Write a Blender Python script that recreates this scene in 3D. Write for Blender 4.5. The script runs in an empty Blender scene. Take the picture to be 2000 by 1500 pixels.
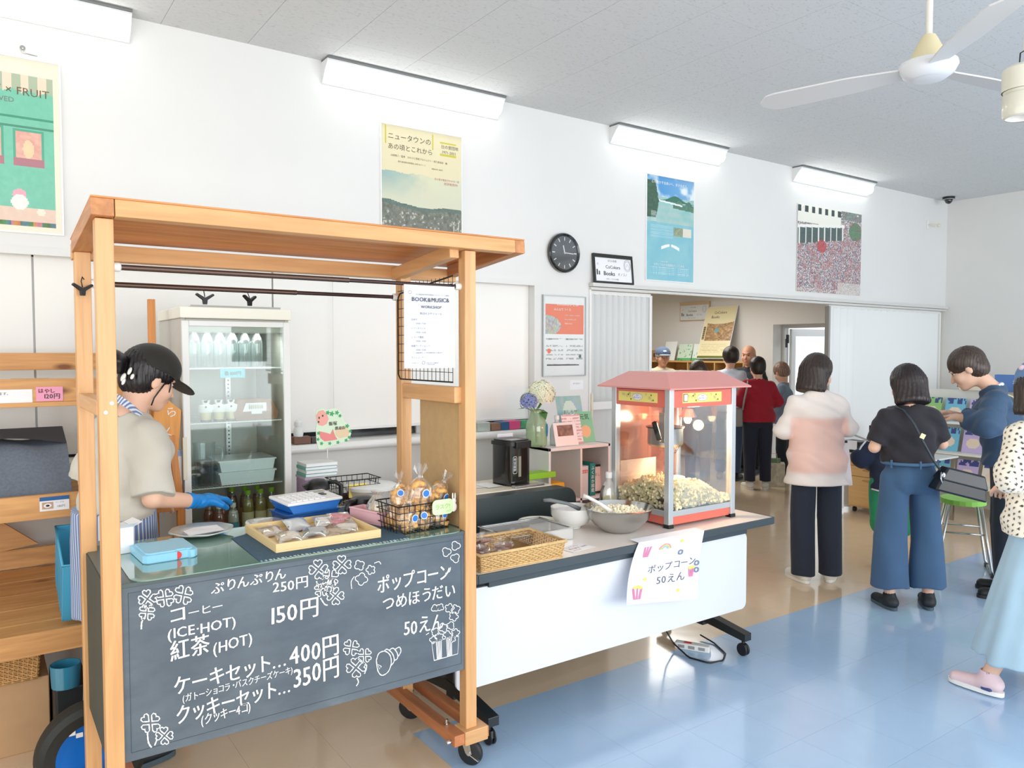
# Community hall with a cafe cart, popcorn machine and visitors.  Metres, Z up; the long poster wall is the plane Y = 4.4.
import bpy, bmesh, math, random
import numpy as np
from mathutils import Vector, Matrix
random.seed(7); RNG = np.random.default_rng(7)
PI = math.pi
S = bpy.context.scene
COL = S.collection
def rad(a): return a * PI / 180

# ---------------------------------------------------------------- camera
CF = 1500.0; CH = 1.62; YAW = rad(55); PIT = rad(-2.4)
fw = Vector((math.cos(YAW) * math.cos(PIT), math.sin(YAW) * math.cos(PIT), math.sin(PIT)))
rt = Vector((math.sin(YAW), -math.cos(YAW), 0)); up = rt.cross(fw)
cam = bpy.data.cameras.new('camera'); camo = bpy.data.objects.new('camera', cam); COL.objects.link(camo)
camo.location = (0, 0, CH)
camo.rotation_euler = Matrix((rt, up, -fw)).transposed().to_euler()
cam.sensor_width = 36; cam.lens = CF / 2000 * 36; cam.clip_end = 200
S.camera = camo
def W(px, py, X=None, Y=None, Z=None, D=None):
    """world point seen at photograph pixel (px, py) on a world plane, or at depth D"""
    d = fw * CF + rt * (px - 1000) - up * (py - 750)
    if X is not None: t = X / d.x
    elif Y is not None: t = Y / d.y
    elif Z is not None: t = (Z - CH) / d.z
    else: t = D / CF
    return Vector((0, 0, CH)) + d * t

# ---------------------------------------------------------------- world, daylight through the window side, exposure
w = bpy.data.worlds.new('daylight'); S.world = w; w.use_nodes = True
bg = w.node_tree.nodes['Background']; bg.inputs[0].default_value = (0.90, 0.95, 1.0, 1); bg.inputs[1].default_value = 1.55
def area(name, loc, target, sx, sy, power, col=(1, 1, 1)):
    l = bpy.data.lights.new(name, 'AREA'); l.shape = 'RECTANGLE'; l.size = sx; l.size_y = sy; l.energy = power; l.color = col
    o = bpy.data.objects.new(name, l); COL.objects.link(o); o.location = loc
    o.rotation_euler = (Vector(target) - Vector(loc)).to_track_quat('-Z', 'Y').to_euler()
    return o
area('window_daylight', (3.2, -3.3, 1.75), (3.2, 4, 1.4), 10.5, 2.3, 370, (0.97, 0.985, 1.0))
area('side_window_daylight', (-2.8, 0.6, 1.8), (4, 1.5, 1.3), 5.5, 2.2, 70, (0.97, 0.985, 1.0))  # added fill from the unseen left side, lifts the dim floor and cart
area('back_room_ceiling_lamp', (7.4, 7.4, 2.45), (7.4, 7.4, 0), 1.6, 1.6, 60, (1.0, 0.98, 0.94))
S.view_settings.view_transform = 'Standard'; S.view_settings.look = 'None'
S.view_settings.gamma = 1; S.view_settings.use_curve_mapping = False
S.view_settings.exposure = -0.12
S.cycles.transparent_max_bounces = 24

# ---------------------------------------------------------------- materials
def c8(r, g, b):
    f = lambda v: ((v / 255 + 0.055) / 1.055) ** 2.4 if v > 10 else v / 255 / 12.92
    return (f(r), f(g), f(b), 1)
MATS = {}
class NT:
    def __init__(s, name):
        s.m = bpy.data.materials.new(name); s.m.use_nodes = True; s.t = s.m.node_tree; s.p = s.t.nodes['Principled BSDF']
    def n(s, typ, **k):
        x = s.t.nodes.new(typ)
        for a, v in k.items():
            if a.startswith('i_'):
                key = a[2:].replace('_', ' ')
                x.inputs[int(key) if key.isdigit() else key].default_value = v
            else: setattr(x, a, v)
        return x
    def l(s, a, b): s.t.links.new(a, b)
    def coord(s, scale=(1, 1, 1), kind='Object'):
        tc = s.n('ShaderNodeTexCoord'); mp = s.n('ShaderNodeMapping'); mp.inputs['Scale'].default_value = scale
        s.l(tc.outputs[kind], mp.inputs[0]); return mp.outputs[0]
    def bump(s, h, strength=.3, dist=.01):
        b = s.n('ShaderNodeBump', i_Strength=strength, i_Distance=dist); s.l(h, b.inputs['Height']); s.l(b.outputs[0], s.p.inputs['Normal'])
    def ramp(s, fac, stops):
        r = s.n('ShaderNodeValToRGB'); e = r.color_ramp.elements
        e[0].position, e[0].color = stops[0]; e[1].position, e[1].color = stops[-1]
        for p, c in stops[1:-1]: q = e.new(p); q.color = c
        s.l(fac, r.inputs[0]); return r.outputs[0]
def mat(name, rgb=(200, 200, 200), rough=.5, metal=0, coat=0, noise=0, nscale=30, nstretch=(1, 1, 1), bump=0, emit=0, sub=0, alpha=1, trans=0, sheen=0, vcol=None, spec=.5):
    if name in MATS: return MATS[name]
    M = NT(name); p = M.p; c = c8(*rgb)
    p.inputs['Base Color'].default_value = c; p.inputs['Roughness'].default_value = rough; p.inputs['Metallic'].default_value = metal
    p.inputs['Coat Weight'].default_value = coat; p.inputs['Coat Roughness'].default_value = .08; p.inputs['Specular IOR Level'].default_value = spec
    if emit: p.inputs['Emission Color'].default_value = c; p.inputs['Emission Strength'].default_value = emit
    if sub: p.inputs['Subsurface Weight'].default_value = sub; p.inputs['Subsurface Radius'].default_value = (.02, .008, .004); p.inputs['Subsurface Scale'].default_value = .5
    if sheen: p.inputs['Sheen Weight'].default_value = sheen
    if trans: p.inputs['Transmission Weight'].default_value = trans
    if alpha < 1: p.inputs['Alpha'].default_value = alpha
    if vcol:
        a = M.n('ShaderNodeAttribute', attribute_name=vcol); src = a.outputs['Color']
        M.l(src, p.inputs['Base Color'])
    if noise or bump:
        nz = M.n('ShaderNodeTexNoise', i_Scale=nscale, i_Detail=4.0); M.l(M.coord(nstretch), nz.inputs['Vector'])
        if noise:
            lo = tuple(x * (1 - noise) for x in c[:3]) + (1,); hi = tuple(min(1, x * (1 + noise)) for x in c[:3]) + (1,)
            if not vcol: M.l(M.ramp(nz.outputs[0], [(.3, lo), (.7, hi)]), p.inputs['Base Color'])
        if bump: M.bump(nz.outputs[0], bump, .004)
    MATS[name] = M.m; return M.m
def wood(name, rgb, axis='x', knots=0, rough=.45, contrast=.16):
    key = name + '_' + axis
    if key in MATS: return MATS[key]
    M = NT(key); c = c8(*rgb)
    sc = {'x': (1.2, 16, 16), 'y': (16, 1.2, 16), 'z': (16, 16, 1.2)}[axis]
    v = M.coord(sc)
    n1 = M.n('ShaderNodeTexNoise', i_Scale=1.6, i_Detail=5.0, i_Distortion=1.2); M.l(v, n1.inputs['Vector'])
    wv = M.n('ShaderNodeTexNoise', i_Scale=5.0, i_Detail=2.0); M.l(v, wv.inputs['Vector'])
    mx = M.n('ShaderNodeMath', operation='MULTIPLY_ADD', i_1=.35, i_2=0.0); M.l(wv.outputs[0], mx.inputs[0])
    ad = M.n('ShaderNodeMath', operation='ADD'); M.l(mx.outputs[0], ad.inputs[0]); M.l(n1.outputs[0], ad.inputs[1])
    lo = (c[0] * (1 - contrast), c[1] * (1 - contrast * 1.4), c[2] * (1 - contrast * 1.7), 1); hi = (min(1, c[0] * (1 + contrast)), min(1, c[1] * (1 + contrast)), min(1, c[2] * (1 + contrast)), 1)
    out = M.ramp(ad.outputs[0], [(.5, lo), (.85, hi)])
    if knots:
        vv = M.coord({'x': (2.6, 7, 7), 'y': (7, 2.6, 7), 'z': (7, 7, 2.6)}[axis])
        vo = M.n('ShaderNodeTexVoronoi', i_Scale=1.1); M.l(vv, vo.inputs['Vector'])
        k = M.ramp(vo.outputs['Distance'], [(.06, (1, 1, 1, 1)), (.16, (0, 0, 0, 1))])
        mixn = M.n('ShaderNodeMix', data_type='RGBA'); M.l(k, mixn.inputs[0]); M.l(out, mixn.inputs[6]); mixn.inputs[7].default_value = (c[0] * .35, c[1] * .22, c[2] * .15, 1)
        out = mixn.outputs[2]
    M.l(out, M.p.inputs['Base Color']); M.p.inputs['Roughness'].default_value = rough
    M.bump(ad.outputs[0], .12, .003)
    MATS[key] = M.m; return M.m
def clear(name, tint=(255, 255, 255), gloss=.08, rough=.03, film=0.0, filmrgb=(255, 255, 255)):
    """thin clear sheet: see-through plus reflection, with an optional milky film"""
    if name in MATS: return MATS[name]
    M = NT(name); t = M.t; out = t.nodes['Material Output']; t.nodes.remove(M.p)
    tr = M.n('ShaderNodeBsdfTransparent'); tr.inputs[0].default_value = c8(*tint)
    gl = M.n('ShaderNodeBsdfGlossy'); gl.inputs['Roughness'].default_value = rough
    fr = M.n('ShaderNodeLayerWeight', i_Blend=.25); ma = M.n('ShaderNodeMath', operation='MULTIPLY_ADD', i_1=.45, i_2=gloss, use_clamp=True); M.l(fr.outputs['Fresnel'], ma.inputs[0])
    mx = M.n('ShaderNodeMixShader'); M.l(ma.outputs[0], mx.inputs[0]); M.l(tr.outputs[0], mx.inputs[1]); M.l(gl.outputs[0], mx.inputs[2])
    o = mx.outputs[0]
    if film:
        df = M.n('ShaderNodeBsdfDiffuse'); df.inputs[0].default_value = c8(*filmrgb)
        m2 = M.n('ShaderNodeMixShader', i_0=film); M.l(o, m2.inputs[1]); M.l(df.outputs[0], m2.inputs[2]); o = m2.outputs[0]
    M.l(o, out.inputs['Surface']); MATS[name] = M.m; return M.m
def translucent(name, rgb, mixv=.45, alpha=1.0):
    if name in MATS: return MATS[name]
    M = NT(name); t = M.t; out = t.nodes['Material Output']; t.nodes.remove(M.p)
    d = M.n('ShaderNodeBsdfDiffuse'); d.inputs[0].default_value = c8(*rgb); tl = M.n('ShaderNodeBsdfTranslucent'); tl.inputs[0].default_value = c8(*rgb)
    mx = M.n('ShaderNodeMixShader', i_0=mixv); M.l(d.outputs[0], mx.inputs[1]); M.l(tl.outputs[0], mx.inputs[2]); o = mx.outputs[0]
    if alpha < 1:
        tr = M.n('ShaderNodeBsdfTransparent'); m2 = M.n('ShaderNodeMixShader', i_0=alpha); M.l(tr.outputs[0], m2.inputs[1]); M.l(o, m2.inputs[2]); o = m2.outputs[0]
    M.l(o, out.inputs['Surface']); MATS[name] = M.m; return M.m

# ---------------------------------------------------------------- mesh building
class MB:
    def __init__(s): s.v = []; s.f = []; s.sm = []; s.mi = []; s.k = 0; s.nb = 0
    def add(s, vs, fs, smooth=False, M=None):
        b = len(s.v); s.v += [tuple(M @ Vector(p)) if M else tuple(p) for p in vs]
        for f in fs: s.f.append(tuple(b + i for i in f)); s.sm.append(smooth); s.mi.append(s.k)
        return s
    def box(s, a, b, M=None):
        x0, y0, z0 = a; x1, y1, z1 = b; e = .00011 * (s.nb % 6); s.nb += 1   # keeps faces of joined pieces from lying exactly in one plane
        x0 -= e; y0 -= e; z0 -= e; x1 += e; y1 += e; z1 += e
        return s.add([(x0, y0, z0), (x1, y0, z0), (x1, y1, z0), (x0, y1, z0), (x0, y0, z1), (x1, y0, z1), (x1, y1, z1), (x0, y1, z1)],
                     [(0, 3, 2, 1), (4, 5, 6, 7), (0, 1, 5, 4), (1, 2, 6, 5), (2, 3, 7, 6), (3, 0, 4, 7)], False, M)
    def cbox(s, c, d, M=None): return s.box([c[i] - d[i] / 2 for i in range(3)], [c[i] + d[i] / 2 for i in range(3)], M)
    def cyl(s, p, q, r0, r1=None, n=16, caps=True, M=None):
        r1 = r0 if r1 is None else r1; p = Vector(p); q = Vector(q); a = (q - p).normalized()
        u = a.orthogonal().normalized(); v = a.cross(u); R = []
        for c, r in ((p, r0), (q, r1)): R.append([tuple(c + u * (r * math.cos(2 * PI * i / n)) + v * (r * math.sin(2 * PI * i / n))) for i in range(n)])
        s.add(R[0] + R[1], [(i, (i + 1) % n, n + (i + 1) % n, n + i) for i in range(n)], True, M)
        if caps: s.add(R[0], [tuple(range(n - 1, -1, -1))], False, M); s.add(R[1], [tuple(range(n))], False, M)
        return s
    def tube(s, pts, r, n=8, closed=False, M=None, caps=True):
        pts = [Vector(p) for p in pts]; m = len(pts); rs = r if isinstance(r, (list, tuple)) else [r] * m; vs = []; u = None
        for i, p in enumerate(pts):
            t = (pts[(i + 1) % m] - pts[i - 1]) if closed else (pts[min(i + 1, m - 1)] - pts[max(i - 1, 0)])
            t = t.normalized() if t.length > 1e-9 else Vector((0, 0, 1))
            u = t.orthogonal().normalized() if u is None else (u - t * u.dot(t)).normalized()
            v = t.cross(u)
            vs += [tuple(p + u * (rs[i] * math.cos(2 * PI * j / n)) + v * (rs[i] * math.sin(2 * PI * j / n))) for j in range(n)]
        fs = []
        for i in range(m if closed else m - 1):
            a = i * n; b = ((i + 1) % m) * n; fs += [(a + j, a + (j + 1) % n, b + (j + 1) % n, b + j) for j in range(n)]
        if not closed and caps: fs += [tuple(range(n - 1, -1, -1)), tuple(range((m - 1) * n, m * n))]
        return s.add(vs, fs, True, M)
    def lathe(s, prof, n=24, c=(0, 0, 0), M=None, sharp=35):
        """profile [(r, z)] turned round the vertical through c; corners sharper than `sharp` are split"""
        seg = [[prof[0]]]
        for i in range(1, len(prof)):
            seg[-1].append(prof[i])
            if i < len(prof) - 1:
                a = math.atan2(prof[i][1] - prof[i - 1][1], prof[i][0] - prof[i - 1][0]); b = math.atan2(prof[i + 1][1] - prof[i][1], prof[i + 1][0] - prof[i][0])
                d = abs((b - a + PI) % (2 * PI) - PI)
                if d > rad(sharp): seg.append([prof[i]])
        for g in seg:
            vs = [(c[0] + r * math.cos(2 * PI * i / n), c[1] + r * math.sin(2 * PI * i / n), c[2] + z) for r, z in g for i in range(n)]
            s.add(vs, [(k * n + i, k * n + (i + 1) % n, (k + 1) * n + (i + 1) % n, (k + 1) * n + i) for k in range(len(g) - 1) for i in range(n)], True, M)
        return s
    def ball(s, c, r, n=12, m=8, M=None):
        r = (r, r, r) if isinstance(r, (int, float)) else r
        vs = [(c[0], c[1], c[2] - r[2])]
        for k in range(1, m):
            t = -PI / 2 + PI * k / m; vs += [(c[0] + r[0] * math.cos(t) * math.cos(2 * PI * i / n), c[1] + r[1] * math.cos(t) * math.sin(2 * PI * i / n), c[2] + r[2] * math.sin(t)) for i in range(n)]
        vs.append((c[0], c[1], c[2] + r[2])); e = len(vs) - 1; fs = [(0, 1 + (i + 1) % n, 1 + i) for i in range(n)]
        for k in range(m - 2): fs += [(1 + k * n + i, 1 + k * n + (i + 1) % n, 1 + (k + 1) * n + (i + 1) % n, 1 + (k + 1) * n + i) for i in range(n)]
        fs += [(1 + (m - 2) * n + i, 1 + (m - 2) * n + (i + 1) % n, e) for i in range(n)]
        return s.add(vs, fs, True, M)
    def prism(s, poly, lo, hi, ax='z', M=None, smooth=False):
        """extrude a 2-D outline; ax = the axis it is extruded along (outline given in the two other axes, in order)"""
        e = .00011 * (s.nb % 6); s.nb += 1; lo -= e; hi += e
        f = {'z': lambda a, b, h: (a, b, h), 'y': lambda a, b, h: (a, h, b), 'x': lambda a, b, h: (h, a, b)}[ax]; n = len(poly)
        A = [f(a, b, lo) for a, b in poly]; B = [f(a, b, hi) for a, b in poly]
        s.add(A, [tuple(range(n - 1, -1, -1))], False, M); s.add(B, [tuple(range(n))], False, M)
        return s.add(A + B, [(i, (i + 1) % n, n + (i + 1) % n, n + i) for i in range(n)], smooth, M)
    def quad(s, a, b, c, d, M=None): return s.add([a, b, c, d], [(0, 1, 2, 3)], False, M)
    def ribbon(s, pts, wd, O, U, V, closed=False):
        """flat stroke of width wd through 2-D points on the plane O + a U + b V"""
        P = [Vector((a, b)) for a, b in pts]; m = len(P); vs = []
        for i in range(m):
            t = (P[(i + 1) % m] - P[i - 1]) if closed else (P[min(i + 1, m - 1)] - P[max(i - 1, 0)])
            t = t.normalized() if t.length > 1e-9 else Vector((1, 0)); nn = Vector((-t.y, t.x)) * (wd / 2 * (1 + .25 * math.sin(i * 2.3)))
            for q in (P[i] + nn, P[i] - nn): vs.append(tuple(O + U * q.x + V * q.y))
        k = m if closed else m - 1
        return s.add(vs, [(2 * i, 2 * i + 1, 2 * ((i + 1) % m) + 1, 2 * ((i + 1) % m)) for i in range(k)])
    def mesh(s, name, mats, fix=True):
        me = bpy.data.meshes.new(name); me.from_pydata(s.v, [], s.f)
        for m_ in (mats if isinstance(mats, (list, tuple)) else [mats]): me.materials.append(m_)
        me.polygons.foreach_set('use_smooth', s.sm); me.polygons.foreach_set('material_index', s.mi)
        if fix:
            bm = bmesh.new(); bm.from_mesh(me); bmesh.ops.recalc_face_normals(bm, faces=bm.faces); bm.to_mesh(me); bm.free()
        me.update(); return me
    def build(s, name, mats, parent=None, loc=(0, 0, 0), bevel=0, label=None, fix=True, rot=None):
        o = bpy.data.objects.new(name, s.mesh(name, mats, fix)); COL.objects.link(o); o.location = loc
        if rot: o.rotation_euler = rot
        if parent: o.parent = parent
        if bevel:
            b = o.modifiers.new('bevel', 'BEVEL'); b.width = bevel; b.segments = 2; b.limit_method = 'ANGLE'; b.angle_limit = rad(50); b.harden_normals = False
        if label: o['label'] = label
        return o
def link(name, me, parent=None, loc=(0, 0, 0), rot=None, label=None, scale=None):
    o = bpy.data.objects.new(name, me); COL.objects.link(o); o.location = loc
    if rot: o.rotation_euler = rot
    if scale: o.scale = scale
    if parent: o.parent = parent
    if label: o['label'] = label
    return o
def tag(o, label, cat, group=None):
    o['label'] = label; o['category'] = cat
    if group: o['group'] = group
    return o
def thing(name, label, cat, loc=(0, 0, 0), rz=0, group=None, rot=None):
    o = bpy.data.objects.new(name, None); COL.objects.link(o); o.empty_display_size = .05
    o.location = loc; o.rotation_euler = rot or (0, 0, rz); return tag(o, label, cat, group)
def struct(o): o['kind'] = 'structure'; return o
def stuff(o): o['kind'] = 'stuff'; return o
def copy_tree(o, loc=None, rz=None, label=None, group=None, parent=None):
    c = o.copy(); COL.objects.link(c)
    if parent: c.parent = parent
    for ch in list(o.children): copy_tree(ch, parent=c)
    if loc is not None: c.location = loc
    if rz is not None: c.rotation_euler = (0, 0, rz)
    if label: c['label'] = label
    if group: c['group'] = group
    return c

# ---------------------------------------------------------------- lettering
_tc = {}
def glyphs(t):
    if t not in _tc:
        c = bpy.data.curves.new('t', 'FONT'); c.body = t; c.size = 1; c.resolution_u = 2
        o = bpy.data.objects.new('t', c); m = bpy.data.meshes.new_from_object(o)
        vs = [v.co[:2] for v in m.vertices]; fs = [tuple(p.vertices) for p in m.polygons]
        wdt = max([v[0] for v in vs], default=.3)
        _tc[t] = (vs, fs, wdt); bpy.data.objects.remove(o); bpy.data.curves.remove(c); bpy.data.meshes.remove(m)
    return _tc[t]
def text(mb, t, O, U, V, size, align='l', width=None, jitter=0, bold=0):
    """lay the text t flat into mesh builder mb: origin O, reading direction U, up V (unit vectors)"""
    O = Vector(O); U = Vector(U); V = Vector(V)
    chars = [t] if not jitter else list(t); x = 0; parts = []
    for ch in chars:
        if ch == ' ': x += .35; continue
        vs, fs, wd = glyphs(ch); parts.append((x, vs, fs, wd)); x += wd + (.07 if jitter else 0)
    tot = x; sx = size if width is None else width / max(tot, 1e-6)
    off = {'l': 0, 'c': -tot * sx / 2, 'r': -tot * sx}[align]
    for x, vs, fs, wd in parts:
        a = random.uniform(-1, 1) * jitter; dy = random.uniform(-1, 1) * jitter * .4 * size; ca, sa = math.cos(a), math.sin(a)
        for db in ([0] if not bold else [-bold, 0, bold]):
            P = [tuple(O + U.cross(V) * (.0001 * (db > 0) + .0002 * (db < 0)) + U * (off + (x + vx * ca - vy * sa) * sx + db) + V * (vx * sa * size + vy * ca * size + dy + abs(db) * .6)) for vx, vy in vs]
            mb.add(P, fs)
    return mb
def painted(name, O, U, V, wd, ht, nx, ny, fn, parent=None, gloss=.25, thick=0.0):
    """flat printed sheet: a grid with a colour attribute filled by fn(u, v) -> rgb 0..255 arrays (v up)"""
    O = Vector(O); U = Vector(U); V = Vector(V)
    u, v = np.meshgrid((np.arange(nx) + .5) / nx, (np.arange(ny) + .5) / ny)
    c = np.clip(np.stack(np.broadcast_arrays(*fn(u, v)), -1) / 255., 0, 1); c = np.where(c > .04045, ((c + .055) / 1.055) ** 2.4, c / 12.92)
    gx, gy = np.meshgrid(np.arange(nx + 1) / nx * wd, np.arange(ny + 1) / ny * ht)
    P = np.array(O)[None] + gx.reshape(-1, 1) * np.array(U)[None] + gy.reshape(-1, 1) * np.array(V)[None]
    i, j = np.meshgrid(np.arange(nx), np.arange(ny)); a = (j * (nx + 1) + i).ravel()
    F = np.stack([a, a + 1, a + nx + 2, a + nx + 1], -1)
    me = bpy.data.meshes.new(name); me.from_pydata(P.tolist(), [], F.tolist())
    at = me.color_attributes.new('Col', 'FLOAT_COLOR', 'CORNER'); cc = np.ones((len(F), 4, 4), np.float32); cc[..., :3] = c.reshape(-1, 1, 3); at.data.foreach_set('color', cc.ravel())
    me.materials.append(mat('print_gloss' if gloss < .3 else 'print_matt', rough=gloss, vcol='Col', coat=.6 if gloss < .3 else 0))
    return link(name, me, parent)
def ss(e0, e1, x): t = np.clip((x - e0) / (e1 - e0), 0, 1); return t * t * (3 - 2 * t)
def inr(u, v, a, b, c, d): return (u > a) & (u < b) & (v > c) & (v < d)
def vnoise(u, v, fx, fy, seed=0, oct=3):
    r = np.random.default_rng(seed); out = 0; amp = .5
    for o in range(oct):
        g = r.random((int(fy) + 3, int(fx) + 3)); x = u * fx; y = v * fy; xi = x.astype(int); yi = y.astype(int); fx_ = x - xi; fy_ = y - yi; fx_ = fx_ * fx_ * (3 - 2 * fx_); fy_ = fy_ * fy_ * (3 - 2 * fy_)
        out = out + amp * ((g[yi, xi] * (1 - fx_) + g[yi, xi + 1] * fx_) * (1 - fy_) + (g[yi + 1, xi] * (1 - fx_) + g[yi + 1, xi + 1] * fx_) * fy_); amp /= 2; fx *= 2; fy *= 2
    return out / (1 - .5 ** oct)
X1 = Vector((1, 0, 0)); Y1 = Vector((0, 1, 0)); Z1 = Vector((0, 0, 1)); NX = -X1; NY = -Y1

WHITE = mat('white_paint', (230, 230, 227), .6, noise=.015, nscale=4)
BLACKP = mat('black_plastic', (28, 29, 30), .38)
STEEL = mat('brushed_steel', (190, 190, 188), .28, metal=1, noise=.05, nscale=60, nstretch=(1, 1, .05))
CHROME = mat('chrome', (215, 215, 215), .12, metal=1)
WPLAS = mat('white_plastic', (235, 235, 232), .35)
PAPER = mat('white_paper', (240, 241, 243), .7)
INK = mat('black_ink', (35, 35, 38), .7)
GREYINK = mat('grey_ink', (120, 122, 126), .7)
DARKM = mat('black_metal', (25, 25, 27), .4, metal=.3)
CP = lambda ax: wood('cart_pine', (212, 164, 112), ax, rough=.4, contrast=.1)
SP = lambda ax: wood('shelf_pine', (208, 156, 98), ax, knots=1, rough=.5, contrast=.14)
# ================================================================ the room
XR = 9.162; YW = 4.4; CZ = 3.33
# floor
m = MB().box((-3, -3.5, -.08), (XR + .2, 10.6, -.0022)); fl = struct(m.build('floor', mat('floor_joint', (150, 146, 138), .6)))
def tilemat(name, rgb, amp):
    M = NT(name); c = c8(*rgb)
    nz = M.n('ShaderNodeTexNoise', i_Scale=1.3, i_Detail=5.0); M.l(M.coord((1, 1, 1), 'Object'), nz.inputs['Vector'])
    geo = M.n('ShaderNodeNewGeometry'); nz2 = M.n('ShaderNodeTexNoise', i_Scale=9.0, i_Detail=3.0); M.l(geo.outputs['Position'], nz2.inputs['Vector'])
    oi = M.n('ShaderNodeObjectInfo')
    ad = M.n('ShaderNodeMath', operation='MULTIPLY_ADD', i_1=.2); M.l(oi.outputs['Random'], ad.inputs[0]); M.l(nz2.outputs[0], ad.inputs[2])
    M.l(M.ramp(ad.outputs[0], [(.3, tuple(x * (1 - amp) for x in c[:3]) + (1,)), (1.0, tuple(min(1, x * (1 + amp)) for x in c[:3]) + (1,))]), M.p.inputs['Base Color'])
    M.p.inputs['Roughness'].default_value = .17; M.p.inputs['Specular IOR Level'].default_value = .6; M.p.inputs['Coat Weight'].default_value = .35; M.p.inputs['Coat Roughness'].default_value = .07
    nz3 = M.n('ShaderNodeTexNoise', i_Scale=7.0, i_Detail=2.0); M.l(geo.outputs['Position'], nz3.inputs['Vector']); M.bump(nz3.outputs[0], .07, .01)
    return M.m
TB = tilemat('beige_vinyl', (228, 203, 172), .03); TU = tilemat('blue_vinyl', (172, 201, 231), .03)
PT = .325; G = .0004
def tile_mesh(x, y, nm, mt): return MB().box((-x / 2 + G, -y / 2 + G, -.002), (x / 2 - G, y / 2 - G, 0)).mesh(nm, mt, False)
tmb = tile_mesh(PT, PT, 'floor_tile', TB); tmu = tile_mesh(PT, PT, 'floor_tile', TU)
cells = []
for i in range(-14, 24):
    for j in range(-20, 25):
        x = 1.49 + PT * (i + .5); y = 2.86 + PT * (j + .5)
        if x + PT / 2 > XR + .2 or y + PT / 2 > 10.6 or x - PT / 2 < -3 or y - PT / 2 < -3.5: continue
        v = Vector((x, y, -CH)); dz = v.dot(fw); px = 1000 + CF * v.dot(rt) / max(dz, .01); py = 750 - CF * v.dot(up) / max(dz, .01)
        vis = dz > .3 and -60 < px < 2060 and py < 1580
        cells.append((0 if vis else 1, dz, x, y, x > 1.49 and y < 2.86))
cells.sort(); rest = {True: MB(), False: MB()}
for n, (vz, dz, x, y, blue) in enumerate(cells):
    if n < 298 and vz == 0: link('floor_tile', tmu if blue else tmb, fl, (x, y, 0))
    else: rest[blue].box((x - PT / 2 + G, y - PT / 2 + G, -.002), (x + PT / 2 - G, y + PT / 2 - G, 0))
for bl, mt in ((True, TU), (False, TB)): stuff(rest[bl].build('floor_tiles', mt, fl, fix=False))
# ceiling
def ceilmat():
    M = NT('mineral_board'); M.p.inputs['Roughness'].default_value = .85
    geo = M.n('ShaderNodeNewGeometry'); mp = M.n('ShaderNodeMapping'); mp.inputs['Scale'].default_value = (22, 60, 1); M.l(geo.outputs['Position'], mp.inputs[0])
    nz = M.n('ShaderNodeTexNoise', i_Scale=2.0, i_Detail=3.0); M.l(mp.outputs[0], nz.inputs['Vector'])
    M.l(M.ramp(nz.outputs[0], [(.30, c8(196, 197, 196)), (.42, c8(216, 218, 218))]), M.p.inputs['Base Color']); M.bump(nz.outputs[0], .15, .003); return M.m
CM = ceilmat()
m = MB().box((-3, -3.5, CZ + .012), (XR + .2, YW + .15, CZ + .1)); ce = struct(m.build('ceiling', mat('ceiling_joint', (150, 150, 148), .9)))
cw, cl = .4455, .4675
pm = MB().box((-cw / 2 + .001, -cl / 2 + .001, 0), (cw / 2 - .001, cl / 2 - .001, .012)).mesh('ceiling_panel', CM, False)
restc = MB()
for i in range(-9, 20):
    for j in range(-10, 5):
        x = .84 + cw * (i + .5); y = 2.66 + cl * (j + .5)
        if x + cw / 2 > XR or x - cw / 2 < -3: continue
        if y + cl / 2 > YW + .01:
            y1 = YW - .001
            if y - cl / 2 > y1 - .02: continue
        if y - cl / 2 < -3.4: continue
        big = y > .2 and x > .2
        if y + cl / 2 > YW + .01: restc.box((x - cw / 2 + .001, y - cl / 2 + .001, CZ), (x + cw / 2 - .001, YW, CZ + .012))
        elif big: link('ceiling_panel', pm, ce, (x, y, CZ))
        else: restc.box((x - cw / 2 + .001, y - cl / 2 + .001, CZ), (x + cw / 2 - .001, y + cl / 2 - .001, CZ + .012))
xe = .84 + cw * 18
for j in range(-10, 4): restc.box((xe + .001, 2.66 + cl * j + .001, CZ), (XR - .001, 2.66 + cl * (j + 1) - .001, CZ + .012))
stuff(restc.build('ceiling_panels', CM, ce, fix=False))
# poster wall with its header, pier and window recess
WALLM = mat('wall_paint', (228, 228, 225), .55, noise=.02, nscale=1.2, bump=.05)
m = MB()
m.box((-3, YW, 2.125), (XR, YW + .15, CZ + .1))
m.box((-3, YW, -.0), (3.276, YW + .15, 1.03)); m.box((3.276, YW, 0), (3.783, YW + .15, 2.125))
m.box((-3, YW + .15, .9), (3.276, YW + .18, 2.2)); m.box((-3, YW - .012, 2.09), (3.276, YW, 2.125))
struct(m.build('wall_front', WALLM))
m = MB().box((3.783, YW - .05, 2.108), (9.125, YW - .002, 2.135)).box((3.783, YW - .03, 2.085), (9.125, YW + .02, 2.104)); struct(m.build('trim_1', mat('rail_aluminium', (214, 214, 210), .4)))
m = MB().box((3.783, YW - .01, 0), (3.80, YW + .1, 2.085)); struct(m.build('trim_2', WPLAS))
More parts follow.
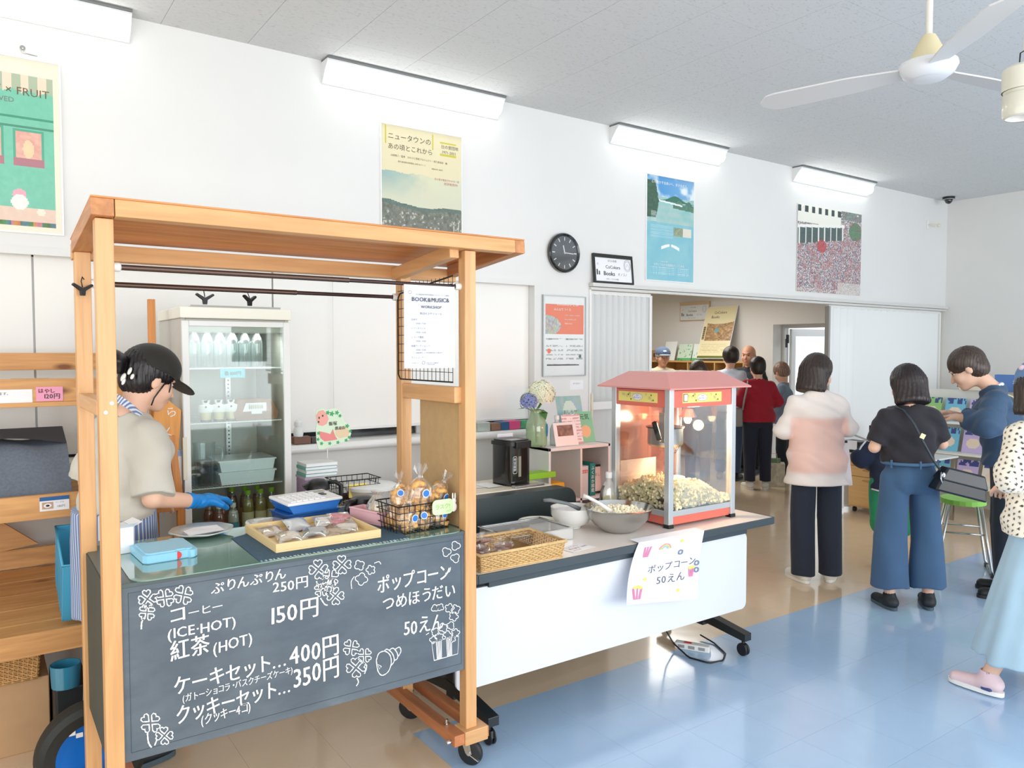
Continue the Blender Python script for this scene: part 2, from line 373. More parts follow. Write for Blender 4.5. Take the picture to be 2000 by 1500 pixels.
# right-hand wall, doorway into daylight
m = MB(); dy0, dy1, dz = 5.55, 6.72, 2.0
m.box((XR, -3.5, 0), (XR + .28, dy0, CZ + .1)); m.box((XR, dy1, 0), (XR + .28, 10.6, CZ + .1)); m.box((XR, dy0, dz), (XR + .28, dy1, CZ + .1))
struct(m.build('wall_right', mat('wall_paint_warm', (226, 225, 221), .6, noise=.02, nscale=1.2)))
struct(MB().box((3.0, 10.45, 0), (XR, 10.6, 2.7)).build('wall_back_room', MATS['wall_paint_warm']))
struct(MB().box((3.2, YW + .15, 0), (3.35, 10.45, 2.7)).build('wall_back_room_left', MATS['wall_paint_warm']))
struct(MB().box((3.2, YW + .15, 2.56), (XR, 10.6, 2.7)).build('ceiling_back_room', mat('back_room_ceiling', (225, 224, 218), .8)))
# window side behind the photographer
m = MB(); m.box((-3, -3.65, 0), (XR, -3.5, .75)); m.box((-3, -3.65, 2.95), (XR, -3.5, CZ + .1))
for k in range(7): m.box((-3 + k * 2.02, -3.65, .75), (-2.9 + k * 2.02, -3.5, 2.95))
struct(m.build('wall_back', WALLM))
m = MB(); m.box((-3.15, -3.5, 0), (-3, YW, .75)); m.box((-3.15, -3.5, 2.9), (-3, YW, CZ + .1)); m.box((-3.15, 3.4, .75), (-3, YW + .1, 2.9)); m.box((-3.15, -3.5, .75), (-3, -2.5, 2.9))
struct(m.build('wall_left', WALLM))
# glass door in the back room
dr = struct(thing('door_1', '', '')); del dr['label']; del dr['category']
DF = mat('door_aluminium', (222, 224, 224), .4)
m = MB(); m.box((XR + .2, dy1 - .05, 0), (XR + .29, dy1, dz)); m.box((XR + .2, dy0, dz - .05), (XR + .29, dy1, dz)); m.box((XR + .2, dy0, 0), (XR + .29, dy0 + .05, dz)); m.build('door_frame', DF, dr, bevel=.004)
M4 = Matrix.Translation((XR + .29, dy1 - .06, 0)) @ Matrix.Rotation(rad(-12), 4, 'Z')
m = MB()
for a, b in (((0, -.05, .02), (.9, 0, .12)), ((0, -.05, 1.84), (.9, 0, 1.94)), ((0, -.05, .02), (.07, 0, 1.94)), ((.83, -.05, .02), (.9, 0, 1.94)), ((0, -.05, .9), (.9, 0, .98))): m.box(a, b, M4)
lf = m.build('door_leaf', DF, dr)
MB().box((.07, -.03, .12), (.83, -.024, 1.84), M4).build('door_glass', clear('door_pane', (250, 252, 251), .02), dr)
m = MB().box((XR + .17, 6.60, 1.74), (XR + .2, 6.63, 1.86)).box((XR + .14, 6.605, 1.68), (XR + .17, 6.62, 1.80)); m.build('door_closer', DARKM, dr)
# outside the door: pale paved yard and a light wall
o = struct(MB().box((XR + .2, 2, -.1), (16, 12, -.01)).build('ground', mat('pale_concrete', (215, 214, 208), .8, noise=.05, nscale=3)))
m = MB(); m.box((10.7, 5.2, .55), (10.74, 6.2, 1.95)); m.box((10.72, 5.25, -.01), (10.76, 5.3, .6)); m.box((10.72, 6.1, -.01), (10.76, 6.15, .6))
tag(m.build('notice_board', mat('grey_green_panel', (186, 198, 192), .6)), 'grey green board standing outside the open glass door', 'board')
# sill and roller blinds of the window
m = MB(); m.box((-.9, YW - .10, 1.035), (3.23, YW + .15, 1.085))
m.cyl((-.9, YW - .10, 1.060), (3.23, YW - .10, 1.060), .025, n=14); struct(m.build('trim_3', mat('sill_white', (238, 238, 235), .35)))
m = MB()
for x in (.247, 1.43): m.box((x - .02, YW + .085, 1.09), (x + .02, YW + .10, 2.09))
struct(m.build('trim_4', WPLAS))
WF = mat('window_frame_dark', (42, 44, 46), .4)
wn = struct(thing('window_1', '', '')); del wn['label']; del wn['category']
m = MB(); m.box((-1, YW + .12, 1.085), (3.276, YW + .15, 2.1)); m.build('window_glass', mat('dark_glass', (48, 52, 52), .1, coat=.5), wn)
m = MB()
for x in (-.3, .62, 1.5, 2.38): m.box((x, YW + .10, 1.085), (x + .03, YW + .125, 2.09))
m.build('window_frame', mat('window_frame_grey', (205, 207, 205), .4), wn)
BLM = mat('blind_cloth', (246, 245, 240), .8)
for x0, x1, zb, lab in ((-.95, .242, 1.10, 'white roller blind at far left above the pine display shelf'), (.252, 1.425, 1.10, 'white roller blind behind the cart and the woman in the cap'), (1.435, 3.2745, 1.137, 'wide white roller blind between the drinks fridge and the wall notice')):
    t = thing('roller_blind', lab, 'blind', ((x0 + x1) / 2, YW + .07, zb)); h = (x1 - x0) / 2; top = 2.123 - zb
    m = MB(); n = 24
    for k in range(n):
        a = -h + 2 * h * k / n; b = -h + 2 * h * (k + 1) / n
        m.box((a, -.0012, .012), (b, .0012, top))
    m = MB().box((-h, -.0012, .012), (h, .0012, top)); m.build('blind_cloth', BLM, t)
    MB().box((-h, -.008, 0), (h, .008, .016)).build('bottom_bar', WPLAS, t, bevel=.003)
    if x0 > 1:
        MB().tube([(-h + .35, -.03, top), (-h + .35, -.035, -.25)], .0018, 6).build('pull_cord', WPLAS, t)
# pleated screens each side of the wide opening
def screen(lab, x0, x1, pitch, loc_y, deep, mt, mt2):
    t = thing('pleated_screen', lab, 'screen', ((x0 + x1) / 2, loc_y, 0)); n = int((x1 - x0) / pitch); h = (x1 - x0) / 2
    m = MB(); P = [(-h + 2 * h * k / n, (-1) ** k * deep, 0) for k in range(n + 1)]
    m.add([(x, y, .03) for x, y, z in P] + [(x, y, 2.06) for x, y, z in P], [(k, k + 1, n + 2 + k, n + 1 + k) for k in range(n)])
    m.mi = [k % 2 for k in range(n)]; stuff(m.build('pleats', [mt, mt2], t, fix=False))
    MB().box((-h, -.012, 2.055), (h, .012, 2.082)).build('top_rail', WPLAS, t)
    for e in (-1, 1): MB().box((e * h - .014, -.016, .02), (e * h + .014, .016, 2.07)).build('end_post', WPLAS, t, bevel=.003)
    return t
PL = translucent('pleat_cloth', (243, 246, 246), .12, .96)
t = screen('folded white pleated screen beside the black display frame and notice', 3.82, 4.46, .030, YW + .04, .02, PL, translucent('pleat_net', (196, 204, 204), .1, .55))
MB().tube([(-.335, -.02, 1.04), (-.335, -.055, 1.06), (-.335, -.055, 1.30), (-.335, -.02, 1.32)], .011, 10).build('handle', mat('cream_plastic', (226, 219, 196), .4), t)
MB().box((-.31, -.034, 1.18), (.31, -.031, 1.24)).build('stiffening_band', WPLAS, t)
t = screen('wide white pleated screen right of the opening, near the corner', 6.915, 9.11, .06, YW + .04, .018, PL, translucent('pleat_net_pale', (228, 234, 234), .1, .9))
MB().box((-1.112, -.022, .02), (-1.085, .022, 2.07)).build('grey_post', mat('grey_aluminium', (160, 160, 154), .4), t)
# wall lights
EM = mat('lamp_diffuser', (255, 255, 252), .4, emit=6)
LW = mat('lamp_white', (232, 234, 234), .35)
for k, lab in enumerate(('wall light at top left, cut by the frame', 'wall light above the landscape poster', 'wall light above the blue lake poster', 'wall light above the crowd photograph')):
    x0 = -.555 + 2.268 * k; t = thing('wall_light', 'white angled strip ' + lab, 'lamp', (x0, YW, 3.33), 0, None); L = 1.245
    m = MB().prism([(-.0, -.012), (-.098, -.012), (-.098, -.022), (-.006, -.135), (0, -.135)], 0, L, 'x'); m.build('housing', LW, t, bevel=.002)
    m = MB(); pts = []
    nx_, nz_ = -.098 + .006, -.022 + .135; ll = math.hypot(nx_, nz_); ux, uz = nx_ / ll, nz_ / ll; ox, oz = -uz, ux
    if oz > 0: ox, oz = -ox, -oz
    c0 = (-.052, -.0785)
    arc = [(c0[0] + ux * .036 * math.cos(a) + ox * (.026 * math.sin(a)), c0[1] + uz * .036 * math.cos(a) + oz * (.026 * math.sin(a))) for a in np.linspace(0, PI, 11)]
    m.prism(arc, .012, L - .012, 'x'); m.build('diffuser', EM, t)
    MB().box((-.0, -.112, -.012), (L, 0, -.002)).build('gap_shade_plate', mat('shadow_grey', (110, 114, 112), .6), t)  # plate filling the ceiling gap, its dark grey painted as shade
    l = bpy.data.lights.new('tube_light', 'AREA'); l.shape = 'RECTANGLE'; l.size = 1.15; l.size_y = .05; l.energy = 1.1; l.color = (1, 1, .98)
    lo = bpy.data.objects.new('tube_light', l); COL.objects.link(lo); lo.parent = t; lo.location = (L / 2, -.105, -.10)
    lo.rotation_euler = Vector((0, -.75, -.66)).to_track_quat('-Z', 'Y').to_euler()
# dome camera and small bracket
t = thing('dome_camera', 'small black dome security camera on the ceiling by the corner', 'camera', (8.87, 4.25, CZ))
MB().lathe([(0, 0), (.062, 0), (.062, -.022), (.05, -.03)], 24).build('base', BLACKP, t)
MB().ball((0, 0, -.035), (.04, .04, .042), 20, 12).build('dome', mat('smoked_dome', (18, 18, 20), .06, coat=1), t)
MB().lathe([(.048, -.024), (.056, -.024), (.056, -.029), (.046, -.029)], 24).build('trim_ring', WPLAS, t)
t = thing('wall_bracket', 'little white sensor bracket on the wall below the dome camera', 'bracket', (8.72, YW, 3.03))
MB().box((-.02, -.012, -.05), (.02, 0, .05)).build('plate', WPLAS, t, bevel=.004)
MB().tube([(0, -.01, 0), (.03, -.05, -.005), (.06, -.07, -.005)], .008, 8).ball((.085, -.085, -.01), (.03, .018, .018)).build('arm', mat('cream_plastic', (226, 219, 196), .4), t)
# ================================================================ things on the poster wall
def frame_poster(name, lab, cat, x0, z0, wd, ht, fn, nx, ny, fm, fw_=.008, dep=.014, Y=YW, gloss=.2, txt=None, glass=True):
    t = thing(name, lab, cat, (x0, Y, z0)); m = MB()
    for a, b in (((0, -dep, 0), (wd, 0, fw_)), ((0, -dep, ht - fw_), (wd, 0, ht)), ((0, -dep, fw_), (fw_, 0, ht - fw_)), ((wd - fw_, -dep, fw_), (wd, 0, ht - fw_))): m.box(a, b)
    if fm: m.build('frame', fm, t)
    p = painted('print', (fw_ * .9, -dep * .6, fw_ * .9), X1, Z1, wd - 2 * fw_ * .9, ht - 2 * fw_ * .9, nx, ny, fn, t, gloss)
    if txt:
        for ink, items in txt:
            for s_, x, z, sz, al in items: text(MB(), s_, (x, -dep * .6 - .0008, z), X1, Z1, sz, al).build('lettering', ink, t, fix=False)
    return t
WFR = mat('white_frame', (240, 240, 240), .3); SFR = mat('silver_frame', (176, 180, 180), .3, metal=.7)
def rgbmix(c, k, d):  # blend colour tuple arrays
    return tuple(np.asarray(a) * (1 - k) + np.asarray(b) * k for a, b in zip(c, d))
def P1(u, v):   # shopfront poster: cream mount, striped awning, green front
    n = vnoise(u, v, 30, 40, 1); c = (238, 230, 208)
    U_ = u; inner = inr(U_, v, -.1, .955, .03, .905)
    g = (112 + 14 * n, 190 + 10 * n, 162 + 12 * n); c = rgbmix((238 + u * 0, 230 + u * 0, 208 + u * 0), inner * 1., g)
    aw = inner & (v > .80 + .018 * np.abs(np.sin(u * 26))); st = (np.sin(u * 52) > 0)
    c = rgbmix(c, aw * 1., (np.where(st, 232, 172), np.where(st, 214, 186), np.where(st, 190, 160)))
    c = rgbmix(c, (inner & inr(u, v, 0, 1, .655, .67)) * 1., (70, 150, 120)); c = rgbmix(c, (inner & inr(u, v, 0, 1, .60, .615)) * .7, (60, 120, 100))
    for a, b, lo, hi in ((.02, .30, .36, .60), (.44, .60, .38, .60), (.66, .88, .38, .595)):
        w_ = inr(u, v, a, b, lo, hi); c = rgbmix(c, w_ * 1., (214 + 18 * n, 150 + 40 * n, 140 + 30 * n)); c = rgbmix(c, (inr(u, v, a, b, lo, hi) & ~inr(u, v, a + .02, b - .02, lo + .015, hi - .015)) * 1., (84, 168, 140))
        c = rgbmix(c, (w_ & (v < lo + .05)) * 1., (176, 120, 130)); c = rgbmix(c, (w_ & (((u - (a + b) / 2) ** 2 * 2 + (v - lo - .10) ** 2) < .003)) * .8, (236, 214, 170))
    c = rgbmix(c, (inner & (v < .14)) * 1., (226 + 8 * n, 196 + 12 * n, 178 + 10 * n))
    for x, z, r, col in ((.70, .21, .05, (236, 170, 182)), (.70, .17, .06, (245, 238, 228)), (.46, .22, .055, (214, 90, 84)), (.46, .15, .06, (248, 236, 230)), (.25, .2, .05, (240, 236, 220)), (.85, .12, .03, (240, 230, 210))):
        c = rgbmix(c, (inner & (((u - x) ** 2 + (v - z) ** 2 * 1.9) < r * r)) * 1., col)
    c = rgbmix(c, (inner & (v < .06)) * 1., (80 + 120 * (np.sin(u * 40) > .3), 100 + 60 * n, 70 + 60 * (np.cos(u * 60) > 0)))
    return c
t = frame_poster('poster', 'framed green shopfront poster with striped awning, cut by left edge', 'poster', -.215, 2.19, .594, .835, P1, 110, 150, WFR,
    txt=[(mat('brown_ink', (110, 92, 70), .7), [('SWEET × FRUIT', .545, .655, .052, 'r'), ]), (GREYINK, [('2026. 3.18 WED', .40, .615, .034, 'r')])])
MB().tube([(.5 + .0, -.012, .85), (.44, -.012, .855), (.44, -.02, .875)], .003, 6).cyl((.44, -.02, .875), (.44, 0, .875), .012).build('hanging_hook', CHROME, t)
def P2(u, v):
    n = vnoise(u, v, 40, 55, 3, 4); n2 = vnoise(u, v, 8, 10, 5, 3); sky = (150 + 70 * ss(.3, .8, u + n2 * .4), 178 + 45 * ss(.2, .9, u + n2 * .4), 176 + 20 * u)
    sky = rgbmix(sky, ss(.72, .42, v), (214, 214, 188)); c = rgbmix((232 + u * 0, 222 + u * 0, 184 + u * 0), (v < .66 + .02 * (n2 - .5) * 2) * 1., sky)
    hill = .425 + .03 * ss(.25, 0, u) + .012 * np.sin(u * 9) + .008 * (vnoise(u, v, 14, 2, 9) - .5)
    land = v < hill; c = rgbmix(c, land * 1., (92 + 70 * (n - .3) + 30 * (1 - v) * .6, 108 + 64 * (n - .3), 96 + 60 * (n - .3)))
    c = rgbmix(c, (land & (v > hill - .03)) * .6, (84, 112, 104)); c = rgbmix(c, (land & (n > .68) & (v < .37)) * .7, (214, 212, 200))
    for x0, x1 in ((.88, .93), (.94, .95)):
        xx = x0 + (v - .12) * .12; c = rgbmix(c, (land & (np.abs(u - xx) < .006) & (v < .34)) * .7, (216, 214, 196))
    c = rgbmix(c, (land & (np.abs(u - .35 - (.22 - v) * 1.6) < .008) & (v < .22)) * .6, (190, 196, 190))
    for a, b, lo, hi in ((.045, .06, .86, .995), (.62, .637, .865, .985), (.72, .93, .925, .94), (.72, .93, .835, .848)): c = rgbmix(c, inr(u, v, a, b, lo, hi) * 1., (206, 196, 70))
    return c
DI = mat('dark_brown_ink', (78, 70, 58), .7); RI = mat('red_ink', (196, 96, 84), .7)
frame_poster('poster', 'framed landscape poster with cream title block above the cart roof', 'poster', 2.083, 2.185, .588, .85, P2, 130, 180, WFR, .006,
    txt=[(DI, [('ニュータウンの', .05, .762, .044, 'l'), ('あの頃とこれから', .05, .70, .040, 'l'), ('日の里団地', .43, .755, .026, 'l'), ('1971-2021', .435, .722, .025, 'l'), ('山田雄三・監修　ひのさと団地プロジェクト・実行委員会　編', .07, .655, .0145, 'l'), ('発行:(株)西日本新聞社 A5判 232ページ', .12, .622, .0115, 'l'), ('定価:本体 1800円', .36, .608, .011, 'l')]),
         (RI, [('日の里の歴史がわかる一冊', .565, .545, .0155, 'r'), ('好評発売中!', .555, .52, .020, 'r')])])
def P3(u, v):
    n = vnoise(u, v, 26, 60, 11, 4); n2 = vnoise(u, v, 6, 9, 12); c = (118 + 30 * n2, 186 + 14 * n2, 204 + 4 * n2)
    lake = v > .56; c = rgbmix(c, lake * 1., (126 + 60 * n2 + 24 * np.sin(v * 90) * .3, 188 + 20 * n2, 186 + 16 * n2))
    sky = v > .80 + .03 * np.abs(u - .5); c = rgbmix(c, sky * 1., rgbmix((70 + u * 60, 146 + u * 30, 206 + u * 8), ss(.5, .8, vnoise(u, v, 5, 9, 4)), (226, 234, 238)))
    c = rgbmix(c, ((v > .77) & (v < .775 + .055 * np.exp(-((u - .6) / .17) ** 2))) * 1., (64, 120, 100)); c = rgbmix(c, ((v > .715 - .04 * (u - .5)) & (v < .775 + .02 * np.sin(u * 30) * (u > .6))) & (u > .55) & True, (66 + 50 * n, 112 + 40 * n, 96 + 30 * n))
    c = rgbmix(c, ((np.abs(v - .765 - .05 * (.35 - u)) < .008) & (u > .15) & (u < .75)) * 1., (232, 240, 240))
    c = rgbmix(c, ((u < .24 - .26 * np.abs(v - .76) ** .8 + .03 * n) & (v > .60) & (v < .955)) * 1., (52 + 30 * n, 84 + 30 * n, 66 + 24 * n))
    c = rgbmix(c, (inr(u, v, .09, .2, .565, .67) & (np.sin(v * 420) > 0)) * .6, (235, 240, 240))
    c = rgbmix(c, inr(u, v, .57, .77, .44, .525) * 1., (90 + 110 * vnoise(u, v, 60, 80, 8), 120 + 80 * vnoise(u, v, 60, 80, 9), 130 + u * 0)); c = rgbmix(c, inr(u, v, .77, .95, .44, .525) * 1., (216 + 20 * n, 220 + u * 0, 206 + u * 0))
    for s_ in (-1, 1):
        x = (u - .5) * s_; c = rgbmix(c, ((x > 0) & (x < .19) & (v < .358 - .13 * x * x * 6) & (v > .358 - .20 * x - .018 * (x > .02) - .0)) * 1., (242, 244, 242))
    c = rgbmix(c, (inr(u, v, .08, .55, .40, .53) & (np.sin(v * 500) > .4)) * .35, (230, 240, 242))
    c = rgbmix(c, ((v < .14) & (v > .06) & (np.sin(v * 360) > .2) & (u > .08) & (u < .9) & (vnoise(u, v, 90, 4, 6) > .45)) * .4, (235, 244, 246)); return c
frame_poster('poster', 'tall blue lake and mountain poster hung above the pleated screen', 'poster', 4.362, 2.186, .556, .84, P3, 120, 190, WFR, .007,
    txt=[(WPLAS, [('心を動かす出会いへ、歩き出そう。', .06, .775, .027, 'l'), ('世界とつながる図書館がここにある', .09, .125, .022, 'l'), ('bokutou 2026', .17, .155, .014, 'l')])])
def P4(u, v):
    r = np.random.default_rng(2); g = r.random(u.shape); g2 = r.random(u.shape); n = vnoise(u, v, 18, 16, 4); base = 90 + 150 * g
    c = (base + 14 * (g2 - .5) * 4, base * .98 + 10 * (g2 - .5) * 2, base * .98)
    c = rgbmix(c, ((g2 > .86) & (v < .72)) * .8, (206, 92, 96)); c = rgbmix(c, (((g2 < .07))) * .8, (96, 110, 160)); c = rgbmix(c, (n > .62) * .35, (190, 120, 120))
    bl = (v > .80 - 0 * u) & (u < .66); c = rgbmix(c, bl * 1., (238, 238, 226)); c = rgbmix(c, (bl & (v > .915) & (np.sin(u * 62) > .1) & (v < .99)) * 1., (66, 78, 78))
    edge = .735 + .10 * u; c = rgbmix(c, ((v < edge + .03) & (v > edge - .005) & (u < .72)) * 1., (240, 240, 232)); fac = (v < edge - .005) & (v > edge - .19 + .05 * u) & (u < .70)
    c = rgbmix(c, fac * .85, (70, 92, 88)); c = rgbmix(c, (fac & (np.sin(u * 66) > .86)) * 1., (236, 238, 230)); c = rgbmix(c, ((v > .9) & (u > .68) & (g > .5)) * .8, (110, 140, 126))
    c = rgbmix(c, (((u - .9) ** 2 + (v - .77) ** 2 < .012) & (g > .25)) * .9, (92, 138, 100)); c = rgbmix(c, (((u - .36) ** 2 + (v - .55) ** 2 < .006) & (g > .4)) * .9, (214, 66, 66))
    c = rgbmix(c, ((v < .14) & (u > .62)) * .6, (226, 224, 214)); c = rgbmix(c, ((v < .05) & (g > .3)) * .6, (220, 214, 204)); return c
t = thing('photo_print', 'large unframed crowd photograph pinned to the wall above the opening', 'photograph', (6.33, YW, 2.19))
painted('print', (0, -.012, 0), X1, Z1, 1.06, .815, 150, 110, P4, t, .3); MB().box((0, -.011, 0), (1.06, -.004, .815)).build('backing_board', WPLAS, t)
m = MB()
for x in (.08, .98): m.cyl((x, -.022, .79), (x, -.002, .79), .008)
m.build('pin', WPLAS, t)
def P5(u, v):
    n = vnoise(u, v, 30, 40, 21, 3); c = (228 + u * 0, 230 + u * 0, 228 + u * 0); o = inr(u, v, .04, .97, .52, .90); c = rgbmix(c, o * 1., (226, 122, 92))
    c = rgbmix(c, (((u - .05) / .36) ** 2 + ((v - .63) / .13) ** 2 < 1) & o, (120 + 110 * vnoise(u, v, 40, 50, 5), 120 + 105 * vnoise(u, v, 40, 50, 6), 118 + 100 * n))
    for lo in (.45, .36, .31, .25, .2): c = rgbmix(c, (inr(u, v, .06, .94, lo, lo + .022) & (np.abs(u - .5) > .03) & (n > .42)) * .6, (130, 136, 132))
    c = rgbmix(c, inr(u, v, .08, .86, .125, .14) * .8, (60, 60, 60)); c = rgbmix(c, ((u - .13) ** 2 + (v - .31) ** 2 * 2 < .002) * 1., (226, 110, 80)); c = rgbmix(c, ((u - .88) ** 2 + (v - .24) ** 2 * 2 < .001) * 1., (80, 110, 96)); return c
frame_poster('notice', 'white and orange notice in a silver frame on the pier under the clock', 'notice', 3.342, 1.442, .40, .587, P5, 90, 130, SFR, .007, .02,
    txt=[(WPLAS, [('CoCoKuru とは', .33, .515, .030, 'r'), ('みんなで つくる', .10, .478, .022, 'l'), ('つどう・まなぶ・つながる', .20, .44, .012, 'l'), ('ほっとするひととき', .20, .41, .012, 'l'), ('地域のひろば', .20, .38, .012, 'l')]), (INK, [('利用のご案内(9:00~21:00)お気軽にどうぞ', .04, .078, .0145, 'l'), ('ご案内', .04, .265, .014, 'l'), ('ご利用について', .20, .265, .014, 'l')])])
# wall clock
t = thing('wall_clock', 'round black wall clock with white baton markers beside the framed notices', 'clock', (3.527, YW, 2.337)); R90 = Matrix.Rotation(rad(90), 4, 'X')
MB().lathe([(0, 0), (.136, 0), (.143, .012), (.143, .03), (.135, .040), (.122, .034)], 48, M=R90).build('case', mat('clock_black', (22, 22, 22), .25, coat=.5), t)
MB().lathe([(0, .026), (.124, .026)], 48, M=R90).build('dial', mat('clock_dial', (70, 72, 74), .15, coat=1), t)
m = MB()
for k in range(12):
    a = k * PI / 6; m.cbox((0, 0, 0), (.006, .001, .024), Matrix.Translation((.1 * math.sin(a), -.0275, .1 * math.cos(a))) @ Matrix.Rotation(a, 4, 'Y'))
m.build('hour_markers', WPLAS, t)
for nm, a, L, w_ in (('hour_hand', rad(-14), .062, .009), ('minute_hand', rad(92), .09, .006)): MB().cbox((0, 0, L / 2 - .008), (w_, .0015, L), Matrix.Translation((0, -.029, 0)) @ Matrix.Rotation(a, 4, 'Y')).build(nm, WPLAS, t)
m = MB(); text(m, 'CLOCK', (0, -.0275, .045), X1, Z1, .012, 'c'); 
MB().lathe([(0, .034), (.133, .034)], 40, M=R90).build('clock_glass', clear('clock_pane', gloss=.07), t)
# small framed shop sign leaning on the rail
def coco(t, wd, ht, y):
    m = MB(); text(m, 'まちの本屋', (wd * .47, y, ht * .80), X1, Z1, ht * .09, 'c'); m.build('lettering', GREYINK, t, fix=False)
    m = MB(); text(m, 'CoCokara', (wd * .30, y, ht * .55), X1, Z1, ht * .17); m.build('lettering', INK, t, fix=False); m = MB(); text(m, 'Books', (wd * .24, y, ht * .29), X1, Z1, ht * .22, bold=.0006)
    m.build('lettering', INK, t, fix=False); m = MB(); text(m, 'オノコノ', (wd * .60, y, ht * .31), X1, Z1, ht * .12); text(m, '世界に一つだけの本棚', (wd * .3, y, ht * .14), X1, Z1, ht * .06)
    an = [(math.cos(a), math.sin(a)) for a in np.linspace(0, 2 * PI, 25)[:-1]]
    for r in (.17, .13): m.ribbon([(wd * .86 + x * ht * r, ht * .70 + z * ht * r * 1.25) for x, z in an], .0022, Vector((0, y, 0)), X1, Z1, True)
    m.ribbon([(wd * .82, ht * .64), (wd * .86, ht * .76), (wd * .90, ht * .64)], .002, Vector((0, y, 0)), X1, Z1)
    m.build('emblem', GREYINK, t, fix=False)
    m = MB(); m.box((wd * .07, y, ht * .30), (wd * .10, y + .0004, ht * .50)).box((wd * .125, y, ht * .30), (wd * .15, y + .0004, ht * .44)); m.ribbon([(wd * .09, ht * .66), (wd * .11, ht * .74), (wd * .13, ht * .66)], .002, Vector((0, y, 0)), X1, Z1); m.build('pictogram', mat('dark_grey_print', (70, 72, 74), .7), t, fix=False)
t = thing('framed_sign', 'small black framed bookshop sign leaning above the pleated screen', 'sign', (3.805, YW - .035, 2.137), rot=(rad(-6), 0, 0)); m = MB(); wd, ht = .40, .222
for a, b in (((0, -.012, 0), (wd, .008, .014)), ((0, -.012, ht - .028), (wd, .008, ht)), ((0, -.012, .014), (.014, .008, ht - .028)), ((wd - .014, -.012, .014), (wd, .008, ht - .028))): m.box(a, b)
m.build('frame', mat('black_frame', (36, 38, 36), .4), t, bevel=.002); MB().box((.014, -.004, .014), (wd - .014, .004, ht - .028)).build('print', PAPER, t); coco(t, wd, ht - .015, -.0055)
# back room: sign board and long leaning poster on the far wall (plane X = 9.162; reading direction -Y)
RZ = rad(-90)
t = thing('wooden_sign', 'bookshop sign with wooden edge on the back room wall', 'sign', (XR - .004, 8.425, 2.105), RZ)
MB().box((0, -.03, 0), (.59, 0, .285)).build('board', mat('pale_birch', (205, 180, 146), .6), t); MB().box((.015, -.033, .012), (.575, -.03, .235)).build('print', mat('cool_print', (214, 220, 222), .5), t); coco(t, .58, .24, -.034)
def P6(u, v):
    n = vnoise(u, v, 18, 40, 31, 4); c = (232 + u * 0, 222 + u * 0, 180 + u * 0); ph = (v < .70 - .04 * np.sin(u * PI)) & (v > .34) & (u > .12); c = rgbmix(c, ph * 1., (108 + 130 * n, 86 + 110 * n, 58 + 90 * n))
    c = rgbmix(c, (ph & (((u - .48) / .06) ** 2 + ((v - .54) / .05) ** 2 < 1)) * 1., (110, 170, 180)); c = rgbmix(c, (inr(u, v, .02, .10, .36, .62)) * 1., (150 - 60 * (np.sin(v * 160) > 0), 140 - 60 * (np.sin(v * 160) > 0), 90 + u * 0))
    c = rgbmix(c, (inr(u, v, .06, .94, .12, .30) & (np.sin(v * 170) > .3) & (n > .4)) * .35, (150, 140, 100)); c = rgbmix(c, (v < .05) * 1., (110, 120, 60)); return c
t = thing('poster', 'cream bookshop poster leaning out on the back room wall', 'poster', (XR - .26, 7.87, 1.525), 0, None, (0, 0, 0)); t.rotation_euler = (0, 0, RZ)
TL = Matrix.Rotation(rad(-17), 4, 'X'); p = painted('print', (0, -.004, 0), X1, Z1, .56, .80, 80, 110, P6, t, .3); p.rotation_euler = (rad(-17), 0, 0)
o = MB().box((-.006, -.003, -.006), (.566, .008, .806)).build('frame', WFR, t); o.rotation_euler = (rad(-17), 0, 0)
m = MB(); text(m, 'CoCokara', (.16, -.006, .69), X1, Z1, .055); text(m, 'Books', (.12, -.006, .62), X1, Z1, .06); o = m.build('lettering', INK, t, fix=False); o.rotation_euler = (rad(-17), 0, 0)
# little papers and switches on the pier
t = thing('paper_label', 'small white label taped on the pier beside the handle', 'label', (3.60, YW, 1.34)); MB().box((0, -.002, 0), (.13, 0, .07)).build('sheet', PAPER, t); m = MB(); text(m, 'おてあらい', (.065, -.003, .04), X1, Z1, .014, 'c'); m.build('lettering', GREYINK, t, fix=False)

# ================================================================ ceiling fan and spotlight
t = thing('ceiling_fan', 'white three-bladed ceiling fan on a long rod with cream cone', 'fan', (3.10, 1.575, 2.71))
MB().lathe([(0, -.028), (.045, -.026), (.06, -.021)], 32).build('cover', mat('fan_white', (226, 228, 230), .3), t)
MB().lathe([(.0, -.022), (.062, -.020), (.092, 0), (.107, .028), (.104, .042), (.06, .05), (0, .05)], 40).build('motor', mat('fan_white', (226, 228, 230), .3), t)
MB().lathe([(.072, .052), (.066, .066), (.03, .14), (.024, .15), (0, .15)], 32).build('cone', mat('fan_cream', (224, 212, 172), .5), t)
MB().cyl((0, 0, .14), (0, 0, .62), .0125, n=20).build('rod', mat('fan_rod', (226, 224, 212), .4), t)
def blade_mesh():
    m = MB(); n = 14; V = []
    for k in range(n + 1):
        s_ = k / n; x = .10 + .56 * s_; wd_ = .038 + .022 * min(1, s_ * 3) + .012 * s_; wd_ *= math.sqrt(max(0.02, 1 - max(0, (s_ - .86) / .14) ** 2 * .96)); z = .018 - .01 * s_; tw = rad(11)
        for e in (-1, 1): V += [(x, e * wd_ * math.cos(tw), z + e * wd_ * math.sin(tw) + .003), (x, e * wd_ * math.cos(tw), z + e * wd_ * math.sin(tw) - .003)]
    F = []
    for k in range(n): a = 4 * k; b = a + 4; F += [(a, a + 2, b + 2, b), (a + 1, b + 1, b + 3, a + 3), (a, b, b + 1, a + 1), (a + 2, a + 3, b + 3, b + 2)]
    F += [(0, 1, 3, 2), (4 * n, 4 * n + 2, 4 * n + 3, 4 * n + 1)]; m.add(V, F, False); return m.mesh('blade', mat('fan_blade', (214, 214, 212), .45))
bmh = blade_mesh()
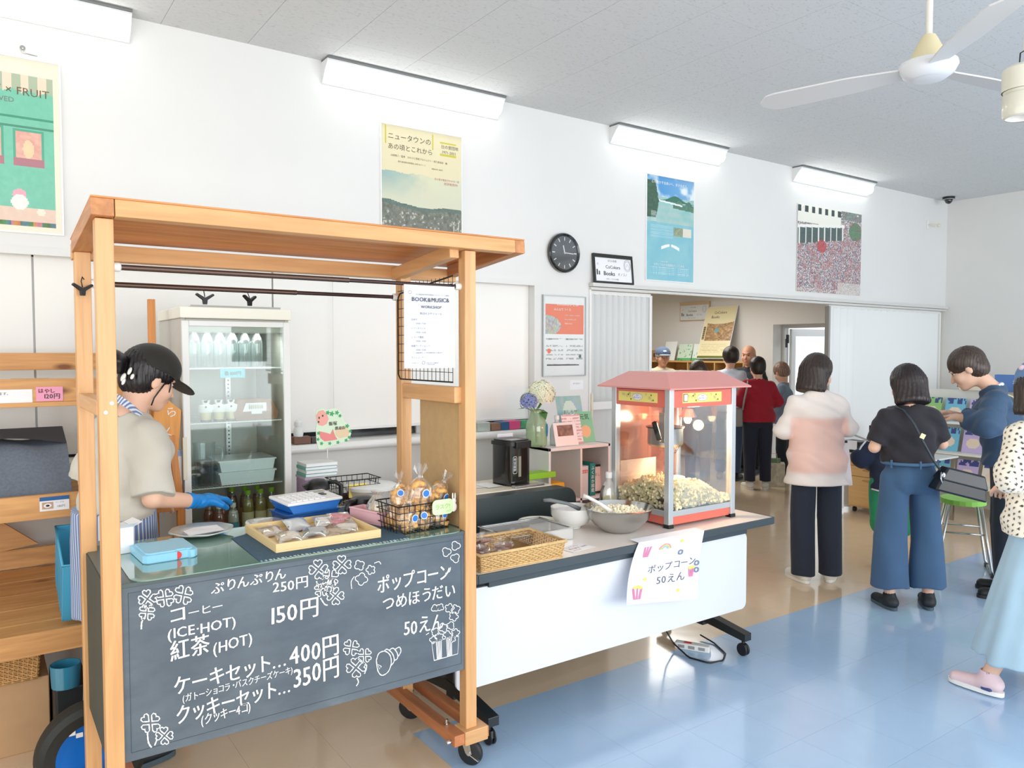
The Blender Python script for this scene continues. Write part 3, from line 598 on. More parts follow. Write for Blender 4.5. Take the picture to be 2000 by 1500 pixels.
for a in (128, 8, 248):
    b = link('blade', bmh, t, (0, 0, 0), (0, 0, rad(a - 20)))
t = thing('spotlight', 'cream cylindrical spotlight hanging at the upper right edge', 'lamp', W(1999, 175, D=2.5) + Vector((0, 0, 0)))
CRM = mat('cream_metal', (214, 212, 196), .3, coat=.4)
MB().lathe([(0, .075), (.05, .075), (.062, .065), (.062, -.005)], 32).build('upper_housing', CRM, t)
MB().lathe([(.058, -.005), (.055, -.012), (.060, -.02), (.060, -.075), (.056, -.088), (.05, -.092)], 32).build('lower_housing', CRM, t)
MB().lathe([(.05, -.090), (.045, -.07), (0, -.068)], 32).build('reflector', mat('lamp_reflector', (240, 240, 236), .2), t)
MB().tube([(-.035, 0, .07), (-.03, 0, .11), (0, 0, .125), (.03, 0, .11), (.035, 0, .07)], .0022, 6).build('bail', DARKM, t)
MB().cyl((0, 0, .12), (0, 0, CZ - t.location.z), .004).build('suspension_cord', CRM, t)
# ================================================================ cafe cart
K = thing('cafe_cart', 'orange pine cart with flat roof and chalkboard menu front', 'cart', (.29, 2.47, 0))
def kb(name, a, b, ax, bev=.003, mt=None, label=None):   # world-coordinate box as a part of the cart
    L = K.location; return MB().box([a[i] - L[i] for i in range(3)], [b[i] - L[i] for i in range(3)]).build(name, mt or CP(ax), K, bevel=bev, label=label)
kb('post', (.289, 2.47, .12), (.337, 2.52, 2.0), 'z'); kb('post', (.283, 2.95, .12), (.331, 3.0, 1.955), 'z')
kb('post', (1.515, 2.47, .12), (1.563, 2.52, 2.0), 'z'); kb('post', (1.480, 2.93, .12), (1.528, 2.98, 1.955), 'z')
# roof: front edge 2.0-2.055, falls slightly to the back
def tilt(a, b, name, ax, mt=None):
    L = K.location; M_ = Matrix.Translation((0, 2.47, 2.003)) @ Matrix.Rotation(rad(-5.6), 4, 'X')
    V = MB().box(a, b); V.v = [tuple((M_ @ Vector(p)) - L) for p in V.v]; return V.build(name, mt or CP(ax), K, bevel=.0025)
RL, RR, RD = .277, 1.779, .545
tilt((RL + .062, -.02, 0), (RR - .045, .02, .05), 'front_rail', 'x'); tilt((RL, .51, -.02), (RR, .545, .035), 'rear_rail', 'x')
tilt((RL, -.02, 0), (RL + .06, .51, .05), 'side_rail', 'y', wood('cart_pine_dark', (192, 134, 88), 'y')); tilt((RR - .045, -.02, 0), (RR, .51, .05), 'side_rail', 'y', wood('cart_pine_dark', (192, 134, 88), 'y')); tilt((1.46, .02, -.03), (1.50, .51, .02), 'cross_rail', 'y')
tilt((RL, -.022, .05), (RR, .545, .056), 'roof_panel', 'x', wood('roof_ply', (206, 140, 84), 'x'))
# side rails and bottom sledges
kb('side_rail', (.286, 2.50, 1.435), (.330, 2.97, 1.48), 'y'); kb('side_rail', (1.485, 2.50, 1.425), (1.525, 2.95, 1.487), 'y')
m = MB()
for y, z in ((2.4695, 1.472), (2.4695, 1.446)): m.cyl((.322 if z > 1.46 else .306, y + .001, z), (.322 if z > 1.46 else .306, y - .002, z), .0055)
o = m.build('screw_cap', WPLAS, K); o.location = -K.location
for x0 in (.27, 1.452):
    ye = 3.06 if x0 > 1 else 3.005
    kb('sledge', (x0, 2.45, .125), (x0 + .045, ye, .168), 'y', mt=wood('cart_pine_red', (190, 122, 78), 'y')); kb('sledge', (x0 + .112, 2.45, .125), (x0 + .155, ye, .168), 'y', mt=wood('cart_pine_red', (190, 122, 78), 'y'))
kb('sledge_block', (1.497, 2.446, .118), (1.60, 2.53, .172), 'x')
m = MB()
for x in (1.475, 1.60):
    m.cyl((x, 2.55, .168), (x, 2.55, .19), .006).cyl((x, 2.55, .168), (x, 2.55, .173), .010, n=6)
m.cyl((1.44, 2.475, .14), (1.62, 2.475, .14), .004).cyl((1.43, 2.475, .14), (1.445, 2.475, .14), .009, n=6); o = m.build('bolt', CHROME, K); o.location = -K.location
CAST = {}
def caster(parent, loc, a, r=.052, wd=.026):
    M_ = Matrix.Rotation(a, 4, 'Z'); m = MB()
    prof = [(0, -wd / 2), (r - .01, -wd / 2), (r - .002, -wd / 2 + .004), (r, -wd / 4), (r, wd / 4), (r - .002, wd / 2 - .004), (r - .01, wd / 2), (0, wd / 2)]
    m.lathe(prof, 28, M=M_ @ Matrix.Translation((.02, 0, r)) @ Matrix.Rotation(rad(90), 4, 'X')); wh = m.build('caster_wheel', mat('caster_rubber', (34, 36, 38), .5), parent, loc)
    m = MB()
    for s_ in (-1, 1): m.prism([(-.02, .115), (.02, .115), (.034, r), (.02, r - .012), (.006, r)], s_ * (wd / 2 + .003) - .0015, s_ * (wd / 2 + .003) + .0015, 'y', M_)
    m.cbox((0, 0, .117), (.06, .05, .004), M_).cyl(M_ @ Vector((.02, -wd / 2 - .008, r)), M_ @ Vector((.02, wd / 2 + .008, r)), .008)
    m.build('caster_fork', STEEL, parent, loc)
    m = MB(); m.cbox((0, 0, 0), (.05, .012, .004), M_ @ Matrix.Translation((.045, -wd / 2 - .007, r - .008)) @ Matrix.Rotation(rad(25), 4, 'Y')); m.build('brake_lever', CHROME, parent, loc)
L = K.location
for x, y, a in ((1.55, 2.53, -60), (1.53, 3.0, -40), (.33, 2.53, -60), (.33, 2.93, -40)): caster(K, Vector((x, y, 0)) - L, rad(a))
# chalkboard front, left side board, counter
CBM = NT('chalkboard'); nz = CBM.n('ShaderNodeTexNoise', i_Scale=3.0, i_Detail=6.0, i_Roughness=.6); CBM.l(CBM.coord((1, 1, 2.2)), nz.inputs['Vector'])
CBM.l(CBM.ramp(nz.outputs[0], [(.4, c8(80, 92, 103)), (.62, c8(95, 107, 117)), (.8, c8(118, 128, 136))]), CBM.p.inputs['Base Color']); CBM.p.inputs['Roughness'].default_value = .5; CB = CBM.m
kb('chalkboard', (.337, 2.480, .402), (1.515, 2.50, .935), 'x', .0015, CB)
kb('side_board', (.296, 2.52, .40), (.306, 2.95, .935), 'y', 0, mat('dark_green_board', (62, 70, 64), .6)); kb('side_board', (1.52, 2.52, .40), (1.53, 2.93, .935), 'y', 0, mat('dark_green_board', (62, 70, 64), .6))
kb('back_board', (.331, 2.97, .40), (1.48, 2.98, .92), 'x', 0, CP('x')); kb('shelf', (.31, 2.5, .40), (1.52, 2.97, .415), 'x', 0, mat('dark_green_board'))
kb('counter_top', (.300, 2.478, .925), (1.56, 3.03, .9385), 'x', .0015, mat('slate_top', (74, 88, 88), .35))
kb('panel_joint', (.355, 2.4790, .428), (1.50, 2.4801, .4292), 'x', 0, mat('joint_dark', (62, 70, 78), .6)); kb('panel_joint', (.355, 2.4790, .908), (1.50, 2.4801, .9092), 'x', 0, MATS['joint_dark'])
kb('panel_joint', (.355, 2.4790, .428), (.3562, 2.4801, .909), 'x', 0, MATS['joint_dark']); kb('panel_joint', (1.499, 2.4790, .428), (1.50, 2.4801, .909), 'x', 0, MATS['joint_dark'])
kb('kraft_panel', (1.531, 2.535, .94), (1.536, 2.86, 1.425), 'z', 0, mat('kraft_board', (190, 158, 112), .8, noise=.05, nscale=25))
# wire grid at the right end
m = MB(); gx = 1.478; y0, y1, z0, z1 = 2.50, 2.955, 1.505, 1.905
m.tube([(gx, y0, z0), (gx, y1 - .02, z0), (gx, y1, z0 + .02), (gx, y1, z1 - .06), (gx, y1 - .02, z1 - .04), (gx, y0, z1)], .0032, 6)
for k in range(14): y = y0 + (y1 - y0) * k / 14; m.cyl((gx, y, z0), (gx, y, z1), .0013, n=5)
for k in range(1, 11): z = z0 + .037 * k; m.cyl((gx, y0, z), (gx, y1, z), .0013, n=5)
o = m.build('wire_grid', DARKM, K); o.location = -K.location
# tension rods
def rod(x0, x1, y, z, r, lab):
    t = thing('tension_rod', lab, 'rod', (x0, y, z)); L_ = x1 - x0
    MB().cyl((.02, 0, 0), (L_ * .62, 0, 0), r, n=16).build('outer_tube', mat('bronze_tube', (92, 74, 66), .25, metal=.7), t); MB().cyl((L_ * .62, 0, 0), (L_ - .02, 0, 0), r * .8, n=16).build('inner_tube', mat('dark_bronze_tube', (70, 54, 52), .3, metal=.6), t)
    for a, b in ((0, .022), (L_ - .022, L_)): MB().lathe([(0, 0), (r * 1.6, 0), (r * 1.6, .018), (r, .022)], 20, M=Matrix.Translation((a if a == 0 else L_, 0, 0)) @ Matrix.Rotation(rad(90 if a == 0 else -90), 4, 'Y')).build('end_cap', WPLAS, t)
rod(.337, 1.515, 2.508, 1.867, .0085, 'upper bronze tension rod spanning the front posts of the cart'); rod(.331, 1.48, 2.966, 1.852, .0095, 'lower bronze tension rod spanning the rear posts of the cart')
def clip(x, y, z, lab, a):
    t = thing('black_clip', lab, 'clip', (x, y, z), a)
    MB().tube([(0, 0, .0), (0, .008, .02), (0, 0, .034), (0, -.010, .025)], .0018, 6).build('hook', DARKM, t)
    MB().prism([(-.034, .006), (-.03, .012), (0, -.004), (.03, .012), (.034, .006), (.008, -.012), (.006, -.028), (-.006, -.028), (-.008, -.012)], -.006, .006, 'y').build('jaw', DARKM, t)
clip(.70, 2.966, 1.822, 'left black hanging clip on the rear rod in front of the fridge', .2); clip(.862, 2.966, 1.822, 'right black hanging clip on the rear rod in front of the fridge', .6); clip(.302, 2.925, 1.835, 'black clip hung by the rear left post', .4)
# programme sheet
t = thing('paper_sign', 'white programme sheet hanging from the rod at the right end of the cart', 'sign', (1.272, 2.495, 1.560))
m = MB(); n = 8
for k in range(n): a = k / n; b = (k + 1) / n; m.quad((a * .212, -.004 * math.sin(a * PI), 0), (b * .212, -.004 * math.sin(b * PI), 0), (b * .212, .0, .303), (a * .212, .0, .303))
m.build('sheet', mat('sheet_paper', (222, 224, 232), .7), t)
m = MB(); y = -.0055; text(m, 'BOOK&MUSIC&', (.108, y, .243), X1, Z1, .0215, 'c', jitter=.05, bold=.0005); m.build('lettering', mat('slate_ink', (66, 72, 84), .7), t, fix=False); m = MB(); text(m, 'WORKSHOP', (.110, y, .219), X1, Z1, .0145, 'c', jitter=.05, bold=.0003); m.build('lettering', mat('slate_ink', (66, 72, 84), .7), t, fix=False); m = MB(); text(m, '本日のスケジュール', (.108, y, .196), X1, Z1, .0105, 'c'); m.build('lettering', mat('slate_ink', (66, 72, 84), .7), t, fix=False)
m = MB()
for s_, x, z, sz in (('日の里団地共同利用施設 ひのさと カフェ開催', .045, .266, .0068), ('古本市', .026, .174, .0085), ('10:00~17:00', .044, .160, .0085), ('ビブリオバトル', .026, .142, .0085), ('14:30~15:30', .044, .128, .0085), ('レコード鑑賞', .026, .110, .0085), ('10:00~14:00', .044, .096, .0085), ('各種ワークショップ', .026, .078, .0085), ('10:00~15:00', .044, .064, .0085), ('※開催場所により受付時間が異なる場合あり', .044, .054, .0058), ('カフェコーナー', .026, .036, .0085), ('日の里 CoCo', .028, .017, .005), ('お問い合わせ 事務局まで', .088, .017, .005), ('tel 0940-00-0000', .088, .0115, .005)): text(MB(), s_, (x, y, z), X1, Z1, sz).build('small_lettering', mat('pale_ink', (96, 100, 112), .7), t, fix=False)
for x, z in ((.022, .275), (.076, .020)): m.ribbon([(x + .006 * math.cos(a), z + .006 * math.sin(a)) for a in np.linspace(0, 2 * PI, 13)[:-1]], .0012, Vector((0, y, 0)), X1, Z1, True)
m.build('ring_mark', mat('pale_ink', (96, 100, 112), .7), t, fix=False)

# ---- chalk writing: strokes lie on the board face, points read off the photograph
CH_ = MB(); BY = 2.4785
def bp(px, py): p = W(px, py, Y=BY); return (p.x, p.z)
O_ = Vector((0, BY, 0))
def stroke(pts, wd=.0042, closed=False):
    P = [bp(*p) for p in pts]; CH_.ribbon(P, wd, O_, X1, Z1, closed)
def curve(pts, n=6):
    out = []; m_ = len(pts)
    for i in range(m_ - 1):
        p0 = pts[max(i - 1, 0)]; p1 = pts[i]; p2 = pts[i + 1]; p3 = pts[min(i + 2, m_ - 1)]
        for k in range(n):
            t_ = k / n; out.append(tuple(.5 * ((2 * b) + (-a + c) * t_ + (2 * a - 5 * b + 4 * c - d) * t_ ** 2 + (-a + 3 * b - 3 * c + d) * t_ ** 3) for a, b, c, d in zip(p0, p1, p2, p3)))
    return out + [pts[-1]]
def flush(nm):
    global CH_
    o = CH_.build(nm, CHALK, K, fix=False); o.location = -K.location; CH_ = MB()
CHALK = mat('chalk', (236, 238, 238), .9)
def words(s_, p0, p1, size_px, bold=.0007, jit=.05):
    """chalk words from pixel p0 to p1 along the baseline"""
    a = bp(*p0); b = bp(*p1); U = Vector((b[0] - a[0], 0, b[1] - a[1])); L_ = U.length; U.normalize(); V = Z1.copy(); h = (W(p0[0], p0[1] - size_px, Y=BY) - W(*p0, Y=BY)).z
    tot = sum((glyphs(c)[2] + .07) if c != ' ' else .35 for c in s_); x = 0; sx = L_ / tot
    for c in s_:
        if c == ' ': x += .35; continue
        vs, fs, wd = glyphs(c); an = random.uniform(-1, 1) * jit; dy = random.uniform(-1, 1) * .04
        for db in (-bold, 0, bold):
            CH_.add([tuple(Vector((a[0], BY - .0003 * (db > 0) - .00015 * (db < 0), a[1])) + U * ((x + vx) * sx + db - vy * an * h * .6) + V * (vy * h * 1.28 + dy * h + abs(db) * .5)) for vx, vy in vs], fs)
        x += wd + .07
    flush('chalk_words')
words('ぷりんぷりん', (412, 1160), (560, 1127), 20); words('250円', (532, 1158), (603, 1145), 21)
words('コ', (328, 1219), (364, 1209), 28, .001); words('ーヒー', (366, 1206), (436, 1190), 16, .0004); words('(ICE·HOT)', (326, 1250), (462, 1222), 22)
words('紅茶', (332, 1292), (412, 1270), 34, .001); words('(HOT)', (415, 1278), (494, 1256), 24); words('150円', (522, 1222), (624, 1200), 36, .001)
words('ケーキセット…', (338, 1358), (560, 1300), 32, .0009); words('400円', (566, 1300), (664, 1274), 38, .0011); words('(ガトーショコラ・バスクチーズケーキ)', (356, 1372), (572, 1314), 14, .0003)
words('クッキーセット…', (342, 1414), (568, 1352), 32, .0009); words('350円', (572, 1346), (664, 1316), 40, .0011); words('(クッキー4コ)', (392, 1416), (490, 1388), 19, .0005)
words('ポップコーン', (736, 1158), (880, 1127), 29, .0009); words('つめほうだい', (746, 1192), (890, 1162), 25, .0008); words('50えん', (788, 1242), (868, 1225), 29, .0009)
def heart(cx, cy, r, a):
    pts = []
    for k in range(14):
        t_ = 2 * PI * k / 14; x = 16 * math.sin(t_) ** 3 / 17; y = (13 * math.cos(t_) - 5 * math.cos(2 * t_) - 2 * math.cos(3 * t_) - math.cos(4 * t_)) / 17
        pts.append((cx + r * (x * math.cos(a) - y * math.sin(a)), cy - r * (x * math.sin(a) + y * math.cos(a))))
    stroke(pts, .0034, True)
def clover(cx, cy, r, n=4, a0=.4):
    for k in range(n):
        a = a0 + 2 * PI * k / n; heart(cx - math.sin(a) * r * .62, cy - math.cos(a) * r * .62, r * .46, a)
    flush('chalk_clover')
for c in ((288, 1170, 19), (322, 1168, 19), (358, 1162, 20), (287, 1196, 17), (622, 1112, 20), (668, 1103, 19), (645, 1128, 18), (640, 1142, 17), (655, 1164, 18), (627, 1152, 14), (686, 1265, 17), (712, 1280, 15), (695, 1304, 20), (294, 1412, 21), (321, 1437, 18)): clover(*c, a0=random.random())
for s_ in ([(283, 1205), (277, 1215), (276, 1229)], [(618, 1135), (622, 1146), (628, 1150)], [(626, 1168), (634, 1180), (640, 1182)], [(705, 1290), (716, 1300), (712, 1316)], [(697, 1324), (700, 1332), (696, 1340)], [(288, 1432), (290, 1450), (296, 1460)], [(306, 1446), (302, 1456)]): stroke(curve(s_)); flush('chalk_stem')
def blob(cx, cy, r, n=4, a0=0, wd=.003):
    pts = []; n = random.choice((3, 4, 5))
    for k in range(n * 9): t_ = 2 * PI * k / (n * 9); q = r * (.66 + .36 * abs(math.sin(t_ * n / 2 + a0))); pts.append((cx + q * math.cos(t_), cy + q * math.sin(t_)))
    stroke(pts, wd, True)
for c in ((702, 1104, 10), (724, 1113, 9), (706, 1131, 12), (872, 1078, 9), (890, 1066, 9), (889, 1090, 9), (849, 1188, 7), (860, 1186, 7), (878, 1188, 9), (890, 1190, 9), (886, 1204, 9), (850, 1234, 8), (866, 1226, 9), (880, 1222, 8), (890, 1236, 8), (858, 1244, 8), (874, 1240, 8), (884, 1248, 6), (846, 1250, 7)): blob(*c, a0=random.random() * 3); flush('chalk_popcorn')
for s_ in ([(731, 1100), (740, 1097), (744, 1102)], [(687, 1150), (686, 1136), (692, 1126)], [(880, 1108), (878, 1116), (870, 1120)], [(832, 1240), (838, 1236)]): stroke(curve(s_), .003); flush('chalk_mark')
stroke([(843, 1255), (896, 1240), (894, 1277), (848, 1290)], .0035, True)
for x in (852, 872):
    for k in range(5): stroke([(x + k * 2.4, 1253 - (x + k * 2.4 - 852) * .28), (x + 2 + k * 2.1, 1288 - (x + k * 2.4 - 852) * .28)], .0028)
flush('chalk_bucket')
for s_ in ([(735, 1290), (740, 1276), (752, 1272), (762, 1280), (764, 1296), (758, 1312), (746, 1319), (738, 1310), (735, 1290)], [(750, 1272), (756, 1268), (766, 1276), (770, 1290), (764, 1300)], [(760, 1270), (768, 1266), (776, 1276), (776, 1286), (770, 1290)], [(772, 1268), (780, 1264), (783, 1272), (778, 1282)]): stroke(curve(s_, 4), .0036)
stroke([(738, 1297), (745, 1302), (741, 1307)], .003, True)
flush('chalk_croissant')
# glass mat on the counter
def rrect(x0, y0, x1, y1, r, n=6, corners=(1, 1, 1, 1)):
    P = []
    for (cx, cy, a0), on in zip(((x1 - r, y1 - r, 0), (x0 + r, y1 - r, 90), (x0 + r, y0 + r, 180), (x1 - r, y0 + r, 270)), corners):
        if on: P += [(cx + r * math.cos(rad(a0 + 90 * k / n)), cy + r * math.sin(rad(a0 + 90 * k / n))) for k in range(n + 1)]
        else: P.append((x0 if a0 in (90, 180) else x1, y0 if a0 >= 180 else y1))
    return P
t = thing('glass_mat', 'thin green tinted glass mat covering the cart counter', 'mat', (.93, 2.75, .9387)); MB().prism(rrect(-.565, -.283, .58, .27, .05), 0, .003).build('sheet', mat('green_glass', (112, 150, 136), .05, coat=1), t)
# big rubber wheel with a blue hub behind the left posts
t = thing('rubber_wheel', 'big black rubber wheel with bright blue hub on the floor left of the cart', 'wheel', (.318, 3.088, 0), 0); t.scale = (.9, .9, .9)
Rw = Matrix.Translation((0, 0, .205)) @ Matrix.Rotation(rad(90), 4, 'X')
MB().lathe([(.135, -.05), (.175, -.055), (.198, -.04), (.205, -.015), (.205, .015), (.198, .04), (.175, .055), (.135, .05), (.13, 0), (.135, -.05)], 48, M=Rw).build('tyre', mat('tyre_rubber', (30, 32, 28), .6, bump=.3, nscale=60), t)
MB().lathe([(0, .030), (.10, .030), (.118, .040), (.134, .046), (.136, .03), (.136, -.045), (0, -.045)], 48, M=Rw).build('hub', mat('blue_plastic', (20, 112, 206), .35), t)
m = MB(); m.cbox((-.05, .045, .095), (.024, .002, .018), Matrix.Translation((0, -.09, .205)))
for a, b in ((-.075, .315), (.035, .32)): m.cbox((a, -.0475, b), (.022, .003, .018))
m.build('sticker', WPLAS, t)
# ================================================================ behind the counter
GL = clear('case_glass', (244, 250, 248), .05); PET = clear('clear_pet', (240, 246, 246), .12, .08, .05)
t = thing('display_fridge', 'tall white glass-door drinks fridge behind the cart counter', 'fridge', (.755, 3.62, 0)); fx, fd, fh = .485, .50, 1.80
FW = mat('fridge_white', (232, 233, 230), .35)
m = MB(); m.box((0, .02, .0), (.02, fd, fh - .03)).box((fx - .02, .02, .0), (fx, fd, fh - .03)).box((.02, fd - .02, .02), (fx - .02, fd, fh - .03)).box((.02, .02, .02), (fx - .02, fd, .16)).box((.02, .021, fh - .09), (fx - .02, fd - .02, fh - .031))
m.build('cabinet', mat('fridge_side', (196, 194, 184), .35, noise=.03), t, bevel=.003)
m = MB(); m.box((0, 0, .16), (.03, .02, fh - .04)).box((fx - .032, 0, .16), (fx, .02, fh - .04)).box((.03, 0, .16), (fx - .032, .02, .42)).box((.03, 0, fh - .065), (fx - .032, .02, fh - .04)); m.build('door_frame', FW, t, bevel=.003)
MB().box((.03, .006, .42), (fx - .032, .010, fh - .065)).build('door_glass', GL, t)
MB().box((-.008, -.012, fh - .03), (fx + .004, fd, fh + .02)).build('top_cap', mat('fridge_cap', (240, 238, 224), .4), t, bevel=.004)
m = MB()
for k in range(22): m.box((.07 + k * .018, .10, fh + .02), (.076 + k * .018, .42, fh + .032))
m.box((.06, .09, fh + .02), (.47, .10, fh + .034)); stuff(m.build('vent_grille', mat('grille_grey', (176, 176, 172), .5), t))
MB().box((-.006, -.008, 1.05), (.012, .004, 1.24)).build('door_handle', mat('cream_plastic', (226, 219, 196), .4), t, bevel=.002)
m = MB()
for y in (.45,): m.box((.30, y, .42), (.325, y + .02, 1.7))
m.build('shelf_rail', STEEL, t); m = MB()
for k in range(60): m.box((.309, .4485, .45 + k * .02), (.316, .4502, .457 + k * .02))
stuff(m.build('rail_slots', DARKM, t))
SH = (.62, .995, 1.295, 1.545); WIRE = mat('shelf_wire', (226, 228, 228), .35)
for z in SH[1:]:
    m = MB()
    for k in range(34): x = .035 + k * .0127; m.cyl((x, .05, z), (x, .44, z), .0016, n=5)
    m.cyl((.03, .05, z - .003), (fx - .03, .05, z - .003), .003, n=6).cyl((.03, .43, z - .003), (fx - .03, .43, z - .003), .003, n=6); m.build('wire_shelf', WIRE, t)
MB().box((.03, .04, .60), (fx - .03, .44, .62)).build('base_shelf', FW, t)
l = bpy.data.lights.new('fridge_tube', 'AREA'); l.shape = 'RECTANGLE'; l.size = .36; l.size_y = .04; l.energy = 1.3
lo = bpy.data.objects.new('fridge_tube', l); COL.objects.link(lo); lo.parent = t; lo.location = (.24, .08, 1.70); lo.rotation_euler = Vector((0, .35, -1)).to_track_quat('-Z', 'Y').to_euler()
FX, FY = .755, 3.62
def bottle(name, lab, loc, h, r, liq, cap, labelc=None, group=None, txt=None, fill=.8, cat='bottle'):
    t = thing(name, lab, cat, loc, 0, group); pr = [(0, 0), (r * .9, 0), (r, h * .03), (r, h * .56), (r * .98, h * .64), (r * .84, h * .75), (r * .52, h * .85), (r * .42, h * .90), (r * .42, h * .93)]
    MB().lathe(pr, 20).build('body', PET if liq is None else clear('pet_thin', (246, 250, 250), .14, .06, .03), t)
    if liq:
        zt = h * fill; q = [(0, .003)]; 
        for a, b in pr[1:]:
            if b < zt: q.append((a * .94, b + .003))
        q.append((q[-1][0] * .9, zt)); q.append((0, zt)); MB().lathe(q, 18).build('drink', liq, t)
    MB().lathe([(r * .47, h * .89), (r * .50, h * .90), (r * .50, h), (0, h)], 18).build('cap', cap, t)
    if labelc: MB().lathe([(r * 1.012, h * .18), (r * 1.012, h * .52)], 20).build('label_band', labelc, t)
    if txt:
        m = MB(); n_ = len(txt[0]); gl = r * .55
        for i, ch in enumerate(txt[0]): text(m, ch, (-.5 * gl * n_ + i * gl, -r * 1.04, h * .3), X1, Z1, gl)
        m.build('lettering', txt[1], t, fix=False)
    return t
ORD = ('first', 'second', 'third', 'fourth', 'fifth', 'sixth', 'seventh', 'eighth')
b0 = bottle('water_bottle', 'clear water bottle, first from the left in the front row of the top fridge shelf', (FX + .075, FY + .11, SH[3]), .185, .0265, None, clear('clear_cap', (235, 240, 240), .3, .1, .3), group='clear bottles on the top fridge shelf')
for r_ in range(3):
    for k in range(6 if r_ < 2 else 6):
        if r_ == k == 0: continue
        copy_tree(b0, (FX + .075 + k * .057, FY + .11 + r_ * .075, SH[3]), label='clear water bottle, ' + ORD[k] + ' from the left in the ' + ('front', 'middle', 'rear')[r_] + ' row of the top fridge shelf')
t = thing('price_tag', 'light blue price tag on the top fridge shelf edge', 'tag', (FX + .17, FY + .038, 1.50)); MB().box((0, 0, 0), (.112, .001, .044)).build('card', mat('sky_card', (120, 208, 228), .6), t)
m = MB(); text(m, '各100円', (.056, -.001, .012), X1, Z1, .022, 'c', jitter=.05, bold=.0004); m.build('lettering', mat('teal_ink', (40, 96, 90), .7), t, fix=False)
COW = NT('cow_paper'); vo = COW.n('ShaderNodeTexVoronoi', i_Scale=38.0); COW.l(COW.coord((1, 1, 1)), vo.inputs['Vector']); COW.l(COW.ramp(vo.outputs['Distance'], [(.30, (.02, .02, .02, 1)), (.34, (.85, .85, .84, 1))]), COW.p.inputs['Base Color'])
for k, (x, y) in enumerate(((.115, .085), (.172, .085), (.228, .085))):
    t = thing('pudding_cup', 'custard pudding cup with cow print lid, ' + ('left', 'middle', 'right')[k] + ' of three on the fridge shelf', 'dessert', (FX + x, FY + y, SH[1] + .302 + .0), 0, 'pudding cups')
    MB().lathe([(0, .001), (.022, .001), (.026, .045), (0, .045)], 20).build('custard', mat('custard', (240, 214, 140), .4), t); MB().lathe([(0, 0), (.023, 0), (.028, .058)], 20).build('cup', PET, t); MB().lathe([(0, .001), (.0225, .001), (.0235, .010)], 20).build('caramel', mat('caramel', (84, 44, 20), .3), t)
    MB().lathe([(.029, .044), (.034, .062), (.031, .076), (.014, .082), (.020, .10), (0, .094)], 16).build('paper_lid', COW.m, t)
t = thing('cake_box', 'brown window cake box on the middle fridge shelf', 'box', (FX + .245, FY + .06, SH[2] + .003)); KB = mat('brown_card', (150, 112, 82), .6)
MB().prism([(0, 0), (.19, 0), (.20, .035), (.165, .095), (.02, .095), (-.012, .035)], 0, .13, 'y').build('box', KB, t)
MB().add([(.03, -.001, .04), (.155, -.001, .04), (.14, -.001, .08), (.045, -.001, .08)], [(0, 1, 2, 3)]).build('window', clear('pane_film', gloss=.25, film=.25, filmrgb=(120, 110, 100)), t); MB().box((.07, -.002, .028), (.12, -.001, .05)).build('label', PAPER, t)
m = MB()
for k in range(7): m.ball((.062 + k * .01, -.0025, .062), (.004, .002, .012), 8, 6)
m.build('cake', mat('cake', (206, 196, 176), .6), t)
t = thing('coffee_jug', 'clear jug half filled with black coffee in the fridge', 'jug', (FX + .115, FY + .13, SH[1] + .003)); MB().lathe([(0, 0), (.042, 0), (.048, .19), (.051, .2)], 24).build('jug', PET, t); MB().lathe([(0, .003), (.040, .003), (.045, .115), (0, .115)], 24).build('coffee', mat('coffee', (20, 12, 10), .15), t)
MB().tube([(.046, -.01, .18), (.075, -.03, .17), (.075, -.03, .08), (.045, -.01, .07)], .006, 8).build('handle', PET, t)
t = thing('white_tray', 'two stacked white lidded trays on the third fridge shelf', 'tray', (FX + .165, FY + .06, SH[1] + .003)); TW = mat('tray_white', (226, 234, 234), .35)
m = MB(); m.prism([(.01, 0), (.25, 0), (.26, .055), (0, .055)], 0, .22, 'y').box((-.005, -.005, .052), (.265, .225, .06)); m.build('lower_tray', TW, t); m = MB(); m.prism([(.01, .061), (.25, .061), (.26, .110), (0, .110)], 0, .22, 'y').box((-.005, -.005, .108), (.265, .225, .114)); m.build('upper_tray', TW, t)
t = thing('saucer_stack', 'pale saucers stacked at the right of the fridge shelf', 'saucers', (FX + .39, FY + .3, SH[1] + .003), 0)
for k in range(4): MB().lathe([(0, .002 + k * .008), (.045, .004 + k * .008), (.05, .01 + k * .008)], 20).build('saucer', TW, t)
TEA = mat('green_tea', (150, 140, 50), .15); GC = mat('green_cap', (132, 186, 50), .4); WC = mat('white_cap', (238, 238, 234), .4); RED = mat('red_label', (200, 60, 44), .5); CRL = mat('cream_label', (214, 206, 164), .5); JB = mat('barley_tea', (92, 44, 24), .15); BL = mat('blue_label', (40, 150, 176), .5)
B = .62 + .165
for k, (x, y) in enumerate(((.31, .12), (.37, .12), (.43, .14), (.33, .24), (.39, .24), (.27, .25))):
    bottle('tea_bottle', ('front left', 'front middle', 'front right', 'rear middle', 'rear right', 'rear left')[k] + ' green-capped tea bottle on the bottom fridge shelf', (FX + x, FY + y, .62 + .12), .215, .027, TEA if k < 3 else JB, GC, CRL if k < 3 else mat('brown_label', (150, 130, 60), .5), 'green-capped tea bottles', ('茶', mat('olive_ink', (84, 90, 40), .7)))
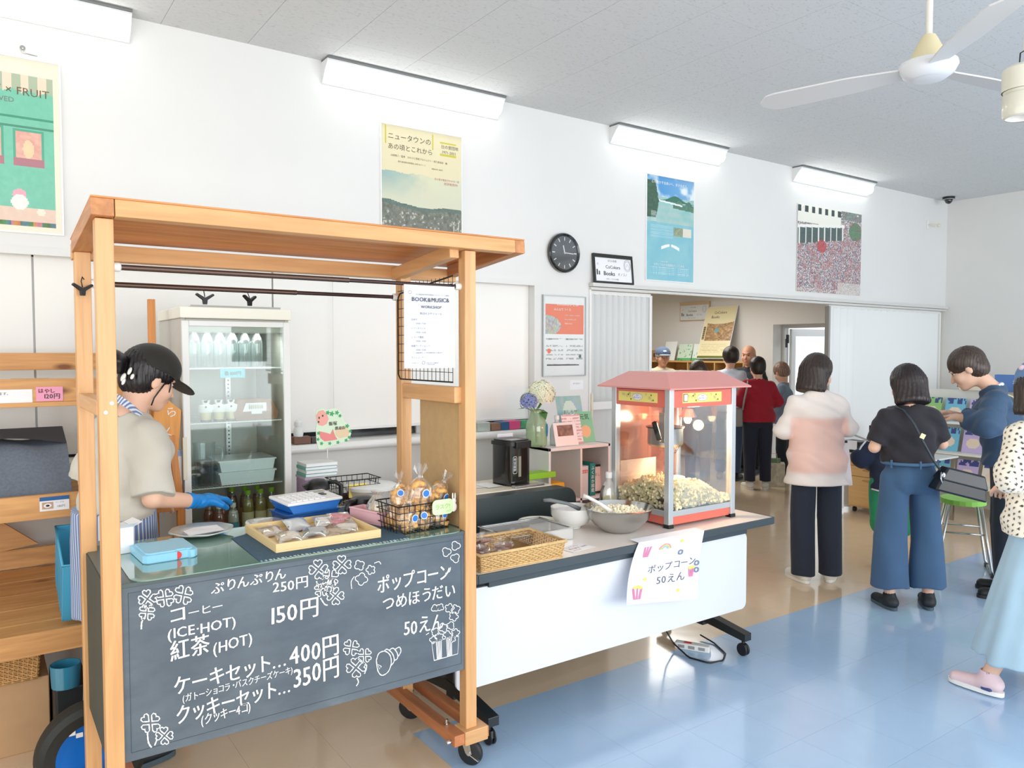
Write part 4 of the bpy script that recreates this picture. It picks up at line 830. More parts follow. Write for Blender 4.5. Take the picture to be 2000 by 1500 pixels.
for k, (x, y, lb, nm, tx) in enumerate(((.17, .10, RED, 'front left red-labelled', 'トマト'), (.205, .17, RED, 'rear left red-labelled', 'トマト'), (.235, .10, BL, 'front blue-labelled', 'カルピ'), (.15, .20, RED, 'farthest red-labelled', ''), (.215, .26, RED, 'rear right red-labelled', ''))):
    bottle('juice_bottle', nm + ' white-capped drink bottle on the bottom fridge shelf', (FX + x, FY + y, .62 + .10), .185, .026, mat('tomato_juice', (150, 50, 30), .2) if lb is RED else mat('milk_drink', (232, 232, 222), .3), WC, lb, 'white-capped drink bottles', (tx, WPLAS) if tx else None)
for k, (x, y) in enumerate(((.075, .09), (.125, .09), (.09, .16))):
    t = thing('jelly_cup', ('left', 'right', 'rear')[k] + ' red jelly cup at the bottom left of the fridge', 'dessert', (FX + x, FY + y, .62 + .155), 0, 'red jelly cups'); MB().lathe([(0, .002), (.021, .002), (.025, .04), (0, .04)], 18).build('jelly', mat('red_jelly', (206, 44, 60), .15), t); MB().lathe([(0, 0), (.022, 0), (.027, .055), (0, .062)], 18).build('cup', PET, t)
for k, (x, y) in enumerate(((.10, .12), (.14, .14), (.13, .2))): pass
FR_ = [o for o in bpy.data.objects if o.name == 'display_fridge'][0]; MB().box((.03, .04, 0), (.45, .40, .10)).box((.035, .05, .10), (.115, .38, .155)).box((.24, .05, .10), (.45, .40, .12)).build('bottle_step', FW, FR_, loc=(0, 0, .62))
# side desk behind the counter
t = thing('side_desk', 'narrow white side desk behind the cart and sofa', 'desk', (1.27, 3.42, 0)); MB().box((0, 0, .845), (1.40, .34, .868)).build('desk_top', mat('desk_cream', (226, 216, 196), .5), t, bevel=.003)
for x in (.03, .66):
    for y in (.03, .28): MB().box((x, y, 0), (x + .03, y + .03, .845)).build('leg', STEEL, t)
DZ = .869
def book(name, lab, cat, a, b, cover, loc, page=True, group=None, rot=None):
    t = thing(name, lab, cat, loc, 0, group, rot); w_, d, h = b
    MB().box((0, 0, 0), (w_, d, h * .12)).box((0, 0, h * .88), (w_, d, h)).box((0, 0, 0), (.0015, d, h)).build('cover', cover, t); MB().box((.001, .001, h * .12), (w_ - .002, d - .002, h * .88)).build('pages', PAPER, t); return t
t = thing('storage_tin', 'purple patterned tin under the stack of pale books', 'box', (1.30, 3.60, DZ)); MB().box((0, 0, 0), (.09, .13, .135)).build('body', mat('lilac_pattern', (186, 160, 190), .6, noise=.35, nscale=120), t, bevel=.004); MB().box((-.002, -.002, .13), (.092, .132, .142)).build('lid', mat('lilac_lid', (206, 190, 206), .5), t)
for k in range(4): book('booklet', ('lowest', 'second', 'third', 'topmost')[k] + ' of four white and teal booklets stacked beside the fridge', 'book', None, (.16, .13, .015), mat('teal_cover', (120, 190, 178), .5) if k % 2 == 0 else mat('white_cover', (232, 236, 232), .5), (1.30 + .004 * (k % 2), 3.595, DZ + .143 + k * .0165), group='booklets beside the fridge')
t = thing('thermos_jug', 'steel thermos jug with black lid and handle behind the counter', 'jug', (1.325, 3.50, DZ))
MB().lathe([(0, 0), (.062, 0), (.066, .01), (.070, .05), (.066, .085), (.055, .10)], 32).build('body', STEEL, t); MB().lathe([(.056, .098), (.057, .108), (.046, .135), (.03, .146), (0, .15)], 32).build('lid', BLACKP, t)
MB().tube([(.045, -.01, .128), (.08, -.02, .130), (.103, -.025, .11), (.103, -.025, .04), (.09, -.02, .02)], [.009, .011, .011, .010, .009], 10).build('handle', BLACKP, t); MB().prism([(-.06, .10), (-.075, .122), (-.04, .135), (-.03, .10)], -.012, .012, 'y').build('spout', BLACKP, t)
def wirebox(t, w_, d, h, r=.0016, nx=8, ny=6, nz=4, flare=.01, mt=None):
    m = MB(); q = lambda x, y, z: (x + (x - w_ / 2) / (w_ / 2) * flare * z / h, y + (y - d / 2) / (d / 2) * flare * z / h, z)
    for z in [h * k / nz for k in range(nz + 1)]: m.tube([q(0, 0, z), q(w_, 0, z), q(w_, d, z), q(0, d, z)], r * (1.6 if z == h else 1), 6, closed=True)
    for k in range(1, nx): x = w_ * k / nx; m.cyl(q(x, 0, 0), q(x, 0, h), r, n=5).cyl(q(x, d, 0), q(x, d, h), r, n=5).cyl((x, 0, 0), (x, d, 0), r, n=5)
    for k in range(1, ny): y = d * k / ny; m.cyl(q(0, y, 0), q(0, y, h), r, n=5).cyl(q(w_, y, 0), q(w_, y, h), r, n=5)
    return m.build('wire_frame', mt or DARKM, t)
t = thing('wire_basket', 'black wire basket with yellow card on the side desk', 'basket', (1.44, 3.53, DZ)); wirebox(t, .21, .14, .12); MB().box((.05, -.008, .035), (.145, -.006, .10)).build('price_card', mat('yellow_card', (240, 214, 110), .6), t)
m = MB(); text(m, 'ラスク', (.097, -.0085, .058), X1, Z1, .026, 'c', jitter=.06, bold=.0004); m.build('lettering', DI, t, fix=False)
t2 = thing('snack_bag', 'dark snack packets in the yellow-carded wire basket', 'snack', (1.45, 3.55, DZ + .003)); m = MB()
for k in range(5): m.ball((.03 + k * .035, .05 + .02 * (k % 2), .022), (.024, .03, .018), 10, 6)
m.build('packet', mat('dark_snack', (88, 56, 40), .5, noise=.3, nscale=80), t2)
t = thing('round_container', 'clear round tub with white lid behind the rusk basket', 'container', (1.62, 3.45 + .1, DZ)); MB().lathe([(0, 0), (.105, 0), (.125, .07)], 36).build('tub', clear('frosted_tub', (235, 235, 235), .15, .15, .3), t); MB().lathe([(.129, .066), (.131, .082), (.12, .088), (0, .09)], 36).build('lid', mat('lid_white', (234, 236, 232), .35), t)
m = MB()
for k in range(9): m.ball((random.uniform(-.07, .07), random.uniform(-.07, .07), random.uniform(.02, .05)), (.026, .02, .012), 8, 6)
m.build('contents', mat('pale_contents', (214, 208, 200), .5), t)
t = thing('pink_pouch', 'pink cloth pouch on the desk behind the rear right post', 'pouch', (1.90, 3.62, DZ)); MB().ball((0, 0, .035), (.09, .06, .035), 16, 10).ball((.06, .01, .055), (.06, .04, .02), 12, 8).build('pouch', mat('pink_cloth', (232, 166, 174), .8), t)
# pig card hanging on the blind
t = thing('pop_card', 'hand drawn pink pig and vine card standing on a stick before the blind', 'card', (1.46, 3.745, 1.085)); k_ = lambda px, py: ((W(px, py, Y=3.745) - t.location).x, (W(px, py, Y=3.745) - t.location).z)
O2 = [k_(*p) for p in ((618, 802), (628, 796), (636, 800), (655, 797), (667, 804), (668, 812), (674, 826), (684, 832), (686, 846), (682, 860), (662, 866), (648, 870), (632, 878), (622, 877), (618, 862), (617, 836), (620, 824), (616, 812))]
m = MB(); m.prism(O2, 0, .003, 'y'); m.build('card', mat('mint_card', (214, 234, 206), .6), t)
def shp(nm, pts, mt, y): m = MB(); m.prism([k_(*p) for p in pts], y, y + .0006, 'y'); m.build(nm, mt, t)
shp('pig_head', ((617, 812), (622, 803), (631, 801), (638, 808), (642, 818), (638, 828), (630, 832), (622, 830)), mat('pig_pink', (240, 172, 160), .7), -.001)
shp('pig_body', ((622, 842), (626, 856), (634, 862), (650, 860), (659, 858), (655, 852), (650, 838), (645, 848), (640, 846), (632, 844)), mat('pig_rose', (232, 140, 136), .7), -.001)
shp('signboard', ((655, 840), (672, 832), (683, 842), (680, 852), (664, 856), (656, 850)), mat('pale_tan', (232, 206, 170), .7), -.001)
m = MB()
for a in ((640, 806, 5), (648, 808, 6), (658, 806, 5), (664, 812, 4), (678, 832, 5), (684, 842, 4), (622, 846, 4), (621, 858, 4), (628, 866, 4), (644, 866, 4), (660, 864, 4), (676, 860, 4), (682, 854, 4)): c_ = k_(a[0], a[1]); m.prism([(c_[0] + a[2] * .0026 * (.7 + .3 * math.cos(q * 5)) * math.cos(q), c_[1] + a[2] * .0026 * (.7 + .3 * math.cos(q * 5)) * math.sin(q)) for q in np.linspace(0, 2 * PI, 17)[:-1]], -.0022, -.0016, 'y')
m.build('leaves', mat('leaf_green', (70, 168, 110), .7), t)
m = MB(); c_ = k_(642, 831); text(m, '飯塚', (c_[0], -.0026, c_[1]), X1, Z1, .022, jitter=.06, bold=.0004); c_ = k_(654, 839); text(m, '農産店', (c_[0], -.0026, c_[1]), X1, Z1, .0185, jitter=.06, bold=.0004)
for a in ((623, 816), (630, 812), (622, 824)): c_ = k_(*a); m.prism([(c_[0] + .004 * math.cos(q), c_[1] + .0055 * math.sin(q)) for q in np.linspace(0, 2 * PI, 9)[:-1]], -.003, -.0024, 'y')
m.build('lettering', DI, t, fix=False)
c_ = k_(640, 860); MB().cyl((c_[0], .006, DZ - 1.085), (c_[0], .006, c_[1]), .0025, n=8).build('stick', WPLAS, t)
# window sill objects
SZ = 1.087
t = thing('wood_block', 'small brown wooden block on the window sill beside the fridge', 'block', (1.495, YW - .085, SZ)); MB().box((0, 0, 0), (.10, .06, .042)).build('block', mat('walnut', (112, 72, 50), .5), t, bevel=.003)
t = thing('white_figurine', 'frosted white glass bottle standing on the brown wooden block', 'bottle', (1.53, YW - .055, SZ + .0425)); MB().lathe([(0, 0), (.026, 0), (.029, .02), (.026, .045), (.018, .055), (.024, .068), (.022, .085), (.01, .094), (0, .095)], 20).build('body', mat('milk_glass', (236, 238, 236), .3, sub=.3), t)
t = thing('black_box', 'dark box and strap lying on the sill behind the pig card', 'box', (1.60, YW - .08, SZ)); MB().box((0, 0, 0), (.16, .06, .034)).build('box', mat('dark_brown', (56, 38, 34), .5), t, bevel=.002)
for nm, lab, x0, x1, h, mt in (('clear_case', 'clear case with green base on the sill at left of the leaflets', 2.74, 2.84, .06, clear('case_film', (220, 240, 225), .3, film=.3)), ('brown_pack', 'brown packet on the sill beside the clear case', 2.85, 2.93, .05, mat('brown_pack', (140, 104, 84), .6)), ('blue_pack', 'green and blue packet lying on the sill', 2.92, 3.0, .055, mat('blue_pack', (44, 92, 140), .5)), ('pink_pack', 'bright pink packet on the sill above the hot water pot', 2.99, 3.09, .058, mat('pink_pack', (222, 78, 134), .5)), ('green_pack', 'green and white packet at the right end of the sill', 3.09, 3.18, .055, mat('green_pack', (70, 150, 104), .5, noise=.3, nscale=40))):
    tag(MB().box((x0, YW - .09, SZ), (x1, YW - .01, SZ + h)).build(nm, mt, bevel=.004), lab, 'packet')
# hot water pot, sofa
t = thing('hot_water_pot', 'tall black electric hot water dispenser on the side desk', 'dispenser', (2.50, 3.58, DZ), rad(6))
def srect(a, b, r, n=5): return rrect(-a, -b, a, b, r, n)
GB = mat('gloss_black', (26, 28, 26), .12, coat=.6)
m = MB(); m.prism(srect(.088, .088, .045), 0, .225, 'z', smooth=True); m.build('body', GB, t)
m = MB(); m.prism(srect(.092, .096, .045), .226, .248, 'z', smooth=True).prism(srect(.08, .084, .04), .248, .256, 'z', smooth=True).box((-.055, -.112, .212), (.055, -.08, .250)); m.build('lid', BLACKP, t, bevel=.003)
m = MB(); m.prism([(-.06, -.07), (.02, -.07), (.02, -.02), (-.06, -.02)], .2562, .257, 'z'); m.build('control_panel', mat('silver_print', (170, 172, 170), .4), t)
m = MB(); q = rrect(-.062, .07, -.034, .165, .008); m.ribbon([(a, b) for a, b in q], .0022, Vector((0, -.0895, 0)), X1, Z1, True); text(m, '電動給湯', (-.041, -.0895, .082), Z1, NX, .019); m.build('lettering', WPLAS, t, fix=False)
MB().box((-.022, -.0895, .05), (-.002, -.087, .165)).build('water_gauge', mat('gauge', (150, 148, 130), .2), t)
t = thing('black_sofa', 'black leather sofa back standing behind the folding table', 'sofa', (2.02, 3.10, 0)); LE = mat('black_leather', (46, 58, 60), .42, bump=.2, nscale=160)
m = MB(); P = [(a, b) for a, b in rrect(0, .40, .745, .862, .07, 8, (1, 1, 0, 0))]; m.prism(P, .22, .32, 'y', smooth=False); m.build('backrest', LE, t, bevel=.012)
MB().box((0, .325, .20), (.745, .70, .42)).build('seat', LE, t, bevel=.03)
for x in (.03, .68):
    for y in (.25, .62): MB().cyl((x + .02, y + .02, 0), (x + .02, y + .02, .2), .018).build('leg', STEEL, t)
t = thing('papers', 'leaflets and papers spread on the side desk left of the pot', 'papers', (2.1, 3.48, DZ))
for k, (x, y, a, c_) in enumerate(((.05, .05, .2, 'paper_a'), (.14, .08, -.3, 'paper_b'), (.02, .14, .5, 'paper_c'), (.2, .03, .1, 'paper_d'))): MB().box((0, 0, k * .0012), (.10, .14, k * .0012 + .001)).build('sheet', mat(c_, ((236, 234, 214), (232, 228, 222), (226, 232, 224), (238, 238, 236))[k], .6), t, (x, y, 0), rot=(0, 0, a))
tag(MB().box((2.42, 3.42, DZ), (2.62, 3.46, DZ + .012)).build('tablet', STEEL, bevel=.002), 'flat silver tray edge in front of the pot', 'tray')
# white shelf unit
sy = 3.62; sx0 = W(1072, 870, Y=sy).x; sx1 = W(1192, 870, Y=sy).x; st = 1.040; sw = sx1 - sx0
t = thing('white_shelf_unit', 'white two-bay shelf unit with vase and leaflets on top', 'shelf', (sx0, sy, 0)); SW_ = mat('shelf_white', (232, 232, 228), .45)
for a, b, n_ in (((0, 0, 0), (.016, .33, st), 'side_panel'), ((sw - .016, 0, 0), (sw, .33, st), 'side_panel'), ((sw * .50, 0, .02), (sw * .50 + .016, .32, st - .018), 'divider'), ((0, 0, st - .018), (sw, .33, st), 'top_board'), ((.016, 0, .70), (sw - .016, .32, .716), 'shelf_board'), ((.016, 0, .36), (sw - .016, .32, .376), 'shelf_board'), ((.016, 0, .02), (sw - .016, .32, .036), 'shelf_board'), ((.016, .32, .02), (sw - .016, .326, st - .018), 'back_panel')): MB().box(a, b).build(n_, SW_, t, bevel=.0015)
ZS = .7165
def at(px, py, Y=sy + .05): p = W(px, py, Y=Y); return p
tag(MB().box((0, 0, 0), (.12, .14, .105)).build('yellow_pack', mat('yellow_pack', (238, 186, 50), .5), None, (sx0 + .03, sy + .03, ZS), bevel=.01), 'yellow and blue tissue pack in the left bay of the white unit', 'packet'); 
t = thing('blue_pack', 'light blue pack front in the left bay under the yellow one', 'packet', (sx0 + .03, sy + .012, ZS)); MB().box((0, 0, 0), (.13, .017, .055)).build('pack', mat('light_blue_pack', (140, 190, 230), .5), t, bevel=.004); m = MB(); text(m, 'モイスチャー', (.065, -.001, .03), X1, Z1, .018, 'c', bold=.0003); m.build('lettering', mat('blue_ink', (40, 80, 170), .6), t, fix=False)
tag(MB().box((0, 0, 0), (.25, .1, .035)).build('green_folder', mat('lime_folder', (150, 206, 50), .5), None, (sx0 - .21, sy - .02, DZ), bevel=.004), 'lime green folder lying behind the hot water pot', 'folder')
bx = sx0 + sw * .5 + .02
t = thing('standing_book', 'white booklet with red heading standing in the right bay', 'book', (bx + .005, sy + .03, ZS)); MB().box((0, 0, 0), (.065, .14, .19)).build('cover', mat('pale_grey_cover', (216, 216, 214), .5), t); MB().box((.006, -.001, .145), (.06, 0, .165)).build('heading', mat('red_label', (200, 60, 44), .5), t); m = MB(); text(m, '保存版', (.033, -.0015, .148), X1, Z1, .017, 'c'); m.build('lettering', PAPER, t, fix=False)
t = thing('standing_book', 'teal spined directory standing in the right bay', 'book', (bx + .075, sy + .02, ZS)); MB().box((0, 0, 0), (.045, .16, .205)).build('cover', mat('teal_book', (18, 128, 118), .5), t, bevel=.002); m = MB()
for i, ch in enumerate('ふくおか図鑑'): text(m, ch, (.010, -.001, .165 - i * .028), X1, Z1, .026, bold=.0004)
m.build('lettering', PAPER, t, fix=False)
t = thing('framed_notice', 'black framed notice leaning in the right bay of the white unit', 'frame', (bx + .125, sy + .06, ZS + .002), 0, None, (rad(-5), 0, 0)); m = MB()
for a, b in (((0, 0, 0), (.115, .012, .012)), ((0, 0, .168), (.115, .012, .18)), ((0, 0, .012), (.01, .012, .168)), ((.105, 0, .012), (.115, .012, .168))): m.box(a, b)
m.build('frame', BLACKP, t); MB().box((.01, .004, .012), (.105, .008, .168)).build('print', PAPER, t); m = MB(); text(m, 'しました', (.057, .003, .11), X1, Z1, .022, 'c'); m.build('lettering', GREYINK, t, fix=False)
tag(MB().box((0, 0, 0), (.06, .2, .25)).build('file_box', mat('file_black', (46, 50, 52), .5), None, (bx + .01, sy + .04, .377), bevel=.002), 'dark file box in the lower bay of the white unit', 'box')
# on top of the unit: vase, sanitiser, leaflets
vx, vy = sx0 + .02, sy + .15
t = thing('flower_vase', 'pale green glass vase of white and blue hydrangeas', 'vase', (vx, vy, st)); MB().lathe([(0, 0), (.058, 0), (.066, .012), (.066, .12), (.06, .15), (.042, .185), (.038, .215), (.044, .225)], 28).build('vase', clear('vase_glass', (215, 232, 205), .12, .05, .35, (206, 224, 190)), t)
a_ = rad(-50); m = MB(); m.ball((.0, 0, 0), (.024, .004, .042), 16, 10, Matrix.Rotation(a_ + PI / 2, 4, 'Z')); m.build('blue_sticker', mat('sticker_blue', (20, 132, 186), .4), t, (.066 * math.cos(a_), .066 * math.sin(a_), .10))
def bloom(nm, c_, r, n_, mt, par, sz=.012):
    m = MB(); g = PI * (3 - 5 ** .5)
    for i in range(n_):
        zz = 1 - 1.6 * i / n_; rr = math.sqrt(max(0, 1 - zz * zz)); th = g * i; d = Vector((rr * math.cos(th), rr * math.sin(th), zz)); p = Vector(c_) + d * (r * random.uniform(.88, 1.06)); u = d.orthogonal().normalized(); v = d.cross(u); a0 = random.random() * 3
        for q in range(4):
            a = a0 + q * PI / 2; e = u * math.cos(a) + v * math.sin(a); f_ = d.cross(e); m.add([p, p + e * sz * .6 + f_ * sz * .45, p + e * sz * 1.1 + d * .002, p + e * sz * .6 - f_ * sz * .45], [(0, 1, 2, 3)])
    return stuff(m.build(nm, mt, par, fix=False))
bloom('white_bloom', (.035, .0, .32), .085, 190, mat('white_petal', (240, 242, 214), .7), t, .014); bloom('blue_bloom', (-.075, -.02, .275), .052, 70, mat('blue_petal', (132, 144, 206), .7), t, .012); bloom('green_buds', (-.085, -.01, .295), .035, 60, mat('bud_green', (150, 160, 140), .7), t, .007)
m = MB()
for a, b, wd in (((-.03, -.02, .225), (.06, -.05, .20), .03), ((-.03, 0, .22), (-.16, -.02, .235), .016), ((.0, -.02, .23), (.02, -.05, .27), .03), ((.02, -.02, .22), (.01, -.08, .165), .03)):
    a = Vector(a); b = Vector(b); s_ = (b - a).cross(Z1).normalized() * wd; mm = (a + b) / 2 + Vector((0, 0, .015)); m.add([a, mm + s_, b, mm - s_, mm + Vector((0, 0, -.004))], [(0, 1, 4), (1, 2, 4), (2, 3, 4), (3, 0, 4)])
m.build('leaf', mat('leaf_dark', (66, 120, 50), .5), t); m = MB()
for k in range(4): m.tube([(0, 0, .02), (.01 * k - .015, .01, .2), ((.035, -.07, .03, -.05)[k], 0, .27)], .003, 6)
m.build('stem', mat('leaf_mid', (110, 150, 80), .6), t)
t = thing('pump_bottle', 'clear sanitiser bottle between the vase and leaflets', 'bottle', (vx + .135, vy - .03, st)); MB().lathe([(0, 0), (.042, 0), (.044, .01), (.044, .10), (.03, .135), (.014, .145), (.014, .165), (0, .165)], 24).build('body', clear('frost_bottle', (236, 238, 240), .12, .1, .35), t); MB().lathe([(.016, .16), (.016, .185), (0, .188)], 16).build('cap', WPLAS, t)
def stand(lab, px0, px1, py0, py1, Y, base, fn=None, lean=14, txt=None):
    p = W(px0, py1, Y=Y); w_ = (W(px1, py1, Y=Y) - p).x; h = (W(px0, py0, Y=Y).z - st) / math.cos(rad(lean)); t = thing('leaflet', lab, 'leaflet', (p.x, Y, st + .0015), 0, None, (rad(-lean), 0, 0))
    MB().box((0, 0, 0), (w_, .002, h)).build('sheet', base, t)
    if fn: painted('print', (0, -.0012, 0), X1, Z1, w_, h, 26, 36, fn, t, .3)
    if txt: m = MB(); [text(m, s_, (w_ * a, -.002, h * b), X1, Z1, w_ * sz, 'c') for s_, a, b, sz in txt]; m.build('lettering', INK, t, fix=False)
    return t
stand('leaflet with green leaf border standing at the rear of the stand', 1097, 1146, 776, 832, sy + .26, PAPER, lambda u, v: rgbmix((206 + 20 * u, 232 + u * 0, 220 + u * 0), (((u - .5) / .3) ** 2 + ((v - .5) / .4) ** 2 > 1) * 1., (130 + 60 * vnoise(u, v, 8, 8, 3), 196 + u * 0, 176 + 40 * vnoise(u, v, 8, 8, 2))), txt=(('おしらせ', .5, .6, .14), ('ひのさと', .5, .42, .14)))
stand('green leaflet with a figure at the right of the stand', 1132, 1163, 806, 862, sy + .13, mat('mint_sheet', (150, 212, 176), .5), lambda u, v: rgbmix((140 + u * 0, 204 + u * 0, 160 + u * 0), (((u - .5) / .3) ** 2 + ((v - .35) / .2) ** 2 < 1) * 1., (236, 190, 140)), txt=(('元気', .5, .75, .3),))
stand('white leaflet with pink writing in the middle of the stand', 1104, 1140, 812, 862, sy + .10, PAPER, lambda u, v: rgbmix((238 + u * 0, 234 + u * 0, 232 + u * 0), ((np.sin(v * 60) > .2) & (vnoise(u, v, 12, 20, 4) > .45)) * .6, (206, 120, 130)))
stand('white card with a dark brown photograph at the front left of the stand', 1086, 1130, 828, 868, sy + .05, PAPER, lambda u, v: rgbmix((238 + u * 0, 236 + u * 0, 234 + u * 0), (inr(u, v, .15, .85, .42, .88)) * 1., (92 + 90 * vnoise(u, v, 10, 10, 7), 66 + 80 * vnoise(u, v, 10, 10, 7), 56 + 70 * vnoise(u, v, 10, 10, 7))))
for k, (x, mt, lab, z) in enumerate(((2.60, PAPER, 'white card stuck up behind the hot water pot', .27), (2.66, mat('pale_yellow_card', (240, 236, 190), .6), 'pale yellow card behind the hot water pot', .24))):
    t = thing('price_card', lab, 'card', (x - .1, 3.72, DZ)); MB().box((0, 0, 0), (.11, .002, z)).build('card', mt, t); m = MB(); text(m, 'ドリンク 100円' if k == 0 else 'お茶 どうぞ', (.055, -.001, z - .03), X1, Z1, .014, 'c'); m.build('lettering', INK, t, fix=False)
# ================================================================ on the cart counter (z = 0.942)
TZ = .9422
def ctr(px, py, Z=TZ): return W(px, py, Z=Z)
# milk carton-like box at the left
t = thing('white_carton', 'open white paper carton at the left end of the counter', 'box', (.36, 2.83, TZ), rad(10)); MB().box((0, 0, 0), (.07, .10, .088)).build('box', PAPER, t, bevel=.002)
m = MB().add([(0, 0, .088), (.07, 0, .088), (.075, -.03, .105), (-.005, -.03, .105)], [(0, 1, 2, 3)]).add([(.07, 0, .088), (.07, .1, .088), (.10, .1, .10), (.10, 0, .10)], [(0, 1, 2, 3)]); m.build('flap', PAPER, t)
# ice pack
t = thing('ice_pack', 'light blue hard ice pack with a red stopper on the counter', 'ice pack', (.505, 2.755, TZ), rad(3)); IB = mat('ice_blue', (150, 212, 238), .3, sub=.2)
m = MB(); P = [(-.105, -.085), (-.09, -.1), (.02, -.1), (.03, -.092), (.065, -.092), (.075, -.1), (.09, -.1), (.105, -.085), (.105, .085), (.09, .1), (.06, .1), (.05, .088), (-.05, .088), (-.06, .1), (-.09, .1), (-.105, .085)]
P = [(x * .80, y) for x, y in P]
m.prism(P, .002, .026, 'z').prism([(x * .86, y * .86) for x, y in P], .026, .030, 'z').prism([(x * .96, y * .96) for x, y in P], 0, .002, 'z'); m.build('body', IB, t, bevel=.004)
MB().cyl((.02, -.098, .014), (.02, -.090, .014), .012, .012, 16).build('stopper', mat('red_stopper', (226, 60, 60), .4), t)
# plates
def octplate(name, lab, loc, r, mt, paper=False):
    t = thing(name, lab, 'plate', loc); m = MB(); n = 8; V = []; prof = ((0, .004), (.55, .004), (.68, .009), (1.0, .020), (.99, .024), (.66, .013), (.5, .008), (0, .008))
    for rr, z in prof: V += [(r * rr * (1 + .03 * math.cos(8 * a)) * math.cos(a), r * rr * (1 + .03 * math.cos(8 * a)) * math.sin(a), z) for a in np.linspace(0, 2 * PI, 33)[:-1]]
    m.add(V, [(k * 32 + i, k * 32 + (i + 1) % 32, (k + 1) * 32 + (i + 1) % 32, (k + 1) * 32 + i) for k in range(len(prof) - 1) for i in range(32)], True); m.build('plate', mt, t, fix=True); return t
GP = mat('grey_glaze', (196, 204, 200), .2, coat=.5)
octplate('octagonal_plate', 'pale grey octagonal plate beside the gloved hand', (.675, 2.97, TZ), .112, GP)
t = thing('paper_napkin', 'folded white napkin lying on the grey plate', 'napkin', (.675, 2.97, TZ + .0135), rad(18)); MB().add([(-.075, -.045, .004), (.06, -.06, .003), (.075, .02, .008), (.0, .055, .006), (-.06, .02, .009)], [(0, 1, 2, 3, 4)]).add([(-.075, -.045, .0), (.06, -.06, .0), (.075, .02, .0), (.0, .055, .0), (-.06, .02, .0)], [(4, 3, 2, 1, 0)]).build('sheet', PAPER, t)
octplate('small_plate', 'small white plate with a wrapped cookie beside the wooden tray', (.905, 2.965, TZ), .07, mat('white_glaze', (236, 236, 232), .2, coat=.5))
t = thing('round_cookie', 'round golden cookie in clear wrap on the small plate', 'cookie', (.915, 2.955, TZ + .017)); MB().lathe([(0, 0), (.034, 0), (.037, .004), (.032, .009), (0, .010)], 24).build('cookie', mat('golden_cookie', (214, 160, 92), .7, noise=.15, nscale=60), t); MB().add([(-.05, -.035, .012), (.05, -.04, .012), (.055, .04, .013), (-.045, .04, .011)], [(0, 1, 2, 3)]).build('wrapper', clear('film', gloss=.15, film=.08), t)
# place mat
t = thing('place_mat', 'dark blue woven place mat under the wooden tray', 'mat', (0, 0, TZ)); Q = [ctr(505, 1095), ctr(790, 1047), ctr(690, 985), ctr(452, 1052)]; Q[1].y = Q[0].y = 2.488
m = MB(); m.prism([(p.x, p.y) for p in Q], .0003, .002, 'z'); m.build('cloth', mat('navy_linen', (64, 92, 112), .9, noise=.12, nscale=200, bump=.3), t); m = MB(); n = 40
for k in range(n): p = Q[0].lerp(Q[1], (k + .5) / n); m.box((p.x - .003, p.y - .012, .0003), (p.x + .001 + .002 * (k % 3), p.y, .0012))
stuff(m.build('fringe', mat('fringe_white', (176, 190, 196), .9), t))
# wooden tray and cookie packets
t = thing('wooden_tray', 'pale wooden tray of wrapped cookies at the front of the counter', 'tray', (.815, 2.545, TZ + .0022)); TWD = mat('pale_pine', (232, 206, 150), .5, noise=.04, nscale=30, nstretch=(1, 8, 8)); tw, td = .385, .36
for a, b, n_ in (((0, 0, 0), (tw, td, .006), 'tray_base'), ((0, 0, .006), (tw, .010, .030), 'tray_side'), ((0, td - .010, .006), (tw, td, .030), 'tray_side'), ((0, .010, .006), (.010, td - .010, .030), 'tray_side'), ((tw - .010, .010, .006), (tw, td - .010, .030), 'tray_side')): MB().box(a, b).build(n_, TWD, t, bevel=.0012)
FILM = clear('packet_film', gloss=.07, rough=.12, film=.05)
def packet(lab, loc, rz, col, wd=.085, dp=.115, tilt=8, alum=False, group='cookie packets in the wooden tray'):
    t = thing('cookie_packet', lab, 'cookie', loc, 0, group, (rad(tilt), 0, rz)); m = MB(); n = 8; V = []
    for j in range(n + 1):
        for i in range(n + 1):
            a, b = i / n * 2 - 1, j / n * 2 - 1; z = .012 * max(0, (1 - a * a) * (1 - b * b)) ** .5 + random.uniform(0, .0015); V.append((a * wd / 2, b * dp / 2, z))
    F = [(j * (n + 1) + i, j * (n + 1) + i + 1, (j + 1) * (n + 1) + i + 1, (j + 1) * (n + 1) + i) for j in range(n) for i in range(n)]
    V += [(x, y, -.4 * z) for x, y, z in V]; k = (n + 1) ** 2; F += [tuple(k + i for i in f[::-1]) for f in F]; m.add(V, F, True); m.build('wrapper', mat('alu_film', (206, 208, 208), .3, metal=.4) if alum else FILM, t)
    m = MB(); c2 = mat('cookie_%d_%d' % (col[0], col[1]), col, .8, noise=.18, nscale=90)
    for x, y in ((-.016, -.02), (.016, .018), (-.012, .03)): m.ball((x, y, .002), (.025, .022, .005), 14, 6)
    m.build('cookie', c2, t)
